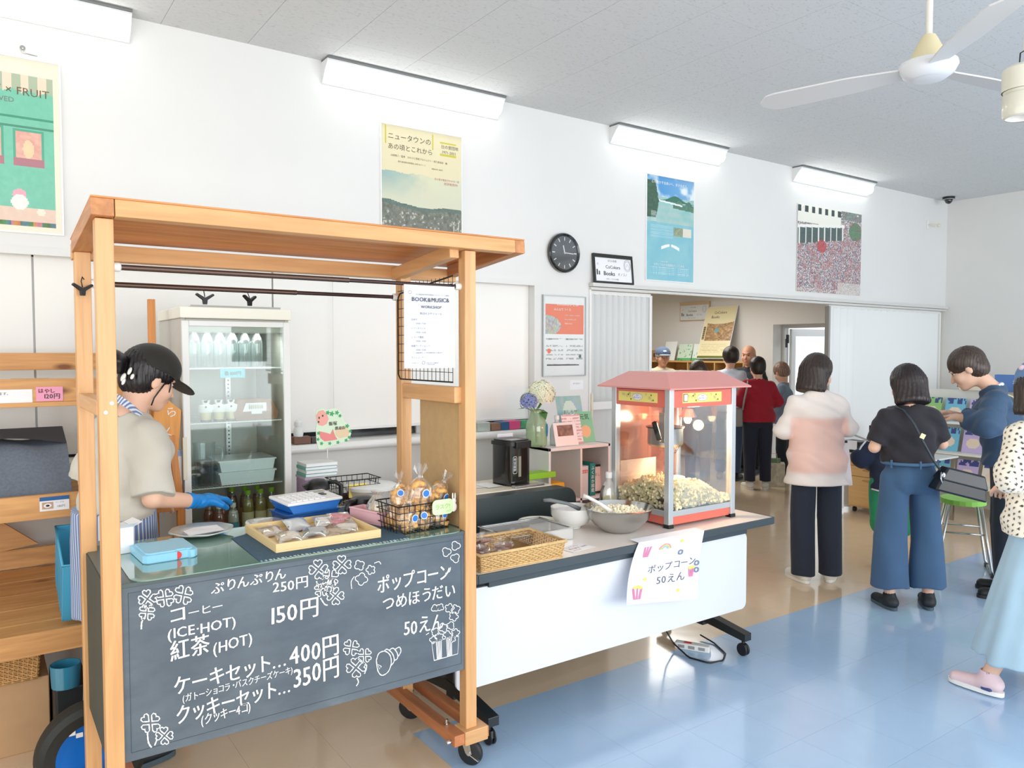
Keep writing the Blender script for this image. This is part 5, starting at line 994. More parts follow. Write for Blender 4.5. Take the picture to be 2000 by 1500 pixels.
for k, (lab, x, y, col, al, tl) in enumerate((('tan cookie packet at the left of the wooden tray', .06, .24, (206, 164, 118), False, 10), ('oat cookie packet at the front left corner of the tray', .085, .12, (222, 196, 154), False, 8), ('silver wrapped packet at the back of the wooden tray', .17, .28, (96, 92, 90), True, 12), ('charcoal cookie packet in the middle of the tray', .19, .15, (110, 108, 108), False, 8), ('packet of white striped cookies at the rear right of the tray', .28, .27, (226, 214, 204), False, 12), ('packet with a pink heart cookie at the rear right corner', .33, .24, (232, 150, 160), False, 14), ('pale sugar cookie packet at the right front of the tray', .31, .14, (226, 206, 176), False, 8), ('small broken biscuit packet in the front right corner', .25, .07, (214, 190, 158), False, 6))):
    packet(lab, (.815 + x, 2.545 + y, TZ + .018 + .004 * (k % 3) + .008 * (k == 5)), random.uniform(-.3, .3) - .3, col, tilt=tl, alum=al)
# cash boxes and calculator
BB = mat('blue_box', (34, 112, 196), .35); BB2 = mat('deep_blue_box', (30, 84, 150), .3)
cx, cy = 1.085, 3.015
t = thing('blue_cash_box', 'deep blue plastic box at the bottom of the two stacked boxes', 'box', (cx, cy, TZ), rad(8)); MB().prism([(-.10, 0), (.10, 0), (.112, .042), (-.112, .042)], -.075, .075, 'y').box((-.116, -.08, .038), (.116, .08, .044)).build('body', BB2, t, bevel=.003)
t = thing('blue_coin_tray', 'bright blue coin tray stacked under the calculator', 'box', (cx + .005, cy, TZ + .0445), rad(8)); MB().prism([(-.095, 0), (.095, 0), (.115, .034), (-.115, .034)], -.078, .078, 'y').box((-.118, -.083, .031), (.118, .083, .036)).build('body', BB, t, bevel=.003)
t = thing('calculator', 'large white desk calculator lying on the blue coin tray', 'calculator', (cx + .005, cy, TZ + .081), 0, None, (rad(3), 0, rad(8))); MB().box((-.12, -.085, 0), (.12, .085, .012)).build('case', mat('calc_white', (236, 238, 240), .3), t, bevel=.004)
m = MB()
for i in range(6):
    for j in range(5):
        x, y = -.10 + i * .026, -.07 + j * .024; m.box((x, y, .012), (x + .02, y + .016, .0155))
m.build('key', mat('key_white', (246, 246, 248), .4), t, bevel=.001); m = MB().box((.062, -.02, .012), (.082, -.008, .0158)).box((.062, .0, .012), (.082, .012, .0158)); m.build('dark_key', mat('key_dark', (70, 74, 90), .4), t); MB().box((.03, .035, .012), (.105, .066, .0135)).build('display', mat('lcd', (150, 158, 146), .2), t)
# jug handle, pink box with bag
t = thing('black_jug', 'squat black jug with a broad handle behind the pink box', 'jug', (1.31, 2.96, TZ)); MB().lathe([(0, 0), (.045, 0), (.05, .02), (.046, .07), (.03, .078), (0, .08)], 24).build('body', BLACKP, t); MB().tube([(-.035, -.02, .066), (-.075, -.04, .064), (-.085, -.045, .04), (-.075, -.04, .005)], [.012, .012, .011, .010], 10).build('handle', BLACKP, t)
t = thing('pink_container', 'pink rectangular food container beside the rusk basket', 'container', (1.275, 2.70, TZ + .002), rad(14)); PK = mat('pink_plastic', (238, 190, 198), .35)
m = MB(); m.box((0, 0, 0), (.07, .20, .008)); 
for a, b in (((0, 0, .008), (.07, .004, .052)), ((0, .196, .008), (.07, .20, .052)), ((0, .004, .008), (.004, .196, .052)), ((.066, .004, .008), (.07, .196, .052)), ((-.004, -.004, .046), (.074, 0, .054)), ((-.004, -.004, .046), (0, .2, .054))): m.box(a, b)
m.build('box', PK, t, bevel=.002)
t = thing('plastic_bag', 'gathered clear plastic bag resting in the pink container', 'bag', (1.305, 2.80, TZ + .012), rad(14)); m = MB(); V = []; n = 20
for k in range(7):
    r_ = (.030, .045, .044, .034, .022, .012, .024)[k]; z = (0, .02, .04, .062, .082, .096, .112)[k]; V += [(r_ * (1 + .18 * math.sin(i * 5 + k)) * .7 * math.cos(2 * PI * i / n), 1.5 * r_ * (1 + .18 * math.cos(i * 7)) * math.sin(2 * PI * i / n), z) for i in range(n)]
m.add(V, [(k * n + i, k * n + (i + 1) % n, (k + 1) * n + (i + 1) % n, (k + 1) * n + i) for k in range(6) for i in range(n)], False); m.build('bag', clear('bag_film', gloss=.2, rough=.1, film=.22, filmrgb=(240, 238, 225)), t)
m = MB(); m.ball((0, 0, .032), (.022, .045, .026), 12, 8); m.build('contents', mat('beige_contents', (226, 208, 160), .7), t)
# rusk basket
RUSK = mat('rusk', (222, 172, 104), .75, noise=.28, nscale=70); BFILM = clear('bag_clear', gloss=.10, rough=.08, film=.05)
rb = thing('wire_basket', 'black wire basket of rusk bags at the right end of the counter', 'basket', (1.275, 2.545, TZ + .0005), rad(3)); wirebox(rb, .215, .16, .105, nx=10, ny=7, nz=4)
ca = thing('price_card', 'pale green card with a white rabbit on the rusk basket', 'card', (1.405, 2.532, 1.0), rad(2)); m = MB(); m.prism(rrect(0, 0, .092, .058, .018), -.0015, 0, 'y'); m.build('card', mat('pale_green_card', (206, 240, 186), .6), ca)
m = MB(); m.ball((.098, .002, .022), (.014, .002, .018), 14, 8).ball((.098, .002, .045), (.011, .002, .011), 14, 8).ball((.093, .002, .064), (.0035, .0015, .014), 10, 8, Matrix.Translation((0, 0, 0))).ball((.104, .002, .063), (.0035, .0015, .014), 10, 8); m.build('rabbit', mat('rabbit_white', (246, 246, 244), .6), ca)
m = MB(); text(m, 'ラスク!', (.045, -.002, .022), X1, Z1, .022, 'c', jitter=.06, bold=.0004); text(m, '100円', (.082, -.002, .008), X1, Z1, .010, 'r'); m.build('lettering', mat('green_ink', (150, 196, 90), .7), ca, fix=False)
def rusk_bag(lab, loc, sc, rz, lean, tuft=True, rot=None, n=13):
    t = thing('rusk_bag', lab, 'snack', loc, 0, 'rusk bags in the wire basket', rot or (rad(lean), rad(lean * .4), rz)); m = MB()
    for k in range(n):
        a = random.uniform(0, 6.3); r_ = random.uniform(.0, .030); M_ = Matrix.Translation((r_ * math.cos(a), r_ * math.sin(a) * .8, .018 + .062 * k / n)) @ Matrix.Rotation(random.uniform(0, 3), 4, 'X') @ Matrix.Rotation(random.uniform(0, 3), 4, 'Z'); q = [(.018 * math.cos(b), .018 * math.sin(b), .004 * math.sin(3 * b)) for b in np.linspace(0, 5.0, 9)]; m.tube(q, [.006, .009, .010, .011, .011, .011, .010, .009, .006], 7, M=M_)
    o = m.build('rusks', RUSK, t, fix=False); o['kind'] = 'stuff'
    m = MB(); V = []; n2 = 18; R_ = (.020, .042, .046, .040, .024, .010, .008, .022); Zz = (0, .012, .04, .072, .09, .102, .110, .140)
    for k in range(8): V += [(R_[k] * (1 + .13 * math.sin(i * 4 + k)) * math.cos(2 * PI * i / n2), R_[k] * (1 + .13 * math.cos(i * 3 + k)) * (.8 if k < 5 else 1) * math.sin(2 * PI * i / n2), Zz[k] + (.012 * math.sin(i * 2.2) if k == 7 else 0)) for i in range(n2)]
    m.add(V, [(k * n2 + i, k * n2 + (i + 1) % n2, (k + 1) * n2 + (i + 1) % n2, (k + 1) * n2 + i) for k in range(7) for i in range(n2)] + [tuple(range(n2 - 1, -1, -1))], False); m.build('bag', BFILM, t)
    m = MB(); m.cyl((0, -.040, .055), (0, -.043, .055), .011, n=18); m.build('sticker', mat('sticker_blue2', (44, 120, 206), .4), t); m = MB(); m.cyl((0, -.0395, .055), (0, -.0415, .055), .014, n=18); m.build('sticker_rim', mat('sticker_rim', (214, 226, 240), .5), t)
    t.scale = (sc,) * 3
    return t
for a in (('rusk bag at the front left, low in the basket', (1.32, 2.575, TZ + .004), 1.05, .2, 4), ('rusk bag low in the middle of the basket', (1.385, 2.578, TZ + .004), 1.0, -.2, -4), ('rusk bag low at the right behind the rabbit card', (1.452, 2.585, TZ + .004), .95, .3, 5), ('rusk bag low at the back left of the basket', (1.32, 2.65, TZ + .004), 1.0, .5, -5), ('rusk bag low at the back right of the basket', (1.44, 2.65, TZ + .004), 1.0, -.3, -5), ('rusk bag heaped at the upper left with a blue sticker', (1.325, 2.62, TZ + .085), .95, -.5, -14), ('big rusk bag heaped in the middle with a tall twisted top', (1.385, 2.60, TZ + .082), 1.15, .05, 3), ('rusk bag heaped at the upper right, leaning over the card', (1.458, 2.615, TZ + .086), .95, .4, 24)): rusk_bag(*a)
# ================================================================ folding table with the popcorn machine
ft = thing('folding_table', 'white folding table with dark edge and white front panel beside the cart', 'table', (1.646, 2.59, 0)); TL_, TD, TH = 1.90, .60, .70
FX0 = Vector((1.646, 2.59, 0))
MB().box((0, 0, .705), (TL_, TD, .72)).build('table_top', mat('table_white', (236, 228, 220), .3, noise=.01, nscale=3), ft, bevel=.001)
EDG = mat('dark_edge', (62, 72, 78), .45)
m = MB().box((-.004, -.012, .682), (TL_ + .004, 0, .7205)).box((-.004, TD, .682), (TL_ + .004, TD + .010, .7205)).box((-.012, -.008, .682), (0, TD, .7205)).box((TL_, -.008, .682), (TL_ + .012, TD, .7205)); m.build('edge_strip', EDG, ft, bevel=.004)
MB().box((.02, .02, .682), (TL_ - .02, TD - .02, .705)).build('under_frame', EDG, ft)
MB().box((.06, .01, .655), (TL_ - .20, .04, .684)).build('panel_rail', EDG, ft)
MB().prism(rrect(-.09, .248, 1.715, .658, .035), .022, .034, 'y').build('front_panel', mat('panel_white', (226, 229, 236), .35), ft, bevel=.002)
TBK = mat('powder_black', (34, 38, 40), .4)
for x in (.04, 1.66):
    MB().box((x, .27, .09), (x + .045, .33, .682)).build('column', TBK, ft, bevel=.003); m = MB(); m.prism([(-.02, .085), (-.02, .125), (.25, .165), (.35, .165), (.62, .125), (.62, .085), (.3, .12)], x - .004, x + .048, 'x'); m.build('foot', TBK, ft, bevel=.003)
    for y in (.01, .57): 
        m = MB(); 
        for s_ in (-.014, .006): m.lathe([(0, 0), (.030, 0), (.034, .004), (.034, .008), (0, .008)], 24, M=Matrix.Translation((x + .02 + s_, y, .034)) @ Matrix.Rotation(rad(90), 4, 'Y'))
        m.cyl((x + .02, y, .05), (x + .02, y, .09), .008).prism([(-.026, .034), (.026, .034), (.02, .062), (-.02, .062)], x + .014, x + .026, 'x', Matrix.Translation((0, y, 0))); m.build('caster', BLACKP, ft)
MB().box((.085, .285, .40), (1.66, .315, .45)).build('stretcher', TBK, ft)
# hanging poster sheet
hs = thing('paper_sign', 'white hand-drawn popcorn sheet hanging over the table front', 'sign', (0, 2.575, 0)); m = MB(); A_ = W(1247, 1060, Y=2.575); B_ = W(1375, 1036, Y=2.575); C_ = W(1358, 1168, Y=2.54); D_ = W(1220, 1180, Y=2.50)
def hq(a, b):  # bilinear point on the sheet, curling outward at the bottom
    p = A_.lerp(B_, a).lerp(D_.lerp(C_, a), b); y = 2.573 - .075 * b * b * (1.15 - .5 * a) ; return Vector((p.x, y - 2.575, p.z))
n = 10; V = [hq(i / n, j / n) for j in range(n + 1) for i in range(n + 1)]; m.add(V, [(j * (n + 1) + i, j * (n + 1) + i + 1, (j + 1) * (n + 1) + i + 1, (j + 1) * (n + 1) + i) for j in range(n) for i in range(n)], True)
m.add([hq(0, 0), hq(1, 0), hq(1, 0) + Vector((0, .06, .004)), hq(0, 0) + Vector((0, .06, .004))], [(0, 1, 2, 3)]); m.build('sheet', mat('sheet_white', (238, 240, 248), .6), hs, fix=False)
def onsheet(mb):  # wrap flat (u, v in 0..1) drawings on the sheet
    out = []
    for x, y, z in mb.v: p = hq(min(max(x, 0), 1), 1 - min(max(z, 0), 1)); out.append((p.x, p.y - .0025 + y, p.z))
    mb.v = out; return mb
def sdraw(nm, rgb, fnm): m = MB(); fnm(m); onsheet(m).build(nm, mat('sheet_' + nm, rgb, .7), hs, fix=False)
O0 = Vector((0, 0, 0))
def rb_(m, pts, wd=.012): m.ribbon(pts, wd, O0, X1, Z1)
def wr(m):
    for s_, x, z, wd_, h_ in (('ポップコーン', .24, .47, .70, .14), ('50えん', .38, .27, .42, .15)):
        k = sum(glyphs(c)[2] + .1 for c in s_); x0 = x
        for c in s_:
            vs, fs, w_ = glyphs(c); m.add([(x0 + vx * wd_ / k, 0, z + vy * h_ + (x0 - .4) * .10) for vx, vy in vs], fs); x0 += (w_ + .1) * wd_ / k
sdraw('lettering', (96, 96, 110), wr)
for r_, c_ in ((.085, (232, 150, 150)), (.070, (240, 200, 130)), (.055, (170, 214, 160)), (.040, (160, 190, 226))): sdraw('rainbow_%s' % {.085: 'red', .070: 'yellow', .055: 'green', .040: 'blue'}[r_], c_, lambda m: rb_(m, [(.43 + r_ * math.cos(a), .80 + r_ * 1.1 * math.sin(a)) for a in np.linspace(.1, PI - .1, 12)], .014))
def cups(m):
    for x, z, w_, h_ in ((.17, .72, .10, .17), (.13, .07, .13, .16), (.88, .33, .08, .12)):
        for k in range(3): rb_(m, [(x - w_ * .38 + k * w_ * .38, z + h_), (x - w_ * .22 + k * w_ * .22, z)], .018)
        rb_(m, [(x - w_ / 2, z + h_), (x + w_ / 2, z + h_), (x + w_ * .33, z), (x - w_ * .33, z), (x - w_ / 2, z + h_)], .008)
sdraw('popcorn_cups', (222, 130, 170), cups)
def puffs(m):
    for x, z in ((.10, .245), (.14, .255), (.17, .24), (.86, .46), (.90, .47), (.67, .90), (.22, .36), (.70, .15)): m.prism([(x + .028 * math.cos(a), z + .026 * math.sin(a)) for a in np.linspace(0, 2 * PI, 9)[:-1]], -.0003, 0, 'y')
sdraw('yellow_puffs', (240, 226, 120), puffs)
def dots(m):
    for x, z in ((.68, .72), (.955, .52), (.96, .42)): m.ribbon([(x + .03 * math.cos(a), z + .032 * math.sin(a)) for a in np.linspace(0, 2 * PI, 11)[:-1]], .022, O0, X1, Z1, True)
sdraw('blue_swirls', (120, 134, 160), dots)
# popcorn machine
px0, py0, pz = 2.868, 2.71, .7205; pw, pd = .515, .43
pm_ = thing('popcorn_machine', 'coral red popcorn machine with a hipped roof on the folding table', 'popcorn machine', (px0, py0, pz))
COR = mat('coral_enamel', (226, 112, 94), .3, coat=.4); CORL = mat('coral_roof', (224, 146, 138), .25, coat=.5); ALU = mat('aluminium', (206, 210, 212), .32, metal=.6)
hb = .614; ht_ = .705  # glass top, band top
MB().box((.012, .012, .012), (pw - .012, pd - .012, .055)).build('base', COR, pm_, bevel=.003)
MB().box((.006, .006, .055), (pw - .006, pd - .006, .085)).build('base_rail', ALU, pm_, bevel=.002)
for x in (0, pw - .034):
    for y in (0, pd - .034): MB().box((x, y, .018), (x + .034, y + .034, ht_ + .008)).build('corner_post', ALU, pm_, bevel=.002); MB().box((x - .002, y - .002, 0), (x + .036, y + .036, .018)).build('rubber_foot', BLACKP, pm_)
for a, b in (((.034, .006, hb), (pw - .034, .022, ht_)), ((.034, pd - .022, hb), (pw - .034, pd - .006, ht_)), ((.006, .034, hb), (.022, pd - .034, ht_)), ((pw - .022, .034, hb), (pw - .006, pd - .034, ht_))): MB().box(a, b).build('top_band', COR, pm_, bevel=.002)
MB().box((.006, .006, ht_ - .004), (pw - .006, pd - .006, ht_ + .002)).build('top_plate', COR, pm_)
e = .055; i_ = .075; zt = .795; m = MB(); A = [(-e, -e, ht_ + .012), (pw + e, -e, ht_ + .012), (pw + e, pd + e, ht_ + .012), (-e, pd + e, ht_ + .012)]; B = [(i_ - .02, i_, zt), (pw - i_ + .02, i_, zt), (pw - i_ + .02, pd - i_, zt), (i_ - .02, pd - i_, zt)]
Lw = [(x, y, ht_ + .004) for x, y, z in A]; m.add(A + B + Lw, [(0, 1, 5, 4), (1, 2, 6, 5), (2, 3, 7, 6), (3, 0, 4, 7), (4, 5, 6, 7), (8, 9, 1, 0), (9, 10, 2, 1), (10, 11, 3, 2), (11, 8, 0, 3), (11, 10, 9, 8)]); m.build('roof', CORL, pm_)
PGL = clear('machine_glass', (248, 250, 250), .06)
for a, b, n_ in (((.034, .012, .085), (pw - .034, .016, hb), 0), ((.012, .034, .085), (.016, pd - .034, hb), 0), ((pw - .016, .034, .085), (pw - .012, pd - .034, hb), 0)): MB().box(a, b).build('glass_panel', PGL, pm_)
MB().box((.034, pd - .016, .085), (pw - .034, pd - .012, hb)).build('back_door', clear('amber_panel', (250, 205, 180), .12, .1, .10, (240, 150, 110)), pm_)
BAN = mat('banner_yellow', (240, 230, 130), .5)
def banner(x0, wd_, M_, sw):
    MB().box((0, -.0015, 0), (wd_, 0, .052), M_).build('banner', BAN, pm_)
    m = MB(); rng = random.Random(3)
    for k in range(14):
        x = rng.uniform(.03, wd_ - .01); z = rng.uniform(.007, .044); q = rng.uniform(.004, .007); 
        if abs(x - wd_ / 2) < .04: continue
        m.ribbon([(x + q * (1 + .2 * math.cos(3 * a)) * math.cos(a), z + q * math.sin(a)) for a in np.linspace(0, 2 * PI, 9)[:-1]], .0012, Vector((0, -.0022, 0)), X1, Z1, True)
    c = wd_ / 2; m.ribbon([(c + .038 * math.cos(a), .026 + .019 * math.sin(a)) for a in np.linspace(0, 2 * PI, 16)[:-1]], .0012, Vector((0, -.0022, 0)), X1, Z1, True); m.v = [tuple(M_ @ Vector(p)) for p in m.v]; m.build('banner_print', mat('grey_blue_ink', (120, 128, 150), .6), pm_, fix=False)
    m = MB(); m.prism([(c + .036 * math.cos(a), .026 + .017 * math.sin(a)) for a in np.linspace(0, 2 * PI, 16)[:-1]], -.0019, -.0016, 'y', M_); m.build('banner_badge', mat('badge_white', (236, 238, 246), .5), pm_)
    m = MB(); text(m, 'POP', (c, -.0024, .031), X1, Z1, .010, 'c'); text(m, 'ポップコーン', (c, -.0024, .018), X1, Z1, .010, 'c', bold=.0002); m.v = [tuple(M_ @ Vector(p)) for p in m.v]; m.build('banner_lettering', mat('banner_blue', (70, 90, 160), .6), pm_, fix=False)
    m = MB()
    for x, z in ((.11 * wd_ + .045, .036), (.85 * wd_, .038), (.30 * wd_ + .01, .012), (.90 * wd_, .012)): m.prism([(x + (.006 if k % 2 == 0 else .0028) * math.sin(k * PI / 5), z + (.006 if k % 2 == 0 else .0028) * math.cos(k * PI / 5)) for k in range(10)], -.0022, -.0016, 'y', M_)
    m.build('banner_star', mat('star_dark', (60, 80, 40), .6), pm_)
    if sw: MB().box((.008, -.004, .010), (.034, -.0015, .044), M_).build('rocker_switch', mat('switch_white', (230, 226, 226), .4), pm_); MB().box((.005, -.0028, .007), (.037, -.0014, .047), M_).build('switch_bezel', mat('switch_brown', (90, 50, 44), .5), pm_)
banner(0, .30, Matrix.Translation((.10, .006, hb + .022)), True); banner(0, .29, Matrix.Translation((.006, .38, hb + .022)) @ Matrix.Rotation(rad(-90), 4, 'Z'), False)
# kettle hangs inside
kx, ky, kz = .20, .22, .39
MB().lathe([(0, 0), (.085, 0), (.095, .012), (.095, .095), (.098, .10)], 36, (kx, ky, kz)).build('kettle', STEEL, pm_); m = MB().lathe([(.102, .098), (.104, .106), (.02, .112), (0, .112)], 30, (kx, ky, kz)); m.build('kettle_lid', mat('dark_steel', (70, 66, 62), .35, metal=.8), pm_)
MB().box((kx - .11, ky - .10, kz + .03), (kx - .06, ky - .06, kz + .19)).box((kx - .095, ky - .09, kz + .15), (kx - .075, ky - .07, hb + .06)).build('hanger_bracket', STEEL, pm_, bevel=.002)
MB().cyl((kx, ky, kz + .11), (kx, ky, hb + .06), .012).box((kx - .05, ky - .05, hb + .0), (kx + .05, ky + .05, hb + .07)).build('drive_motor', mat('copper_tone', (226, 190, 170), .3, metal=.5), pm_)
m = MB(); m.tube([(kx - .10, ky - .09, kz + .05), (kx - .14, ky - .10, kz + .045), (kx - .155, ky - .105, kz + .06)], .004, 8); m.build('handle_rod', CHROME, pm_); MB().cyl((kx - .155, ky - .105, kz + .055), (kx - .205, ky - .12, kz + .145), .014).build('kettle_handle', BLACKP, pm_)
m = MB(); m.tube([(kx + .16, ky + .04, hb + .05), (kx + .165, ky + .04, kz + .10), (kx + .15, ky + .03, kz), (kx + .09, ky + .01, kz - .045), (kx + .04, ky, kz - .02)], .006, 8); m.build('power_conduit', CHROME, pm_)
MB().lathe([(0, .045), (.018, .04), (.022, .02), (.012, 0), (.0, -.001)], 20, (.40, .24, .50)).build('lamp_bulb', mat('warm_bulb', (255, 226, 170), .4, emit=14), pm_)
l = bpy.data.lights.new('warm_lamp', 'POINT'); l.energy = 17; l.color = (1, .80, .52); l.shadow_soft_size = .03; lo = bpy.data.objects.new('warm_lamp', l); COL.objects.link(lo); lo.parent = pm_; lo.location = (.36, .12, .50)
MB().lathe([(.05, 0), (.028, .045), (0, .05)], 24, (.40, .24, .535)).build('lamp_shade', STEEL, pm_)
m = MB().add([(.04, pd - .03, .30), (pw - .2, pd - .03, .30), (pw - .2, pd - .03, .09), (.04, pd - .03, .09)], [(0, 1, 2, 3)]); m.build('crumb_guard', mat('warm_steel', (230, 204, 184), .5), pm_)
t = thing('white_cup', 'white lidded salt tub standing inside the popcorn machine', 'tub', (px0 + .41, py0 + .33, pz + .156)); MB().lathe([(0, -.07), (.040, -.07), (.045, 0)], 24).build('tub', mat('red_tub', (206, 74, 60), .4), t); MB().lathe([(.048, -.004), (.048, .03), (.04, .034), (0, .034)], 24).build('lid', WPLAS, t)
def kernels(n, place, rgb, name, parent, seed=1, s0=.0105):
    rng = random.Random(seed); m = MB()
    for _ in range(n):
        x, y, z = place(rng); s_ = s0 * rng.uniform(.7, 1.25)
        for q in range(3):
            d = Vector((rng.uniform(-1, 1), rng.uniform(-1, 1), rng.uniform(-1, 1))) * s_ * .75; r_ = s_ * rng.uniform(.55, .9); m.ball((x + d.x, y + d.y, z + d.z), r_, 6, 4)
    o = m.build(name, mat('popcorn_' + name, rgb, .8, sub=.15), parent, fix=False); return stuff(o)
def heap(rng):
    x = rng.uniform(.028, pw - .03); y = rng.uniform(.028, pd - .04); c = rng.random()
    if c < .25: y = rng.uniform(.024, .034)
    elif c < .40: x = rng.uniform(.024, .034)
    top = .155 + .05 * math.sin(x * 9 + .3) + .035 * math.sin(y * 11) + .02 * math.sin(x * 23)
    return x, y, .092 + (max(top, .12) - .092) * rng.random() ** (.35 if c >= .40 else .9)
m = MB(); n = 16; V = []
for j in range(n + 1):
    for i in range(n + 1):
        x = .022 + (pw - .044) * i / n; y = .022 + (pd - .044) * j / n; V.append((x, y, .09 + max(.01, .05 + .05 * math.sin(x * 9 + .3) + .035 * math.sin(y * 11) + .02 * math.sin(x * 23))))
m.add(V, [(j * (n + 1) + i, j * (n + 1) + i + 1, (j + 1) * (n + 1) + i + 1, (j + 1) * (n + 1) + i) for j in range(n) for i in range(n)], True); m.build('popcorn_bed', mat('popcorn_machine', (246, 222, 160), .8), pm_)
pc = kernels(1900, heap, (255, 236, 194), 'heap', None, 2); pc.location = (px0, py0, pz); pc.name = 'popcorn'; pc['label'] = 'heap of buttery popcorn filling the bottom of the popcorn machine'; pc['category'] = 'popcorn'
# bowls
t = thing('steel_bowl', 'large polished steel bowl of popcorn on the folding table', 'bowl', (2.64, 2.835, .7205)); pr = [(0, .001), (.075, .001), (.085, .006), (.125, .035), (.155, .075), (.170, .118), (.176, .120), (.170, .123), (.150, .075), (.120, .038), (.08, .010), (0, .006)]
MB().lathe(pr, 48, sharp=70).build('bowl', mat('bowl_steel', (196, 196, 194), .16, metal=1), t); 
def bh(rng):
    a = rng.uniform(0, 2 * PI); r_ = .128 * math.sqrt(rng.random()); return r_ * math.cos(a), r_ * math.sin(a), .092 + .025 * rng.random() - .02 * (r_ / .15)
p = kernels(420, bh, (246, 240, 214), 'bowlful', None, 5, .010); p.location = (2.64, 2.835, .7205); p.name = 'popcorn'; p['label'] = 'white popcorn heaped in the steel bowl'; p['category'] = 'popcorn'
m = MB().lathe([(0, .082), (.140, .078)], 30); o = m.build('popcorn_bed', MATS['popcorn_bowlful'], p)
t = thing('white_scoop', 'white plastic scoop standing in the steel popcorn bowl', 'scoop', (2.64, 2.835, .7205 + .1)); MB().tube([(-.06, -.02, .0), (-.10, .02, .04), (-.15, .06, .075), (-.17, .075, .082)], [.013, .009, .009, .012], 10).build('handle', WPLAS, t)
t = thing('white_bowl', 'deep white ceramic bowl beside the steel bowl', 'bowl', (2.49, 3.02, .7205)); MB().lathe([(0, .001), (.045, .001), (.048, .012), (.085, .03), (.108, .07), (.110, .108), (.104, .108), (.100, .07), (.07, .03), (0, .02)], 40, sharp=60).build('bowl', mat('white_glaze', (236, 236, 232), .2, coat=.5), t)
MB().lathe([(0, .085), (.101, .085)], 30).build('contents', mat('milky', (226, 230, 230), .3), t)
t = thing('grey_ladle', 'grey spoon handle leaning over the white bowl rim', 'ladle', (2.49, 3.02, .82)); MB().tube([(.02, -.04, .0), (-.04, -.01, .03), (-.12, .03, .05), (-.15, .045, .05)], [.012, .008, .010, .008], 8).build('handle', mat('ladle_grey', (120, 126, 128), .4), t)
t = thing('shallow_dish', 'shallow white dish behind the metal tray', 'dish', (2.33, 3.09, .7205)); MB().lathe([(0, .001), (.06, .001), (.10, .03), (.105, .045), (.098, .045), (.06, .012), (0, .01)], 32, sharp=60).build('dish', mat('cream_glaze', (234, 232, 214), .3, coat=.4), t)
t = thing('oil_bottle', 'clear handled bottle of yellow oil behind the steel bowl', 'bottle', (2.85, 3.14, .7205), rad(-20))
def hbottle(nm, mt, k=1.0, top=.235, y0=0):
    m = MB(); V = []; prof = [(0.001, y0 + .001), (.050, y0 + .001), (.055, .012), (.056, .06), (.052, .11), (.043, .15), (.027, .18), (.017, .19), (.017, top)]; prof = [p for p in prof if p[1] <= top]; n = 24
    for r_, z in prof: V += [(r_ * k * math.cos(a), r_ * k * .62 * math.sin(a), z) for a in np.linspace(0, 2 * PI, n + 1)[:-1]]
    m.add(V, [(q * n + i, q * n + (i + 1) % n, (q + 1) * n + (i + 1) % n, (q + 1) * n + i) for q in range(len(prof) - 1) for i in range(n)] + [tuple(range((len(prof) - 1) * n, len(prof) * n))], True); return m.build(nm, mt, t)
hbottle('bottle', clear('oil_plastic', (240, 240, 232), .18, .12, .25)); hbottle('oil', mat('oil', (222, 216, 120), .2), .93, .11, .003); MB().lathe([(.018, .205), (.019, .232), (.016, .238), (0, .238)], 20).build('cap', WPLAS, t); MB().tube([(-.034, -.008, .165), (-.048, -.014, .14), (-.050, -.016, .11), (-.045, -.012, .085)], .007, 8).build('grip', mat('grip_dark', (90, 88, 84), .5), t)
# metal tray and wicker basket
t = thing('metal_tray', 'rectangular steel tray with clear lid behind the wicker basket', 'tray', (1.98, 2.83, .7205), rad(0)); m = MB(); w_, d, h = .36, .27, .055
m.box((0, 0, 0), (w_, d, .003)); 
for a, b in (((0, 0, 0), (w_, .003, h)), ((0, d - .003, 0), (w_, d, h)), ((0, 0, 0), (.003, d, h)), ((w_ - .003, 0, 0), (w_, d, h)), ((-.008, -.008, h), (w_ + .008, .006, h + .003)), ((-.008, d - .006, h), (w_ + .008, d + .008, h + .003)), ((-.008, -.008, h), (.006, d + .008, h + .003)), ((w_ - .006, -.008, h), (w_ + .008, d + .008, h + .003))): m.box(a, b)
m.build('tray', mat('polished_steel', (205, 205, 203), .12, metal=1), t, bevel=.0015); MB().box((.006, .006, h - .004), (w_ - .006, d - .006, h - .002)).build('lid', clear('tray_lid', gloss=.3, film=.2), t); MB().box((.12, .05, .008), (.30, .20, .04)).build('paper_packets', mat('packet_white', (230, 222, 222), .7, noise=.12, nscale=40), t)
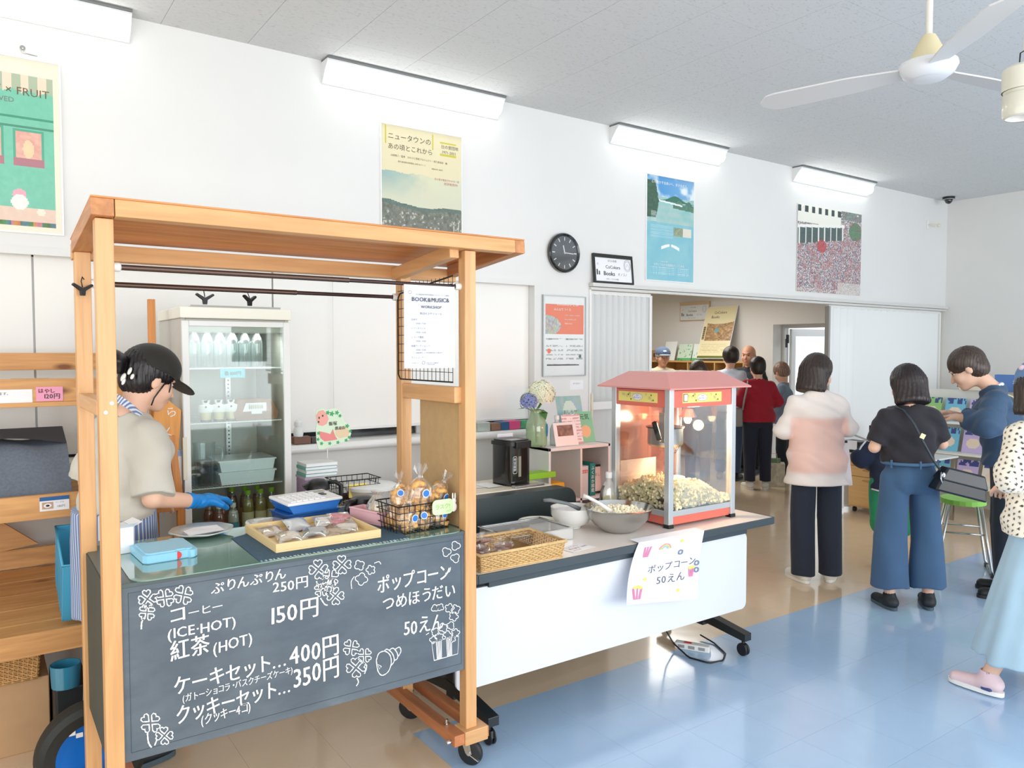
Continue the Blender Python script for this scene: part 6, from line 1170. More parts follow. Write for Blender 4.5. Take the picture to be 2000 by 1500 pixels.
def wicker(name, lab, loc, w_, d, h, flare, rz=0, open_top=True):
    t = thing(name, lab, 'basket', loc, rz); WK = mat('wicker', (226, 190, 132), .6, noise=.14, nscale=60); WK2 = mat('wicker_dark', (196, 152, 96), .65, noise=.15, nscale=60)
    q = lambda x, y, z: Vector((x + (x / w_ - .5) * 2 * flare * z / h, y + (y / d - .5) * 2 * flare * z / h, z)); per = []
    def along(s_):
        P_ = 2 * (w_ + d); s_ %= P_
        if s_ < w_: return s_, 0
        if s_ < w_ + d: return w_, s_ - w_
        if s_ < 2 * w_ + d: return w_ - (s_ - w_ - d), d
        return 0, d - (s_ - 2 * w_ - d)
    P_ = 2 * (w_ + d); nst = int(P_ / .016); nst += nst % 2; m = MB()
    for k in range(nst): x, y = along(P_ * k / nst); m.cyl(q(x, y, 0), q(x, y, h), .0022, n=5)
    stuff(m.build('stakes', WK2, t, fix=False)); m = MB(); rows = int(h / .0075)
    for r_ in range(rows):
        z = h * (r_ + .5) / rows; pts = []
        for k in range(nst * 2):
            s_ = P_ * k / (nst * 2); x, y = along(s_); off = .0032 * (1 if ((k // 2 + r_) % 2) else -1) * (1 if k % 2 == 0 else 0); p = q(x, y, z); c = Vector((w_ / 2, d / 2, z)); nrm = Vector((0, -1, 0)) if y <= 1e-6 else Vector((0, 1, 0)) if y >= d - 1e-6 else Vector((-1, 0, 0)) if x <= 1e-6 else Vector((1, 0, 0)); pts.append(p + nrm * off)
        m.tube(pts, .0032, 5, closed=True)
    stuff(m.build('weave', WK, t, fix=False)); m = MB()
    for z, r_ in ((0.003, .005), (h, .0075)): m.tube([q(0, 0, z), q(w_, 0, z), q(w_, d, z), q(0, d, z)], r_, 8, closed=True)
    m.build('rim', WK, t); MB().box((0, 0, 0), (w_, d, .003)).build('base', WK2, t); return t
wicker('wicker_basket', 'pale wicker basket of brown cookie bags at the left of the folding table', (1.672, 2.605, .7208), .42, .25, .072, .012)
for k, (x, y, z, tl) in enumerate(((1.72, 2.68, .03, 8), (1.80, 2.66, .03, -6), (1.76, 2.76, .03, 5), (1.74, 2.70, .075, 20), (1.86, 2.72, .035, 10), (1.70, 2.76, .08, 14))):
    t = thing('gingerbread_bag', ('front left', 'front middle', 'rear left', 'topmost leaning', 'rightmost', 'rear topmost')[k] + ' bag of brown cookies in the wicker basket', 'cookie', (x, y, .7208 + z + .018), 0, 'brown cookie bags', (rad(tl), rad(tl * .6), k * .9)); GBR = mat('ginger', (150, 84, 58), .6, noise=.12, nscale=50)
    MB().prism([(.03 * (1 + .25 * math.cos(4 * a)) * math.cos(a), .036 * (1 + .2 * math.cos(4 * a)) * math.sin(a)) for a in np.linspace(0, 2 * PI, 25)[:-1]], 0, .010, 'z').build('cookie', GBR, t, bevel=.002); m = MB(); m.cyl((.0, -.0, .012), (0, 0, .0135), .009, n=16); m.build('sticker', WPLAS, t)
    m = MB(); V = []; n = 14
    for z_, r_ in ((-.006, .03), (.0, .046), (.012, .046), (.02, .03), (.026, .012), (.045, .022)): V += [(r_ * (1 + .15 * math.sin(i * 3 + z_ * 300)) * math.cos(2 * PI * i / n), r_ * (1 + .15 * math.cos(i * 4)) * math.sin(2 * PI * i / n), z_) for i in range(n)]
    m.add(V, [(q * n + i, q * n + (i + 1) % n, (q + 1) * n + (i + 1) % n, (q + 1) * n + i) for q in range(5) for i in range(n)], False); m.build('bag', BFILM, t)
t = thing('menu_paper', 'small printed sheet lying flat on the table in front of the bowls', 'paper', (2.18, 2.63, .7208), rad(8)); MB().box((0, 0, 0), (.15, .10, .0006)).build('sheet', PAPER, t); m = MB()
for k, s_ in enumerate(('しょくパン', '焼き菓子 100円', 'どうぞ')): text(m, s_, (.02, .07 - k * .028, .0009), X1, Y1, .018)
m.build('lettering', mat('rose_ink', (150, 90, 100), .7), t, fix=False)
# power strip and cable under the table
t = thing('power_strip', 'white power strip on the floor under the right end of the table', 'power strip', (3.10, 2.88, .0), rad(-60)); MB().box((0, 0, 0), (.19, .05, .034)).build('body', WPLAS, t, bevel=.006); m = MB()
for k in range(3): m.box((.02 + k * .055, -.0005, .010), (.055 + k * .055, .0, .026))
m.build('sockets', mat('socket_grey', (150, 150, 150), .5), t); MB().box((.05, .012, .034), (.09, .03, .037)).build('red_sticker', mat('sticker_red', (206, 60, 60), .5), t)
P = [W(1368, 1240, Z=.02), W(1395, 1256, Z=.006), W(1417, 1276, Z=.006), W(1412, 1290, Z=.006), W(1385, 1295, Z=.006), W(1345, 1284, Z=.006), W(1315, 1256, Z=.03), W(1301, 1232, Z=.10), W(1290, 1205, Z=.22)]
tag(MB().tube([tuple(p) for p in [Vector(q[:3]) for q in [P[0]] + [Vector(a) for a in zip(*[np.interp(np.linspace(0, 8, 40), range(9), [p[i] for p in P]) for i in range(3)])]]], .0045, 8).build('power_cable', BLACKP), 'black power cable looping on the floor below the table', 'cable')
# ================================================================ pine display shelf at the left
ds = thing('pine_shelf', 'knotty pine tiered bakery shelf against the wall at far left', 'shelf', (-.75, 3.48, 0))
DL = Vector((-.75, 3.48, 0))
def db(nm, a, b, ax, M_=None): V = MB().box(a, b, M_); V.v = [tuple(Vector(p) - DL) for p in V.v]; return V.build(nm, SP(ax), ds, bevel=.002)
db('back_rail', (-.75, 4.22, 1.535), (.585, 4.245, 1.615), 'x')
for k in range(2): db('top_plank', (-.75, 3.88 + k * .17, 1.475), (.60, 4.045 + k * .17, 1.49), 'x')
db('top_front', (-.75, 3.85, 1.405), (.60, 3.875, 1.505), 'x'); db('top_front_lip', (-.75, 3.84, 1.385), (.60, 3.88, 1.405), 'x')
for k in range(3): db('middle_plank', (-.75, 3.68 + k * .18, .985), (.52, 3.855 + k * .18, 1.0), 'x')
db('middle_front', (-.75, 3.655, .935), (.52, 3.68, 1.035), 'x')
def slope(y): return .50 + (y - 3.45) * .14
for k in range(5):
    y0, y1 = 3.475 + k * .15, 3.475 + k * .15 + .146; V = MB().add([(-.75, y0, slope(y0)), (.40, y0, slope(y0)), (.40, y1, slope(y1)), (-.75, y1, slope(y1)), (-.75, y0, slope(y0) - .015), (.40, y0, slope(y0) - .015), (.40, y1, slope(y1) - .015), (-.75, y1, slope(y1) - .015)], [(0, 1, 2, 3), (7, 6, 5, 4), (0, 4, 5, 1), (1, 5, 6, 2), (2, 6, 7, 3), (3, 7, 4, 0)]); V.v = [tuple(Vector(p) - DL) for p in V.v]; V.build('lower_plank', SP('x'), ds, bevel=.002)
db('lower_back', (-.75, 4.225, .61), (.44, 4.245, .70), 'x'); db('lower_front', (-.75, 3.45, .445), (.40, 3.475, .535), 'x')
for x in (-.75, .40): 
    V = MB().prism([(4.21, 0), (4.24, 0), (4.24, 1.535), (4.21, 1.535)], x, x + .035, 'x'); V.v = [tuple(Vector(p) - DL) for p in V.v]; V.build('back_post', SP('z'), ds)
V = MB().prism([(3.66, .93), (3.60, .84), (4.21, .50), (4.21, .62)], -.22, -.19, 'x')
V = MB().prism([(W(a, b, Y=4.16).x, W(a, b, Y=4.16).z) for a, b in ((-90, 968), (0, 1018), (75, 1062), (0, 1078), (-90, 1082))], 4.16, 4.19, 'y'); V.v = [tuple(Vector(p) - DL) for p in V.v]; V.build('brace', SP('x'), ds)
V = MB().prism([(3.48, .43), (3.52, .43), (3.56, 0), (3.52, 0)], -.75, -.71, 'x'); V.v = [tuple(Vector(p) - DL) for p in V.v]; V.build('front_leg', SP('z'), ds); V = MB().prism([(3.48, .43), (3.52, .43), (3.56, 0), (3.52, 0)], .36, .40, 'x'); V.v = [tuple(Vector(p) - DL) for p in V.v]; V.build('front_leg', SP('z'), ds)
# things on the shelf
t = thing('grey_cloth', 'grey cloth cover draped over trays on the middle shelf', 'cloth', (-.75, 3.66, 1.001)); GCl = mat('grey_linen', (112, 120, 132), .95, noise=.12, nscale=90, bump=.4)
m = MB(); nx_, ny_ = 46, 20; V = []
for j in range(ny_ + 1):
    for i in range(nx_ + 1):
        x = 1.08 * i / nx_; s_ = j / ny_; y = .02 + .42 * s_; z = .012 + .20 * ss(.05, .62, s_) + .02 * ss(.6, .9, s_) + .006 * math.sin(x * 14 + s_ * 4) * s_ + .004 * math.sin(x * 31 + s_ * 9); z = z - .01 * ss(.9, 1, s_); V.append((x, y, float(z)))
m.add(V, [(j * (nx_ + 1) + i, j * (nx_ + 1) + i + 1, (j + 1) * (nx_ + 1) + i + 1, (j + 1) * (nx_ + 1) + i) for j in range(ny_) for i in range(nx_)], True); m.add([(0, .44, 0), (1.08, .44, 0), (1.08, .44, .22), (0, .44, .22)], [(0, 1, 2, 3)])
V2 = [(1.08, .02 + .42 * j / 20, float(.012 + .20 * ss(.05, .62, j / 20) + .02 * ss(.6, .9, j / 20))) for j in range(21)]; m.add(V2 + [(1.08, .44, 0), (1.08, .02, 0)], [tuple(range(23))]); m.build('cloth', GCl, t, fix=False)
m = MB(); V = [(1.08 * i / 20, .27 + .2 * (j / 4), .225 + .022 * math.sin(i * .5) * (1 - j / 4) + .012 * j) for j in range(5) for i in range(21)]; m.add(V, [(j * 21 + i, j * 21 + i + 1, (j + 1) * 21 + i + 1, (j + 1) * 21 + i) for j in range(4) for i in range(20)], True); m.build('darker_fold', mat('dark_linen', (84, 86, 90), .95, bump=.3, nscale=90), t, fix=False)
def ptag(lab, x, y, z, w_, h, base, items, tilt=0):
    t = thing('price_tag', lab, 'tag', (x, y, z)); MB().box((0, -.0015, 0), (w_, 0, h)).build('card', base, t)
    for ink, its in items:
        m = MB()
        for q in its: text(m, q[0], (q[1], -.0022, q[2]), X1, Z1, q[3], 'l', jitter=q[4] if len(q) > 4 else 0, bold=q[5] if len(q) > 5 else 0)
        m.build('lettering', ink, t, fix=False)
    return t
ptag('pink 120 yen price card on the top shelf front', .213, 3.848, 1.408, .10, .062, mat('pink_card', (238, 162, 190), .7), [(mat('maroon_ink', (110, 30, 50), .7), [('はやし', .008, .036, .021, .06, .0006)]), (INK, [('120円', .026, .012, .026, .04, .0004)])])
ptag('long white notice strip at the left of the pink price card', -.30, 3.849, 1.405, .50, .056, PAPER, [(INK, [('パン・焼菓子 予約にて機能させていただきます。', .10, .034, .0145)]), (GREYINK, [('お願いします。 CoCokara ひのさと', .16, .012, .0135)])])
t = ptag('blue and white product card with a dish picture on the middle shelf front', .205, 3.652, .968, .105, .058, PAPER, [(GREYINK, [('ベーグル', .055, .03, .008), ('180円', .06, .012, .012)])]); MB().box((0, -.0022, .042), (.105, -.0016, .058)).build('heading', mat('card_blue', (40, 96, 156), .6), t); MB().box((.008, -.0022, .008), (.048, -.0016, .036)).build('picture', mat('dish_picture', (196, 160, 130), .6), t); m = MB(); m.prism([(.028 + .014 * math.cos(a), .022 + .009 * math.sin(a)) for a in np.linspace(0, 2 * PI, 17)[:-1]], -.0028, -.0022, 'y'); m.build('dish', PAPER, t); m = MB(); m.prism([(.028 + .007 * math.cos(a), .022 + .0045 * math.sin(a)) for a in np.linspace(0, 2 * PI, 13)[:-1]], -.0033, -.0028, 'y'); m.build('food', mat('food_dark', (60, 46, 40), .7), t)
tag(MB().box((0, 0, 0), (.14, .12, .012)).build('wood_block', SP('x'), None, (.13, 3.90, 1.4905)), 'small wooden board on the top shelf behind the pink card', 'board')
tag(MB().box((0, 0, 0), (.22, .12, .008)).build('paper_pad', PAPER, None, (.285, 3.90, 1.4905)), 'white paper pad on the top shelf right of the wooden board', 'paper')
TQ = mat('teal_crate', (78, 170, 206), .45)
def crate(lab, x, y, z, w_, d, h, rot):
    t = thing('plastic_crate', lab, 'crate', (x, y, z), 0, None, rot); MB().box((0, 0, 0), (w_, d, .004)).box((0, 0, 0), (w_, .004, h)).box((0, d - .004, 0), (w_, d, h)).build('shell', TQ, t, bevel=.002); m = MB()
    for xx in (0, w_ - .004):
        for k in range(12): m.box((xx, .01 + k * (d - .02) / 12, 0), (xx + .004, .01 + (k + .45) * (d - .02) / 12, h))
        m.box((xx, 0, h - .014), (xx + .004, d, h)).box((xx, 0, 0), (xx + .004, d, .012))
    stuff(m.build('slats', TQ, t)); m = MB(); m.tube([(0, 0, h), (w_, 0, h), (w_, d, h), (0, d, h)], .005, 8, closed=True); m.build('rim', TQ, t); return t
crate('sky blue slatted crate standing on the lower shelf beside the left posts', .262, 3.50, .545, .10, .30, .26, (rad(20), rad(0), 0))
t = thing('blue_tub', 'small blue glass tub under the lower shelf by the posts', 'tub', (.27, 3.50, .285)); MB().lathe([(0, 0), (.05, 0), (.055, .09), (.052, .09), (.047, .004)], 16).build('tub', clear('blue_glass', (120, 200, 226), .15, .05, .4, (90, 190, 220)), t)
tag(MB().box((0, 0, 0), (.12, .3, .284)).build('black_bin', mat('bin_black', (30, 34, 36), .5), None, (.23, 3.48, .0), bevel=.01), 'black bin under the right end of the pine shelf', 'bin')
wb = wicker('wicker_basket', 'brown wicker basket on the cardboard box under the pine shelf', (-.62, 3.60, .302), .80, .36, .12, .01); 
for ch in wb.children: ch.data.materials[0] = mat('wicker_brown', (218, 172, 112), .65, noise=.16, nscale=50)
t = thing('cardboard_box', 'plain cardboard box on the floor under the pine shelf', 'box', (-.66, 3.62, 0)); MB().box((0, 0, 0), (.88, .40, .298)).build('box', mat('cardboard', (196, 158, 118), .8, noise=.04, nscale=12), t, bevel=.003); MB().box((.60, -.001, .04), (.70, 0, .09)).build('tape', mat('tape', (214, 190, 160), .4), t)
# easel with menu boards behind the woman
t = thing('wooden_easel', 'orange wooden rack with chalk lettered board behind the woman in the cap', 'rack', (.62, 3.72, 0)); OW = wood('orange_wood', (206, 134, 62), 'z'); 
MB().box((.035, .10, 0), (.065, .13, 1.86)).build('upright', OW, t, bevel=.002); MB().prism([(-.02, .95), (.10, .95), (.13, 1.36), (.03, 1.45)], -.08, -.06, 'y').build('board', wood('board_orange', (224, 152, 60), 'z'), t)
m = MB(); 
for i, ch in enumerate('らくや'): text(m, ch, (.07 - i * .012, -.081, 1.33 - i * .09), X1, Z1, .05, jitter=.3)
m.build('lettering', PAPER, t, fix=False)
m = MB().box((-.06, -.12, .92), (.13, .02, .96)).box((.10, -.12, .0), (.13, -.09, .96)).prism([(.10, .96), (.13, .96), (.10, 1.25), (.07, 1.25)], -.10, -.07, 'y'); m.build('magazine_ledge', OW, t, bevel=.002)
book('magazine', 'blue and white striped magazine standing in the orange rack', 'book', None, (.12, .02, .22), mat('blue_stripe_print', (150, 176, 214), .5, noise=.4, nscale=60), (.63, 3.64, .962))
# ================================================================ right-hand side: cabinet, book display, stools
PW_ = lambda ax: wood('cabinet_beech', (222, 178, 118), ax, rough=.5, contrast=.05)
t = thing('drawer_cabinet', 'light wood three-drawer cabinet on casters between the visitors', 'cabinet', (7.25, 3.97, 0)); 
MB().box((0, .0, .06), (.45, .42, .60)).build('carcass', PW_('y'), t, bevel=.003)
for z0, z1 in ((.48, .575), (.375, .475), (.075, .37)):
    o = MB().box((-.016, .008, z0), (0, .412, z1)).build('drawer', PW_('y'), t, bevel=.003); m = MB(); m.ball((-.0165, .21, z1 - .035), (.003, .06, .013), 14, 8); m.build('handle', mat('grip_wood', (196, 148, 92), .5), o)
for y in (.04, .38):
    for x in (.05, .4): MB().lathe([(0, -.012), (.024, -.012), (.026, 0), (.024, .012), (0, .012)], 16, M=Matrix.Translation((x, y, .027)) @ Matrix.Rotation(rad(90), 4, 'X')).cyl((x, y, .03), (x, y, .062), .008).build('caster', BLACKP, t)
t = thing('desk', 'white desk with papers behind the drawer cabinet', 'desk', (7.10, 3.55, 0)); MB().box((0, 0, .605), (.62, .86, .62)).build('desk_top', mat('desk_grey', (226, 226, 222), .4), t, bevel=.002)
for x in (.02, .57):
    for y in (.02, .40): MB().box((x, y, 0), (x + .03, y + .03, .60)).build('leg', STEEL, t)
t = thing('monitor', 'small black screen on the desk behind the pink shirt', 'screen', (7.3, 4.10, .6205), rad(100)); MB().box((-.10, -.015, .13), (.10, .015, .27)).box((-.015, -.01, 0), (.015, .01, .14)).box((-.06, -.05, 0), (.06, .05, .01)).build('screen', BLACKP, t, bevel=.003)
for k, (y, w_, h, c_, nm) in enumerate(((4.10, .22, .02, (216, 96, 60), 'orange'), (4.11, .2, .018, (196, 50, 70), 'red'), (4.1, .21, .02, (232, 180, 120), 'tan'))):
    book('flat_book', nm + ' book in the stack on the desk by the screen', 'book', None, (.18, w_, h), mat('cover_' + nm, c_, .5), (7.12, 3.93, .6205 + k * .021))
t = thing('paper_tray', 'black desk tray with paper cards in front of the screen', 'tray', (7.12, 4.20, .6205)); MB().box((0, 0, 0), (.2, .2, .11)).build('tray', BLACKP, t, bevel=.004); MB().box((-.003, .03, .03), (-.001, .13, .12)).build('card', PAPER, t)
# picture-book display by the right wall
bd = thing('book_display', 'tiered white rack of picture books against the right wall', 'shelf', (8.2, 3.05, 0)); 
FRK = mat('rack_white', (236, 234, 226), .5)
for k, z in enumerate((.28, .58, .88)): MB().box((-.25 + k * .12, -.05, z), (-.02 + k * .12, 1.25, z + .02)).build('tier', FRK, bd)
MB().box((.30, -.05, 0), (.33, 1.25, 1.22)).build('back_board', FRK, bd)
for y in (-.07, 1.25): MB().prism([(-.25, 0), (.33, 0), (.33, 1.22), (.22, 1.22), (-.25, .30)], y, y + .02, 'y').build('side_board', FRK, bd)
PB = (((232, 206, 90), 'yellow'), ((120, 190, 214), 'sky blue'), ((224, 120, 90), 'orange'), ((236, 226, 210), 'cream'), ((150, 200, 120), 'green'), ((214, 96, 110), 'red'), ((200, 180, 220), 'lilac'), ((246, 190, 180), 'pink'))
PICM = lambda k: (lambda u, v: rgbmix(rgbmix(tuple(c + u * 0 for c in PB[k][0][0:3]), (((u - .5) / .3) ** 2 + ((v - .4) / .22) ** 2 < 1) * 1., (236, 214, 190)), ((v > .75) & (vnoise(u, v, 12, 5, k) > .5)) * 1., (70, 80, 140)))
k = 0
for tier, z in enumerate((.301, .601, .901)):
    for j in range(5):
        y = .02 + j * .24; q = (k * 3 + tier) % 8; t = thing('picture_book', PB[q][1] + ' picture book, ' + ('first', 'second', 'third', 'fourth', 'last')[j] + ' from the right on the ' + ('lower', 'middle', 'upper')[tier] + ' tier of the white rack', 'book', (8.2 - .12 + tier * .12, 3.05 + y + .2, z), RZ, 'picture books on the white rack', (rad(-16), 0, RZ))
        MB().box((0, 0, 0), (.20, .012, .245)).build('cover', mat('pb_%d' % q, PB[q][0], .5), t); painted('picture', (0, -.001, 0), X1, Z1, .20, .245, 16, 20, PICM(q), t, .3); k += 1
t = thing('blue_box', 'blue storage box standing on top of the picture book rack', 'box', (8.45, 3.1, 1.2205)); MB().box((0, 0, 0), (.08, .46, .17)).build('box', mat('storage_blue', (92, 132, 196), .5), t, bevel=.003); m = MB(); text(m, 'えほん', (-.001, .30, .08), NY, Z1, .05); m.build('lettering', PAPER, t, fix=False)
tag(MB().box((0, 0, 0), (.08, .28, .12)).build('cream_box', mat('cream_box', (232, 222, 200), .6), None, (8.45, 3.62, 1.2205), bevel=.003), 'cream box beside the blue box on the picture book rack', 'box')
t = thing('red_toy', 'red soft toy in front of the blue storage box', 'toy', (8.34, 3.22, .90)); MB().ball((0, 0, .33), (.05, .06, .07), 14, 10).ball((0, .02, .22), (.04, .06, .08), 14, 10).build('body', mat('toy_red', (216, 44, 56), .8), t)
t.location.z = .90
# stool and folding chair
t = thing('folding_stool', 'lime green seated folding stool with steel legs behind the navy jacket', 'stool', (6.0, 2.72, 0), rad(30)); MB().prism([(.17 * math.cos(a), .15 * math.sin(a)) for a in np.linspace(0, 2 * PI, 25)[:-1]], .50, .535, 'z').build('seat', mat('lime_seat', (150, 214, 92), .5), t, bevel=.01)
for s_ in (-1, 1): m = MB(); m.tube([(s_ * .15, -.10, .50), (s_ * .17, -.17, .05), (s_ * .16, -.18, .015), (-s_ * .0, -.18, .012)], .011, 10); m.tube([(s_ * .14, .10, .50), (s_ * .17, .17, .05), (s_ * .16, .18, .015), (0, .18, .012)], .011, 10); m.tube([(s_ * .155, -.13, .3), (s_ * .155, .13, .3)], .007, 8); m.build('leg_frame', STEEL, t)
for x in (-.16, .16):
    for y in (-.18, .18): MB().cyl((x - .03, y, .012), (x + .03, y, .012), .016).build('rubber_foot', BLACKP, t)
t = thing('tote_bag', 'printed paper shopping bag on the floor behind the red sweater', 'bag', (7.93, 5.62, 0), rad(40)); m = MB().box((0, 0, 0), (.16, .26, .28)); m.build('bag', mat('tote_cream', (212, 206, 186), .8, noise=.2, nscale=20), t, bevel=.005); MB().tube([(0, .08, .28), (-.01, .10, .40), (-.01, .16, .40), (0, .18, .28)], .004, 6).build('handle', mat('tote_handle', (190, 180, 150), .7), t); MB().box((.03, .05, .28), (.12, .2, .33)).build('books', mat('tote_books', (120, 150, 120), .6), t)
# ================================================================ back room bookshelves
bs = thing('low_bookcase', 'long low wooden bookcase along the back room wall', 'bookcase', (8.83, 6.95, 0)); BW = lambda ax: wood('bookcase_wood', (196, 156, 98), ax, rough=.5, contrast=.06); L_ = 3.1; H_ = 1.485
MB().box((0, 0, H_ - .025), (.31, L_, H_)).build('top_board', BW('y'), bs, bevel=.002); MB().box((.29, 0, 0), (.31, L_, H_ - .025)).build('back_panel', BW('y'), bs)
for k in range(7): MB().box((.0, k * (L_ - .02) / 6, 0), (.29, k * (L_ - .02) / 6 + .02, H_ - .025)).build('upright', BW('z'), bs)
for z in (.05, .40, .75, 1.10): MB().box((.005, .02, z), (.29, L_ - .02, z + .018)).build('shelf_board', BW('y'), bs)
CN = {(216, 212, 204): 'grey', (190, 200, 206): 'pale blue', (200, 120, 100): 'brick red', (236, 230, 214): 'cream', (120, 140, 160): 'slate', (210, 190, 150): 'tan'}
rng = random.Random(5); bk = {}; 
for ccell in range(6):
    for sz in (1.118, .768):
        y = 6.95 + ccell * (L_ - .02) / 6 + .03
        for q in range(8 if sz > 1 else 7):
            w_ = rng.choice((.022, .030, .038)); h = rng.choice((.17, .20, .23)); col = rng.choice(((216, 212, 204), (190, 200, 206), (200, 120, 100), (236, 230, 214), (120, 140, 160), (210, 190, 150))); key = (w_, h, col)
            if key not in bk: bk[key] = MB().box((0, 0, 0), (.15, w_ - .002, h)).mesh('shelf_book', mat('spine_%d_%d_%d' % col, col, .6))
            if y + w_ > 6.95 + (ccell + 1) * (L_ - .02) / 6: break
            o = link('shelf_book', bk[key], None, (8.90, y, sz)); tag(o, '%s %s book, %s from right, %s row, %s bay of bookcase' % ({.022: 'thin', .030: 'medium', .038: 'thick'}[w_], CN[col], ORD[q], 'upper' if sz > 1 else 'lower', ORD[ccell]), 'book', 'books in the back room bookcase'); y += w_ + .001
for k, (y, w_, h, c_, lab) in enumerate(((8.35, .24, .30, (232, 238, 234), 'white pamphlet leaning on the bookcase top by the left'), (8.02, .28, .26, (206, 224, 206), 'pale green picture leaflet in the middle of the bookcase top'), (7.80, .20, .26, (224, 232, 226), 'white and green leaflet behind the blue cap'))):
    t = thing('leaflet', lab, 'leaflet', (8.93, y + w_, 1.4875), 0, None, (rad(-14), 0, RZ)); MB().box((0, 0, 0), (w_, .004, h)).build('sheet', mat('leaf_%d' % k, c_, .5), t)
    painted('picture', (0, -.001, 0), X1, Z1, w_, h, 18, 20, lambda u, v: rgbmix(tuple(c + u * 0 for c in c_), ((v < .14) * .9 + (vnoise(u, v, 9, 9, k) > .66) * .7) * (k > 0) * 1., (90, 170, 110)), t, .3)
t = thing('framed_picture', 'small brown framed picture at the left end of the bookcase top', 'frame', (8.93, 8.84, 1.4875), RZ); MB().box((0, 0, 0), (.14, .012, .16)).build('frame', mat('kraft_frame', (176, 140, 100), .6), t); MB().box((.045, -.002, .05), (.095, 0, .11)).build('picture', mat('picture_dark', (90, 40, 30), .6), t)
tag(MB().box((0, 0, 0), (.01, .07, .11)).build('white_card', PAPER, None, (8.92, 8.60, 1.4875)), 'small white card beside the brown framed picture on the bookcase', 'card')
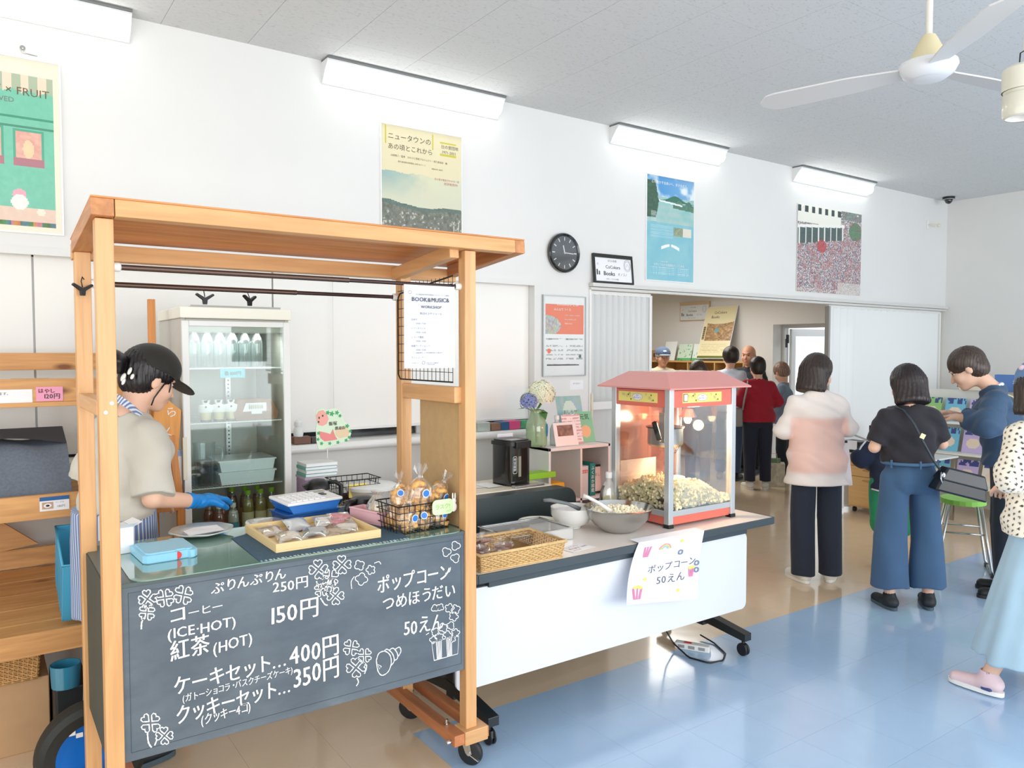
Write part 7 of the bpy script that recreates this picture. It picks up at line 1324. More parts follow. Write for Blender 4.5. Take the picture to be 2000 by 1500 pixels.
# ================================================================ people: bodies grown from smooth distance fields, then meshed (surface nets)
def V3(*a): return np.array(a, np.float32)
class Field:
    FAR = .14
    def __init__(s, lo, hi, h):
        s.lo = np.array(lo, np.float32); s.h = h; s.n = np.ceil((np.array(hi) - s.lo) / h).astype(int) + 1
        s.F = np.full(s.n, s.FAR, np.float32); s.ax = [s.lo[i] + np.arange(s.n[i], dtype=np.float32) * h for i in range(3)]
    def sl(s, lo, hi, m):
        a = np.clip(np.floor((np.minimum(lo, hi) - m - s.lo) / s.h).astype(int), 0, s.n); b = np.clip(np.ceil((np.maximum(lo, hi) + m - s.lo) / s.h).astype(int) + 1, 0, s.n)
        if np.any(b <= a): return None, None
        S_ = tuple(slice(a[i], b[i]) for i in range(3)); return S_, (s.ax[0][S_[0]][:, None, None], s.ax[1][S_[1]][None, :, None], s.ax[2][S_[2]][None, None, :])
    def put(s, S_, d, k, op):
        f = s.F[S_]
        if op == 'add': h = np.clip(.5 + .5 * (f - d) / k, 0, 1); s.F[S_] = f * (1 - h) + d * h - k * h * (1 - h)
        elif op == 'sub': h = np.clip(.5 - .5 * (f + d) / k, 0, 1); s.F[S_] = f * (1 - h) - d * h + k * h * (1 - h)
    def cap(s, a, b, ra, rb, k=.02, wide=1, side=(1, 0, 0), flat=0, op='add'):
        """tapered limb a->b; wide stretches its section along side; flat cuts the b end square"""
        a = V3(*a); b = V3(*b); R = max(ra, rb) * max(1, wide); S_, g = s.sl(a, b, R + s.FAR)
        if S_ is None: return s
        ab = b - a; L = float(ab @ ab) + 1e-9; o = [g[i] - a[i] for i in range(3)]
        tt = (o[0] * ab[0] + o[1] * ab[1] + o[2] * ab[2]) / L; t = np.clip(tt, 0, 1); o = [o[i] - t * ab[i] for i in range(3)]
        q = o[0] ** 2 + o[1] ** 2 + o[2] ** 2
        if wide != 1:
            sd = V3(*side); sd = sd / np.linalg.norm(sd); ps = o[0] * sd[0] + o[1] * sd[1] + o[2] * sd[2]; q = q - ps ** 2 * (1 - 1 / wide ** 2)
        d = np.sqrt(np.maximum(q, 1e-12)) - (ra + (rb - ra) * t)
        if flat: d = np.maximum(d, (tt - 1) * math.sqrt(L))
        if flat == 2: d = np.maximum(d, -tt * math.sqrt(L))
        s.put(S_, d, k, op); return s
    def ell(s, c, r, R=None, k=.02, op='add'):
        c = V3(*c); r = V3(*r); S_, g = s.sl(c, c, float(r.max()) + s.FAR)
        if S_ is None: return s
        o = [g[i] - c[i] for i in range(3)]
        if R is not None: o = [R[0][j] * o[0] + R[1][j] * o[1] + R[2][j] * o[2] for j in range(3)]
        k0 = np.sqrt((o[0] / r[0]) ** 2 + (o[1] / r[1]) ** 2 + (o[2] / r[2]) ** 2); k1 = np.sqrt((o[0] / r[0] ** 2) ** 2 + (o[1] / r[1] ** 2) ** 2 + (o[2] / r[2] ** 2) ** 2) + 1e-6
        s.put(S_, k0 * (k0 - 1) / k1, k, op); return s
    def cut(s, nrm, off, k=.004):
        """keep the side where n.p < off"""
        d = s.ax[0][:, None, None] * nrm[0] + s.ax[1][None, :, None] * nrm[1] + s.ax[2][None, None, :] * nrm[2] - off; s.F = np.maximum(s.F, d.astype(np.float32)); return s
    def grid(s): return s.ax[0][:, None, None], s.ax[1][None, :, None], s.ax[2][None, None, :]
    def mesh(s):
        F = s.F; h = s.h; neg = F < 0; nx, ny, nz = F.shape
        c = neg[:-1, :-1, :-1].astype(np.uint8)
        for i, j, k in ((1, 0, 0), (0, 1, 0), (1, 1, 0), (0, 0, 1), (1, 0, 1), (0, 1, 1), (1, 1, 1)): c = c + neg[i:nx - 1 + i, j:ny - 1 + j, k:nz - 1 + k]
        I, J, K = np.nonzero((c > 0) & (c < 8)); idx = np.full(c.shape, -1, np.int32); idx[I, J, K] = np.arange(len(I))
        P = np.zeros((len(I), 3), np.float32); W_ = np.zeros(len(I), np.float32); C_ = [(a, b, d) for a in (0, 1) for b in (0, 1) for d in (0, 1)]
        for a in C_:
            for ax in range(3):
                if a[ax]: continue
                b = list(a); b[ax] = 1; fa = F[I + a[0], J + a[1], K + a[2]]; fb = F[I + b[0], J + b[1], K + b[2]]; m = (fa < 0) != (fb < 0); t = np.where(m, fa / np.where(m, fa - fb, 1), 0)
                p = np.tile(np.array(a, np.float32), (len(I), 1)); p[:, ax] += t; P += p * m[:, None]; W_ += m
        P = P / W_[:, None] + np.stack([I, J, K], -1); P = s.lo + P * h; Q = []
        for ax in range(3):
            u, v = (ax + 1) % 3, (ax + 2) % 3; sa = [slice(None)] * 3; sb = [slice(None)] * 3; sa[ax] = slice(0, -1); sb[ax] = slice(1, None); A = neg[tuple(sa)]; B = neg[tuple(sb)]; E = list(np.nonzero(A != B)); ok = (E[u] > 0) & (E[v] > 0) & (E[u] < F.shape[u] - 1) & (E[v] < F.shape[v] - 1); E = [e[ok] for e in E]; fl_ = A[tuple(E)]
            def g(du, dv): e = [x.copy() for x in E]; e[u] = e[u] - du; e[v] = e[v] - dv; return idx[e[0], e[1], e[2]]
            q = np.stack([g(1, 1), g(0, 1), g(0, 0), g(1, 0)], -1); q[~fl_] = q[~fl_][:, ::-1]; Q.append(q)
        Q = np.concatenate(Q); return P, Q[(Q >= 0).all(1)]
def fmesh(name, PQ, mt, parent=None, colfn=None, extra=None):
    P, Q = PQ; me = bpy.data.meshes.new(name); me.vertices.add(len(P)); me.vertices.foreach_set('co', P.ravel().astype(np.float32)); me.loops.add(Q.size); me.loops.foreach_set('vertex_index', Q.ravel().astype(np.int32)); me.polygons.add(len(Q)); me.polygons.foreach_set('loop_start', np.arange(len(Q), dtype=np.int32) * 4); me.update(calc_edges=True); me.validate()
    me.polygons.foreach_set('use_smooth', np.ones(len(me.polygons), bool)); me.materials.append(mt)
    if colfn is not None:
        global NRM; NRM = np.empty(len(me.vertices) * 3, np.float32); me.vertices.foreach_get('normal', NRM); NRM = NRM.reshape(-1, 3)
        c = np.clip(np.stack(np.broadcast_arrays(*colfn(P[:, 0], P[:, 1], P[:, 2])), -1) / 255., 0, 1); c = np.where(c > .04045, ((c + .055) / 1.055) ** 2.4, c / 12.92); at_ = me.color_attributes.new('Col', 'FLOAT_COLOR', 'POINT'); cc = np.ones((len(P), 4), np.float32); cc[:, :3] = c; at_.data.foreach_set('color', cc.ravel())
    return link(name, me, parent)
SKIN = mat('skin', (232, 188, 162), .55, sub=.12); SKIN2 = mat('skin_tan', (206, 150, 120), .55, sub=.1)
def hairmat(name, rgb):
    if name in MATS: return MATS[name]
    M = NT(name); c = c8(*rgb); v = M.coord((150, 150, 7)); nz = M.n('ShaderNodeTexNoise', i_Scale=1.0, i_Detail=3.0); M.l(v, nz.inputs['Vector']); M.l(M.ramp(nz.outputs[0], [(.35, tuple(x * .6 for x in c[:3]) + (1,)), (.7, tuple(min(1, x * 1.7) for x in c[:3]) + (1,))]), M.p.inputs['Base Color']); M.p.inputs['Roughness'].default_value = .38; M.bump(nz.outputs[0], .5, .004); MATS[name] = M.m; return M.m
def cloth(name, rgb, rough=.85, weave=.25, noise=.05, vcol=None): return mat(name, rgb, rough, noise=noise, nscale=7, bump=weave, vcol=vcol, sheen=.1)
def rotx(a): c, s_ = math.cos(a), math.sin(a); return np.array([[1, 0, 0], [0, c, -s_], [0, s_, c]])
def roty(a): c, s_ = math.cos(a), math.sin(a); return np.array([[c, 0, s_], [0, 1, 0], [-s_, 0, c]])
def rotz(a): c, s_ = math.cos(a), math.sin(a); return np.array([[c, -s_, 0], [s_, c, 0], [0, 0, 1]])
class Person:
    """local frame: +y is where the body faces, +x its right hand, z up; joints given for 1.6 m and scaled"""
    def __init__(s, label, x, y, face, h=1.6, over=None, lean=0, leanside=0, head=(0, 0, 0), skin=SKIN, build=1.0, headoff=(0, 0, 0), hs=1.11):
        s.s = h / 1.6; s.q = s.s * hs; s.build = build; s.skin = skin
        s.root = thing('person', label, 'person', (x, y, 0), rad(face - 90))
        J = dict(pelvis=(0, 0, .88), waist=(0, .012, 1.02), chest=(0, .0, 1.18), neck=(0, -.012, 1.335), headb=(0, .002, 1.40), head=(0, .018, 1.485))
        for k, sg in (('L', -1), ('R', 1)): J.update({'sh' + k: (sg * .150, -.008, 1.272), 'el' + k: (sg * .205, -.03, 1.05), 'wr' + k: (sg * .215, .03, .83), 'hip' + k: (sg * .085, 0, .86), 'kn' + k: (sg * .092, .012, .465), 'an' + k: (sg * .095, -.015, .078), 'toe' + k: (sg * .11, .115, .03)})
        if over: J.update(over)
        J = {k: np.array(v, float) for k, v in J.items()}
        A = rotx(-rad(lean)) @ roty(rad(leanside)); piv = np.array((0, 0, .92))
        for k in ('waist', 'chest', 'neck', 'headb', 'head', 'shL', 'shR', 'elL', 'elR', 'wrL', 'wrR'):
            if k in ('elL', 'elR', 'wrL', 'wrR') and over and k in over: continue
            w_ = .45 if k == 'waist' else 1; J[k] = (A @ (J[k] - piv)) * w_ + (J[k] - piv) * (1 - w_) + piv
        J['head'] = J['head'] + np.array(headoff); J['headb'] = J['headb'] + np.array(headoff) * .6
        s.J = {k: v * s.s for k, v in J.items()}; s.H = rotz(rad(head[0])) @ rotx(-rad(head[1])) @ roty(rad(head[2]))   # yaw (to the left), pitch down, tilt
    def hp(s, x, y, z): return s.J['head'] + s.H @ (np.array((x, y, z)) * s.q)
    def torso(s, f, e=0, z0=None, full=True, bust=True):
        J, q, b = s.J, s.s, s.build
        f.cap(J['pelvis'], J['waist'], (.098 + e) * q * b, (.086 + e) * q * b, .03, 1.48); f.cap(J['waist'], J['chest'], (.086 + e) * q * b, (.098 + e) * q * b, .03, 1.40)
        f.cap(J['shL'] * .86 + J['shR'] * .14 + (0, 0, -.035 * q), J['shR'] * .86 + J['shL'] * .14 + (0, 0, -.035 * q), (.050 + e * .6) * q, (.050 + e * .6) * q, .035); f.cap(J['chest'], J['neck'] * .8 + J['chest'] * .2, (.086 + e) * q, (.048 + e * .5) * q, .04, 1.2)
        for k in 'LR': f.cap(J['neck'] + (0, 0, -.025 * q), J['sh' + k], (.045 + e * .5) * q, (.040 + e * .5) * q, .04)
        for k in (-1, 1):
            if bust: f.ell(J['chest'] + np.array((k * .055, .065, .01)) * q, np.array((.058 + e, .05 + e, .06 + e)) * q, None, .03)
            f.ell(J['pelvis'] + np.array((k * .062, -.05, -.02)) * q, np.array((.078 + e, .068 + e, .085 + e)) * q * b, None, .04)
    def body(s, h=.0075, hands=('L', 'R'), legs=True, hide=None):
        J, q = s.J, s.s; pts = np.array([v for v in J.values()] + [s.hp(0, 0, .13), s.hp(0, .12, 0), s.hp(0, -.12, 0)]); f = Field(pts.min(0) - .13 * q, pts.max(0) + .13 * q, h)
        s.torso(f, -.012)
        for k in 'LR':
            f.cap(J['sh' + k], J['el' + k], .040 * q, .035 * q, .03); f.cap(J['el' + k], J['wr' + k], .035 * q, .025 * q, .012)
            if legs:
                f.cap(J['hip' + k], J['kn' + k], .078 * q, .05 * q, .04); f.cap(J['kn' + k], J['an' + k], .046 * q, .034 * q, .02); f.ell(J['kn' + k] * .68 + J['an' + k] * .32 + (0, -.018 * q, 0), np.array((.045, .048, .09)) * q, None, .03); f.cap(J['an' + k] + (0, -.01 * q, -.03 * q), J['toe' + k], .032 * q, .026 * q, .02, 1.2)
            if k in hands: s.hand(f, k)
        f.cap(J['neck'], s.hp(0, -.025, -.05), .050 * q, .048 * q, .03); s.headf(f); PQ = f.mesh(); s.bodyo = fmesh('body', PQ, s.skin, s.root)
        return s.bodyo
    def hand(s, f, k, e=0.0, curl=.7, fd=None, pn=None, sp=1.0):
        J, q = s.J, s.s; w_ = J['wr' + k]; d = (w_ - J['el' + k]) if fd is None else np.array(fd, float); d = d / np.linalg.norm(d); n = np.array((0, 0, -1.)) if abs(d[2]) < .8 else np.array((0, 1., 0)) 
        if pn is not None: n = np.array(pn, float)
        n = n - d * (n @ d); n /= np.linalg.norm(n); t = np.cross(d, n) * (1 if k == 'R' else -1)
        f.cap(w_, w_ + d * .045 * q, (.022 + e) * q, (.024 + e) * q, .012, 1.5, t); f.cap(w_ + d * .045 * q, w_ + d * .08 * q, (.016 + e) * q, (.014 + e) * q, .012, 2.3, t)
        for i, (o, L_) in enumerate(((-.030, .062), (-.010, .072), (.010, .068), (.030, .054))):
            a = w_ + d * .082 * q + t * o * q; c1 = curl * .5; b = a + (d * math.cos(c1) + n * math.sin(c1) + t * o * sp) * L_ * .5 * q; c2 = curl * 1.25; c_ = b + (d * math.cos(c2) + n * math.sin(c2)) * L_ * .5 * q
            f.cap(a, b, (.0088 + e) * q, (.008 + e) * q, .003); f.cap(b, c_, (.008 + e) * q, (.0068 + e) * q, .003)
        a = w_ + d * .03 * q - t * .028 * q; b = a + (d * .7 - t * .55 + n * .45) * .045 * q; c_ = b + (d * .85 + n * .5) * .032 * q; f.cap(a, b, (.013 + e) * q, (.0105 + e) * q, .01); f.cap(b, c_, (.0105 + e) * q, (.008 + e) * q, .003)
    def headf(s, f):
        q = s.q; P = s.hp; H = s.H; E = lambda c, r, k=.02, op='add': f.ell(P(*c), np.array(r) * q, H, k, op)
        E((0, -.014, .022), (.073, .089, .088)); E((0, .028, -.040), (.056, .062, .066), .03); E((0, .066, -.088), (.022, .020, .018), .03)
        for k in (-1, 1): E((k * .034, .058, -.028), (.026, .026, .028), .02); E((k * .074, -.008, -.012), (.010, .018, .030), .008); E((k * .03, .086, .006), (.015, .005, .009), .008, 'sub')
        f.cap(P(0, .084, .002), P(0, .102, -.028), .007 * q, .011 * q, .010); f.cap(P(-.03, .078, .026), P(.03, .078, .026), .008 * q, .008 * q, .014); f.cap(P(-.016, .084, -.060), P(.016, .084, -.060), .008 * q, .008 * q, .008); 
    def face(s, lip=(190, 104, 96), brow=(50, 40, 36), smile=0, closed=True, specs=False):
        q = s.q; H4 = Matrix(s.H.tolist()).to_4x4(); T = Matrix.Translation(Vector(s.J['head'])) @ H4 @ Matrix.Scale(q, 4)
        for k in (-1, 1):
            m = MB(); m.ball((k * .029, .0700, .005), (.012, .009, .006), 14, 8, T); m.build('eye', mat('eye_white', (226, 222, 216), .3), s.root); m = MB(); m.ball((k * .029, .0770, .004), (.0055, .003, .005), 12, 6, T); m.build('iris', mat('iris', (36, 24, 18), .2), s.root)
            m = MB(); m.tube([(k * .018, .0780, .009), (k * .029, .0795, .0112), (k * .039, .0735, .008)], .0018, 6, M=T); m.build('eyelid', mat('lash', (50, 38, 34), .6), s.root); m = MB(); m.tube([(k * .014, .0855, .028), (k * .03, .0845, .032), (k * .046, .0745, .028)], [.0015, .0022, .001], 6, M=T); m.build('eyebrow', mat('brow_%d' % brow[0], brow, .8), s.root)
        m = MB(); m.tube([(-.022, .0855, -.058 + smile), (-.010, .0915, -.061), (0, .0930, -.0605), (.010, .0915, -.061), (.022, .0855, -.058 + smile)], [.0015, .0042, .0046, .0042, .0015], 8, M=T); m.build('mouth', mat('lip_%d' % lip[0], lip, .4), s.root)
    def field(s, pts, pad, h): p = np.array(pts); return Field(p.min(0) - pad, p.max(0) + pad, h)
    def hair(s, kind, mt, h=.006, low=-.10, front=.10, cutz=None, name='hair'):
        q = s.q; P = s.hp; f = s.field([P(0, 0, 0)], .22 * q, h); H = s.H; E = lambda c, r, k=.02, op='add': f.ell(P(*c), np.array(r) * q, H, k, op)
        E((0, -.020, .034), (.089, .102, .094))
        if kind == 'bob':
            f.cap(P(-.03, -.03, -.01), P(-.055, -.035, low), .068 * q, .048 * q, .03); f.cap(P(.03, -.03, -.01), P(.055, -.035, low), .068 * q, .048 * q, .03); f.cap(P(0, -.05, 0), P(0, -.07, low), .07 * q, .048 * q, .03, 1.3, H[:, 0])
        elif kind == 'short': E((0, -.045, -.025), (.074, .065, .065), .03)
        elif kind == 'mens': E((0, -.040, -.02), (.075, .060, .055), .03)
        elif kind == 'under': E((0, -.045, -.03), (.072, .058, .055), .03)
        # open the face
        fy = {'bob': .075, 'short': .085, 'mens': .085, 'under': .05}[kind]
        E((0, fy + .035, -.055), (.062, .085, .095), .012, 'sub')
        if kind in ('mens', 'under', 'short'):
            for k in (-1, 1): E((k * .085, .035, -.045), (.035, .05, .05), .01, 'sub')
        X, Y, Z = f.grid(); d = H.T @ np.array((1, 0, 0)); c = s.J['head']; ang = np.arctan2(X - c[0], -(Y - c[1])); f.F = f.F + (.0018 * np.sin(ang * 34 + 1.5 * np.sin(Z * 30)) + .0012 * np.sin(ang * 71 + Z * 12)).astype(np.float32)
        if cutz is not None: n = H[:, 2]; f.cut(-n, -(n @ P(0, 0, cutz)))
        elif kind == 'bob': n = H[:, 2] * .9 + np.array((0, 0, .1)); n /= np.linalg.norm(n); f.cut(-n, -(n @ P(0, 0, low - .025)))
        return fmesh(name, f.mesh(), mt, s.root)
    def folds(s, f, amp=.004, fr=1.0, seed=0, mode='h'):
        X, Y, Z = f.grid(); a = np.arctan2(X, Y + .02)
        if mode == 'h': n = np.sin(Z * 34 * fr + 2.0 * np.sin(X * 13 + seed) + 1.5 * np.sin(Y * 15 + seed * 2)) + .6 * np.sin(Z * 61 * fr + X * 40 + 2 * np.sin(Y * 21 + seed))
        else: n = np.sin(X * 46 * fr + 1.4 * np.sin(Z * 7 + seed)) + .7 * np.sin(Y * 40 * fr + 1.2 * np.sin(Z * 9 + seed * 3))
        f.F = f.F + (amp * n).astype(np.float32)
    def top(s, mt, sleeve=.5, hem=.86, e=.012, hf=1.0, h=.0085, colfn=None, amp=.0035, neck=.052, name='shirt', flare=0, armr=0, cuff=0, seed=0, bust=True, collar=0):
        """sleeve: 0..1 upper arm, 1..2 down the forearm"""
        J, q = s.J, s.s; pts = [J[k] for k in ('pelvis', 'neck', 'shL', 'shR', 'elL', 'elR', 'wrL', 'wrR')]; f = s.field(pts, .20 * q, h); s.torso(f, e, bust=bust)
        if flare: f.cap(J['waist'], np.array((0, 0, hem * q - .02)), (.09 + e) * q, (.10 + flare) * q, .05, 1.42)
        for k in 'LR':
            a, b, c = J['sh' + k], J['el' + k], J['wr' + k]; r0 = (.040 + e * .6 + armr * .45) * q; r1 = (.036 + e * .6 + armr) * q; r2 = (.027 + e * .6 + armr * .6) * q
            if sleeve <= 1: f.cap(a, a + (b - a) * sleeve, r0, r1 + .004 + cuff, .03, flat=1)
            else: f.cap(a, b, r0, r1, .03); f.cap(b, b + (c - b) * (sleeve - 1), r1, r2 + cuff, .02, flat=1)
        s.folds(f, amp, seed=seed)
        if collar: f.cap(J['neck'] + (0, 0, -.01), J['neck'] + (J['headb'] - J['neck']) * collar, (.056) * q, .054 * q, .015, flat=1)
        f.cap(J['neck'] + (J['neck'] - J['chest']) * .05, J['neck'] + (J['headb'] - J['neck']) * 2 + (0, .03, .05), neck * q, (neck + .03) * q, .006, op='sub'); f.cut((0, 0, -1), -hem * q)
        return fmesh(name, f.mesh(), mt, s.root, colfn)
    def pants(s, mt, waist=.95, bottom=.09, r=(.095, .075, .06), e=.012, h=.0085, amp=.003, colfn=None, name='trousers', seed=0, mode='v'):
        J, q = s.J, s.s; f = s.field([J['pelvis'], (-.2, 0, bottom * q), (.2, .0, waist * q), J['hipL'], J['hipR'], J['knL'], J['knR'], J['anL'], J['anR']], .16 * q, h); b_ = s.build
        f.cap(J['pelvis'], J['waist'], (.100 + e) * q * b_, (.088 + e) * q * b_, .03, 1.46)
        for k in 'LR':
            sg = -1 if k == 'L' else 1; f.ell(J['pelvis'] + np.array((sg * .062, -.05, -.02)) * q, np.array((.078 + e, .068 + e, .085 + e)) * q * b_, None, .04)
            a, m_, c = J['hip' + k], J['kn' + k], J['an' + k]; t = (m_[2] - bottom * q) / max(m_[2] - c[2], 1e-3); end = m_ + (c - m_) * t
            f.cap(a, m_, r[0] * q, r[1] * q, .006); f.cap(m_, end, r[1] * q, r[2] * q, .006, flat=1)
        s.folds(f, amp, .8, seed, mode); f.cut((0, 0, 1), waist * q); return fmesh(name, f.mesh(), mt, s.root, colfn)
    def skirt(s, mt, waist=.98, bottom=.2, r=.25, h=.010, amp=.008, wide=1.25, name='skirt', colfn=None):
        J, q = s.J, s.s; f = s.field([(-.2, 0, bottom * q), (.2, 0, waist * q)], .26 * q, h); f.cap((0, 0, waist * q), J['pelvis'], .10 * q, .125 * q, .05, 1.4); f.cap(J['pelvis'], (0, 0, bottom * q), .125 * q, r * q, .05, wide, flat=1)
        X, Y, Z = f.grid(); a = np.arctan2(X, Y); f.F = f.F + (amp * np.clip((waist * q - Z) * 1.6, 0, 1) * (np.sin(a * 9 + 1.3 * np.sin(Z * 5)) + .5 * np.sin(a * 17 + Z * 4))).astype(np.float32); f.cut((0, 0, 1), waist * q); return fmesh(name, f.mesh(), mt, s.root, colfn)
    def shoes(s, upper, sole, h=.006, e=0, name='shoe'):
        q = s.s
        for k in 'LR':
            a, t = s.J['an' + k], s.J['toe' + k]; d = np.array((t[0] - a[0], t[1] - a[1], 0)); d /= np.linalg.norm(d); heel = np.array((a[0], a[1], 0)) - d * .035 * q; toe = np.array((t[0], t[1], 0)) + d * .012 * q; sd = np.array((-d[1], d[0], 0)); z = min(a[2], .09 * q)
            dz = np.array((0, 0, max(0, a[2] / q - .078) * q)); heel = heel + dz
            f = s.field([heel, toe], .12 * q, h); f.cap(heel + (0, 0, .045 * q), toe + (0, 0, .033 * q), .034 * q, .030 * q, .02, 1.22, sd); f.cap(a + (0, 0, -.02 * q), a + (0, 0, .012 * q), .042 * q, .040 * q, .03); f.cap(a + (0, 0, .0), a + (0, 0, .08 * q), .030 * q, .034 * q, .006, op='sub'); f.cut((0, 0, -1), -.018 * q); u = fmesh(name, f.mesh(), upper, s.root)
            m = MB(); P = []; c = (heel + toe) / 2; L_ = np.linalg.norm(toe - heel) / 2 + .036 * q; n = 22
            for i in range(n): an = 2 * PI * i / n; w_ = (.040 + .004 * math.cos(an)) * q; p = c + d * L_ * math.copysign(abs(math.cos(an)) ** .75, math.cos(an)) + sd * w_ * math.copysign(abs(math.sin(an)) ** .75, math.sin(an)); P.append((p[0], p[1]))
            z0 = dz[2] * .5; m.prism(P, z0 + .0015, z0 + .022 * q, 'z', smooth=True); m.build('sole', sole, u, bevel=.004 * q)
# ---- visitors.  The pink shirt (back to us, face turned right)
face_cam = 55
p = Person('woman in a sheer pink and white shirt and navy trousers, looking right', 4.85, 3.18, 58, 1.585, dict(elR=(.235, .02, 1.09), wrR=(.13, .20, 1.02), elL=(-.23, .04, 1.07), wrL=(-.06, .24, 1.05), anL=(-.10, -.02, .078), anR=(.105, -.01, .078), toeL=(-.13, .11, .03), toeR=(.17, .10, .03), hipL=(-.09, 0, .86), hipR=(.09, 0, .86), knL=(-.095, .01, .465), knR=(.10, .01, .465)), 3, head=(-62, 18, 0), headoff=(.035, .035, .0), build=1.08)
p.body(hands=('L', 'R')); p.face(smile=.004)
PINK = cloth('sheer_shirt', (238, 214, 206), .8, .15, vcol='Col')
def pinkcol(x, y, z): k = ss(.80, .815, z) * (1 - ss(1.19, 1.20, z)) * (np.abs(x) < .19); k = k * 1.; k = ss(.76, .80, z) * (1 - ss(1.14, 1.18, z)) * (1 - ss(.19, .22, np.abs(x))); return tuple(a * (1 - k) + b * k for a, b in zip((240 + x * 0, 230 + x * 0, 224 + x * 0), (243 + x * 0, 204 + x * 0, 192 + x * 0)))
p.top(PINK, 1.15, .70, .022, colfn=pinkcol, amp=.005, armr=.012, cuff=.006, flare=.06, seed=1)
p.pants(cloth('navy_trousers', (34, 42, 58)), .86, .05, (.088, .080, .082), .004, seed=2); p.shoes(mat('white_shoe', (232, 230, 222), .6), mat('white_sole', (240, 240, 236), .5))
p.hair('bob', hairmat('hair_dark', (48, 36, 32)), low=-.115)
m = MB(); s_ = p.s; V = [(.17, .02, .98), (.215, .03, .98), (.235, .02, .80), (.25, -.01, .68), (.20, -.02, .68), (.185, .0, .82)]; m.prism([(a, c) for a, b, c in V], -.004, .004, 'y'); m.build('waist_tie', cloth('tie_white', (232, 222, 222)), p.root, loc=(0, -.02, 0))
t = thing('papers', 'white papers held by the woman in the pink shirt', 'paper', (5.08, 3.16, 1.06), rad(-30)); m = MB(); m.prism([(0, 0), (.22, -.02), (.24, -.16), (.02, -.14)], 0, .003, 'z', Matrix.Rotation(rad(22), 4, 'Y')); m.build('sheet', PAPER, t)
# ---- black T-shirt, wide blue trousers, shoulder bag
p = Person('woman in a black T-shirt and wide blue trousers with a black shoulder bag', 4.815, 2.51, 56, 1.52, dict(elR=(.235, .03, 1.09), wrR=(.10, .24, 1.08), elL=(-.225, .02, 1.07), wrL=(-.09, .22, 1.10), anL=(-.125, -.02, .078), anR=(.135, -.02, .078), toeL=(-.14, .11, .03), toeR=(.18, .11, .03), hipL=(-.095, 0, .86), hipR=(.095, 0, .86), knL=(-.12, .0, .465), knR=(.125, .0, .465)), 4, head=(0, 22, 0), build=1.02)
BLKP = p; p.body(); p.face()
p.top(cloth('black_tee', (42, 40, 46), .9, .3), .86, .965, .024, armr=.016, amp=.005, seed=4)
p.pants(cloth('blue_trousers', (62, 94, 128), .85, .25), .99, .145, (.094, .098, .116), .008, amp=.004, seed=3); p.shoes(mat('black_shoe', (30, 36, 42), .6), mat('grey_sole', (70, 88, 96), .6)); p.hair('bob', hairmat('hair_black', (36, 26, 26)), low=-.105)
q = p.s; m = MB(); BT = mat('belt_blue', (74, 106, 138), .8); m.tube([(.17 * q * math.cos(a), .128 * q * math.sin(a), .972 * q) for a in np.linspace(0, 2 * PI, 33)[:-1]], .011, 8, closed=True); m.build('waistband', BT, p.root); m = MB()
for a in (-150, -90, -30): m.cbox((0, 0, 0), (.008, .012, .05), Matrix.Translation((.178 * q * math.cos(rad(a)), .137 * q * math.sin(rad(a)), .972 * q)) @ Matrix.Rotation(rad(a + 90), 4, 'Z'))
m.build('belt_loop', BT, p.root)
R_ = Matrix.Rotation(p.root.rotation_euler.z, 4, 'Z'); T_ = Matrix.Translation(p.root.location) @ R_
t = thing('shoulder_bag', 'black leather shoulder bag slung across the black T-shirt', 'bag', T_ @ Vector((.115, -.19, .80)), p.root.rotation_euler.z + rad(-6)); LB = mat('bag_leather', (22, 26, 30), .35, coat=.15)
Mb = Matrix.Rotation(rad(14), 4, 'Y')
def bagbody(m, z0, z1, w0, w1, d0, d1):
    m.add([(x * w, y * d, z) for z, w, d in ((z0, w0, d0), (z1, w1, d1)) for x, y in ((-1, -1), (1, -1), (1, 1), (-1, 1))], [(3, 2, 1, 0), (4, 5, 6, 7), (0, 1, 5, 4), (1, 2, 6, 5), (2, 3, 7, 6), (3, 0, 4, 7)], M=Matrix.Translation((.09, 0, .02)) @ Mb); return m
bagbody(MB(), -.07, .07, .155, .115, .06, .045).build('body', LB, t, bevel=.012); bagbody(MB(), .0, .082, .142, .112, .064, .046).build('flap', mat('bag_flap', (26, 32, 38), .32, coat=.15), t, bevel=.01)
MB().ball((-.03, -.055, .08), (.012, .006, .018), 10, 8).tube([(-.045, -.055, .10), (-.05, -.065, .06), (-.04, -.068, .03)], .004, 6).build('buckle', CHROME, t)
Li = lambda v: (t.matrix_world.inverted() @ (T_ @ Vector(v)))
bpy.context.view_layer.update(); m = MB(); path_ = [(-.09, .02, 1.345), (-.075, -.06, 1.325), (-.045, -.135, 1.24), (.0, -.160, 1.13), (.06, -.165, 1.02), (.12, -.175, .93), (.17, -.19, .87)]; path_ = [tuple(c * q for c in v) for v in path_]
m.tube([tuple(Li(v)) for v in path_], .0075, 8); m.build('strap', mat('strap_black', (50, 62, 72), .4), t); v = Li(tuple(c * q for c in (-.008, -.166, 1.165))); MB().cbox((0, 0, 0), (.028, .010, .030), Matrix.Translation(v) @ Matrix.Rotation(rad(25), 4, 'Y')).build('strap_buckle', mat('gold_buckle', (214, 196, 150), .25, metal=.8), t)
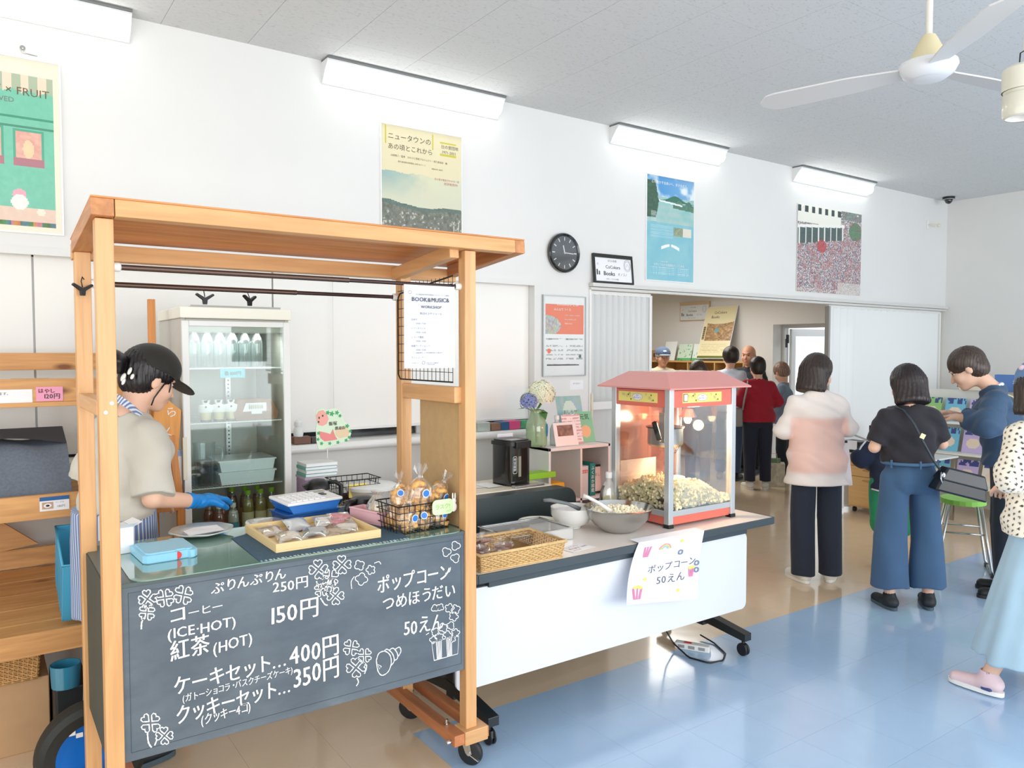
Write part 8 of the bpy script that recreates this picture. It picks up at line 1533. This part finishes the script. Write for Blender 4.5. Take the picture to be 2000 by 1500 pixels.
# ---- boy mostly hidden in front of her
p = Person('boy in a navy jacket with white piping and green shorts', 5.53, 3.0, 40, 1.20, dict(elL=(-.29, .02, 1.10), wrL=(-.14, .22, 1.02), elR=(.22, .10, 1.08), wrR=(.05, .26, 1.05)), 4, head=(0, 15, 0), build=1.05); p.body(h=.007)
p.top(cloth('navy_jacket_kid', (36, 46, 72)), 1.95, .80, .04, armr=.028, cuff=.008, amp=.005, seed=6, name='jacket', bust=False); p.pants(cloth('green_shorts', (36, 150, 104), .6), .98, .50, (.125, .115, .12), .02, amp=.005, name='shorts'); p.shoes(mat('black_shoe', (30, 36, 42), .6), mat('grey_sole', (70, 88, 96), .6)); p.hair('mens', hairmat('hair_black', (36, 26, 26)))
m = MB(); q = p.s; m.tube([tuple(c * q for c in v) for v in ((-.20, -.02, 1.36), (-.30, -.03, 1.22), (-.355, -.03, 1.08), (-.30, .06, 1.06))], .006, 6); m.tube([tuple(c * q for c in v) for v in ((-.21, -.10, .82), (-.10, -.16, .80), (.08, -.16, .80))], .006, 6); m.build('piping', PAPER, p.root)
t = thing('white_pouch', 'white cloth pouch hanging at the hip of the boy in green shorts', 'bag', (5.40, 2.80, .52), rad(-35)); m = MB(); m.prism(rrect(0, 0, .10, .17, .02), -.02, .02, 'y'); m.build('pouch', cloth('pouch_white', (232, 222, 216)), t, bevel=.01); MB().tube([(.05, 0, .0), (.06, 0, -.08)], .006, 6).tube([(.02, 0, .17), (.05, 0, .30), (.08, 0, .17)], .005, 6).build('strap', cloth('pouch_white', (232, 222, 216)), t)
# ---- navy jacket, bending over the books to the left
p = Person('woman with short brown hair in a navy jacket bending over the book rack', 5.58, 2.25, 116, 1.66, dict(elL=(-.30, .13, 1.12), wrL=(-.16, .27, 1.14), elR=(.20, .12, 1.08), wrR=(.10, .30, 1.14), kneeL=(0, 0, 0)), 15, head=(-2, 34, 4), build=1.05, headoff=(0, .08, -.01))
NAVY = p; p.body(); p.face(smile=.005)
NJ = cloth('navy_jacket', (54, 82, 112), .7, .3)
p.top(NJ, 1.75, .84, .026, armr=.032, amp=.006, flare=.05, seed=8, name='jacket', neck=.058); p.pants(cloth('dark_trousers', (30, 38, 50)), .90, .10, (.098, .08, .07), .006)
p.shoes(mat('sandal_black', (26, 26, 28), .5), mat('sandal_sole', (44, 40, 38), .5), name='sandal'); p.hair('short', hairmat('hair_brown', (66, 52, 44)))
J = p.J; m = MB(); m.tube([tuple(J['neck'] + np.array(v)) for v in ((-.06, .02, .0), (-.03, -.05, .035), (.03, -.05, .035), (.06, .02, .0), (.05, .06, -.04))], .012, 8); m.build('shirt_collar', cloth('collar_white', (236, 232, 222)), p.root)
m = MB(); m.tube([tuple(v) for v in (J['shL'] + (.04, .06, -.02), J['shL'] + (.045, -.02, .052), J['shL'] + (.05, -.09, .02), J['chest'] + (-.10, -.14, .0), J['waist'] + (-.12, -.14, .06))], .0045, 6); m.build('tote_strap', mat('cream_strap', (226, 214, 150), .7), p.root)
m = MB(); a = J['pelvis']; m.tube([tuple(c * 1 for c in v) for v in ((-.20, .02, .86), (-.215, -.02, 1.0), (-.16, -.06, 1.09))], .004, 6); m.build('piping', PAPER, p.root)
# ---- polka dot blouse, blue cap, cut by the right edge
p = Person('woman in cream polka dot blouse, blue cap and pale skirt at the right edge', 4.06, 1.46, 66, 1.56, dict(elL=(-.225, .0, 1.07), wrL=(-.06, .20, .99), anL=(-.22, .10, .088), anR=(.10, .06, .078), toeL=(-.275, .225, .03), toeR=(.13, .19, .03), knL=(-.10, .0, .465)), 5, head=(-42, 8, 0), build=1.10); p.body(); p.face()
def dotcol(x, y, z):
    g = .026; top_ = np.abs(NRM[:, 2]) > .75; z = np.where(top_, y, z); a = np.where((np.abs(NRM[:, 1]) > np.abs(NRM[:, 0])) | top_, x, y); col = np.floor(a / g); zz = z + .5 * g * (col % 2); u = (a / g) % 1 - .5; v = (zz / g) % 1 - .5; k = ((u * u + v * v) < .045) * 1.; return tuple(b * (1 - k) + c * k for b, c in zip((240 + x * 0, 232 + x * 0, 214 + x * 0), (58 + x * 0, 50 + x * 0, 50 + x * 0)))
p.top(mat('dot_blouse', (240, 232, 214), .8, vcol='Col'), 1.02, .80, .024, h=.0055, colfn=dotcol, armr=.018, cuff=-.004, amp=.004, flare=.06, seed=9, name='blouse'); p.skirt(cloth('pale_denim', (168, 198, 216), .85, .2), .90, .20, .275, wide=1.15)
p.shoes(mat('pink_shoe', (226, 200, 204), .6), mat('white_sole', (240, 240, 236), .5)); p.hair('bob', hairmat('hair_black', (36, 26, 26)), low=-.09)
q = p.q; f = p.field([p.hp(0, 0, .05)], .2 * q, .006); f.ell(p.hp(0, -.012, .048), np.array((.099, .112, .088)) * q, p.H, .01); n = p.H[:, 2]; f.cut(-n, -(n @ p.hp(0, 0, .030))); f.ell(p.hp(0, .115, .034), np.array((.075, .07, .008)) * q, p.H, .01); fmesh('cap', f.mesh(), cloth('cap_blue', (92, 130, 172), .8), p.root)
m = MB(); T5 = Matrix.Translation(Vector(p.hp(-.075, -.075, .085))); m.ball((0, 0, 0), (.014, .014, .014), 10, 8, T5); m.build('cap_badge', mat('badge_pink', (214, 190, 200), .6), p.root)
m = MB(); m.tube([tuple(c * q for c in v) for v in ((.03, -.05, 1.36), (.0, -.15, 1.28), (-.05, -.185, 1.15), (-.12, -.17, 1.02), (-.16, -.13, .93))], .0035, 6); m.build('bag_strap', mat('gold_strap', (206, 176, 120), .5), p.root); m = MB()
sh = [c for c in p.root.children if c.name.startswith('shoe')][0]; a = p.J['anL']; m.cbox((0, 0, 0), (.082, .05, .022), Matrix.Translation((a[0] - .002, a[1] - .01, .036)) @ Matrix.Rotation(rad(21), 4, 'Z')); m.build('shoe_stripe', mat('shoe_navy', (66, 76, 128), .6), p.root, bevel=.01); 
# ---- people in the back room
p = Person('woman with dark bobbed hair in a crimson sweater seen from behind', 7.56, 5.74, 52, 1.54, dict(elL=(-.25, -.02, 1.08), wrL=(-.14, .16, .99), elR=(.25, .0, 1.07), wrR=(.15, .20, 1.0), toeL=(-.13, .11, .03), toeR=(.14, .11, .03)), 3, head=(0, 16, 0), build=1.12); p.body(h=.010)
p.top(cloth('crimson_sweater', (166, 26, 50), .9, .3), 1.8, .83, .020, h=.012, armr=.014, amp=.005, flare=.05, name='sweater', collar=.25); p.pants(cloth('dark_navy_trousers', (30, 36, 58)), .88, .10, (.095, .078, .07), .006, h=.012); p.shoes(mat('white_shoe', (232, 230, 222), .6), mat('white_sole', (240, 240, 236), .5), h=.010); p.hair('short', hairmat('hair_black', (36, 26, 26)), h=.009);
m = MB(); q = p.s; m.tube([tuple(c * q for c in v) for v in ((-.12, .03, 1.35), (-.15, -.09, 1.28), (-.20, -.13, 1.10), (-.215, -.12, .98))], .010, 8); m.build('bag_strap', mat('grey_strap', (150, 146, 140), .7), p.root)
t = thing('grey_shoulder_bag', 'small grey bag hanging behind the crimson sweater', 'bag', Vector((0, 0, 0))); t.location = (7.35, 5.86, .86); t.rotation_euler = (0, 0, rad(-30)); MB().box((-.05, -.04, -.12), (.05, .04, .10)).build('bag', mat('grey_bag', (140, 140, 134), .6), t, bevel=.02)
def back_person(lab, x, y, face, h, topm, hairk, hm, topa=dict(), headp=(0, 8, 0), pm=None, over=None, skin=SKIN, facekw={}, lean=2, shoe=True, build=1.1, bust=True):
    p = Person(lab, x, y, face, h, over, lean, head=headp, skin=skin, build=build); p.body(h=.010); p.face(**facekw); a = dict(sleeve=.8, hem=.84, e=.016, h=.012, armr=.010, amp=.003, bust=bust); a.update(topa); p.top(topm, **a); p.pants(pm or cloth('dark_trousers', (30, 38, 50)), .88, .10, (.094, .072, .064), .004, h=.012)
    if shoe: p.shoes(mat('black_shoe', (30, 36, 42), .6), mat('grey_sole', (70, 88, 96), .6), h=.010)
    if hairk: p.hair(hairk, hm, h=.009)
    return p
p = back_person('older woman with short grey-brown hair in a denim shirt reading', 8.22, 5.86, 118, 1.47, cloth('denim_shirt', (120, 140, 164), .85, .3), 'short', hairmat('hair_greybrown', (138, 112, 96)), dict(sleeve=.9, hem=.80, flare=.06), (-40, 34, 0), over=dict(elL=(-.22, .06, 1.10), wrL=(-.08, .24, 1.16), elR=(.22, .06, 1.10), wrR=(.08, .24, 1.16)))
m = MB(); o = thing('phone', 'dark phone in the hands of the woman in the denim shirt', 'phone', (8.17, 6.00, 1.06)); MB().box((-.035, -.004, -.07), (.035, .004, .07)).build('case', BLACKP, o, bevel=.003)
p = back_person('young man with black hair in a pale blue shirt talking', 7.80, 6.36, 20, 1.665, cloth('pale_blue_shirt', (204, 216, 232), .8, .2), 'mens', hairmat('hair_black', (36, 26, 26)), dict(sleeve=1.5, collar=.35), (30, 12, 0), bust=False, pm=cloth('blue_jeans', (64, 90, 124)), over=dict(elL=(-.23, .02, 1.07), wrL=(-.18, .22, 1.0), elR=(.23, .02, 1.07), wrR=(.18, .2, 1.0)))
p = back_person('smiling bald man in a black polo shirt facing left', 8.42, 6.53, 190, 1.695, cloth('black_polo', (34, 38, 46), .85, .3), None, None, dict(sleeve=.8, collar=.3), (8, 6, 0), skin=SKIN2, facekw=dict(smile=.008), bust=False)
p = back_person('older man in a grey and navy baseball cap and khaki shirt facing us', 7.94, 7.66, 246, 1.665, cloth('khaki_shirt', (214, 196, 164), .85, .25), 'under', hairmat('hair_grey', (150, 146, 140)), dict(sleeve=.8, collar=.3), (-8, 4, 0), skin=SKIN2, facekw=dict(brow=(90, 84, 80)), bust=False)
q = p.q; f = p.field([p.hp(0, 0, .05)], .2 * q, .008); f.ell(p.hp(0, -.01, .045), np.array((.094, .106, .085)) * q, p.H, .01); n = p.H[:, 2]; f.cut(-n, -(n @ p.hp(0, 0, .038))); fmesh('cap', f.mesh(), cloth('cap_navy', (62, 78, 104), .8), p.root); f = p.field([p.hp(0, .1, .03)], .15 * q, .006); f.ell(p.hp(0, .115, .034), np.array((.072, .065, .008)) * q, p.H, .01); fmesh('cap_brim', f.mesh(), cloth('cap_grey', (130, 140, 150), .8), p.root)
m = MB(); m.ball(tuple(p.hp(0, .096, .078)), (.028, .012, .014), 12, 8); m.build('cap_emblem', mat('emblem_pale', (196, 212, 230), .6), p.root)
p = back_person('seated-height visitor whose dark hair shows above the machine roof', 6.93, 6.10, 60, 1.50, cloth('grey_top', (120, 120, 126)), 'bob', hairmat('hair_brown', (66, 52, 44)), dict(sleeve=.9), (0, 10, 0))
# ---- the woman working behind the counter
w0 = Person('woman in a black cap, beige T-shirt and striped apron working at the counter', .430, 3.33, 20, 1.645, dict(elR=(.225, .03, 1.04), wrR=(.165, .26, .985), elL=(-.22, .02, 1.06), wrL=(-.20, .24, .97), chest=(0, .015, 1.18)), 12, head=(-4, 24, 0), build=1.06, headoff=(0, .022, .0), hs=1.03); w0.body(h=.006, hands=('L',)); w0.face()
J, q = w0.J, w0.s
w0.top(cloth('beige_tee', (200, 196, 184), .85, .2), .98, .955, .020, h=.007, armr=.022, cuff=.004, amp=.005, seed=11, neck=.056); w0.pants(cloth('grey_trousers', (120, 124, 128)), .90, .10, (.088, .074, .066), -.001); w0.shoes(mat('black_shoe', (30, 36, 42), .6), mat('grey_sole', (70, 88, 96), .6))
f = w0.field([J['wrR']], .20, .0042); e_ = (J['wrR'] - J['elR']); e_ /= np.linalg.norm(e_); f.cap(J['wrR'] - e_ * .075, J['wrR'], .033, .0275, .01, flat=2); w0.hand(f, 'R', e=.0028, curl=.5, fd=(e_[0], e_[1], -.02), pn=(0, 0, -1), sp=.6); X, Y, Z = f.grid(); f.F = f.F + (.0009 * np.sin(Y * 260 + 3 * np.sin(Z * 90)) * (np.sqrt((X - J['wrR'][0]) ** 2 + (Y - J['wrR'][1] + .03) ** 2) < .06)).astype(np.float32); fmesh('glove', f.mesh(), mat('blue_glove', (20, 134, 214), .45), w0.root)
SM = NT('apron_stripes'); cx_ = SM.n('ShaderNodeTexCoord'); sp_ = SM.n('ShaderNodeSeparateXYZ'); SM.l(cx_.outputs['Object'], sp_.inputs[0]); at2 = SM.n('ShaderNodeMath', operation='ARCTAN2'); SM.l(sp_.outputs[0], at2.inputs[0]); SM.l(sp_.outputs[1], at2.inputs[1]); mu = SM.n('ShaderNodeMath', operation='MULTIPLY', i_1=62.0); SM.l(at2.outputs[0], mu.inputs[0]); si = SM.n('ShaderNodeMath', operation='SINE'); SM.l(mu.outputs[0], si.inputs[0]); SM.l(SM.ramp(si.outputs[0], [(.35, c8(104, 128, 172)), (.6, c8(206, 212, 222))]), SM.p.inputs['Base Color']); SM.p.inputs['Roughness'].default_value = .85
f = w0.field([J['pelvis'], (0, 0, .45)], .24, .009); f.cap((0, .0, .99 * q), (0, .01, .60), .136 * q, .148 * q, .03, 1.25, flat=1); w0.folds(f, .003, 1, 3, 'v'); f.cut((0, 0, 1), .985 * q); fmesh('apron', f.mesh(), SM.m, w0.root)
SM2 = NT('apron_band'); wv = SM2.n('ShaderNodeTexWave', i_Scale=42.0); SM2.l(SM2.coord((1, 1, 0)), wv.inputs[0]); SM2.l(SM2.ramp(wv.outputs[0], [(.4, c8(104, 128, 172)), (.6, c8(216, 220, 228))]), SM2.p.inputs['Base Color'])
m = MB(); a = J['neck']; V = []; n = 24
for i in range(n): an = 2 * PI * i / n; x_, y_ = .084 * math.sin(an), -.080 * math.cos(an); zc = a[2] + .050 - (y_ + .03) * 1.05; V += [(a[0] + x_, a[1] + y_, zc), (a[0] + x_ * 1.18, a[1] + y_ * 1.20, zc - .030)]
m.add(V, [(2 * i, 2 * i + 1, 2 * ((i + 1) % n) + 1, 2 * ((i + 1) % n)) for i in range(n)], True); m.build('neck_strap', SM2.m, w0.root, bevel=0)
q = w0.q; w0.hair('under', hairmat('hair_jet', (22, 18, 22)), h=.005); f = w0.field([w0.hp(0, -.15, .02)], .12, .005); f.ell(w0.hp(0, -.150, .005), (.056, .046, .050), w0.H, .01); X, Y, Z = f.grid(); f.F = f.F + (.003 * np.sin(Z * 120 + X * 60) + .002 * np.sin(Y * 160 + X * 50)).astype(np.float32); fmesh('hair_bun', f.mesh(), hairmat('hair_jet', (22, 18, 22)), w0.root)
f = w0.field([w0.hp(0, 0, .05)], .2, .005); f.ell(w0.hp(0, -.008, .045), np.array((.095, .108, .090)) * q, w0.H, .01); n = w0.H[:, 2]; f.cut(-n, -(n @ w0.hp(0, 0, .028))); f.ell(w0.hp(0, .120, .018), np.array((.072, .062, .007)) * q, w0.H @ rotx(-rad(14)), .012); fmesh('cap', f.mesh(), cloth('cap_black', (34, 34, 30), .8), w0.root)
m = MB(); T6 = Matrix.Translation(Vector(w0.hp(.045, -.095, -.028))) @ Matrix(w0.H.tolist()).to_4x4(); m.ball((.012, -.012, .018), (.012, .006, .016), 8, 6, T6).ball((.0, -.02, -.012), (.014, .007, .018), 8, 6, T6).ball((.025, .0, .0), (.010, .006, .012), 8, 6, T6).ball((.018, -.02, -.03), (.008, .006, .014), 8, 6, T6); m.build('hair_clip', mat('clip_white', (236, 236, 232), .3), w0.root)
m = MB(); m.tube([tuple(w0.hp(.068, .03, .0)), tuple(w0.hp(.072, .02, -.03)), tuple(w0.hp(.066, .012, -.07)), tuple(w0.hp(.064, .014, -.10))], .003, 6).tube([tuple(w0.hp(.066, .045, .02)), tuple(w0.hp(.066, .055, -.01)), tuple(w0.hp(.06, .06, -.03))], .0025, 6); m.build('loose_lock', hairmat('hair_jet', (22, 18, 22)), w0.root)
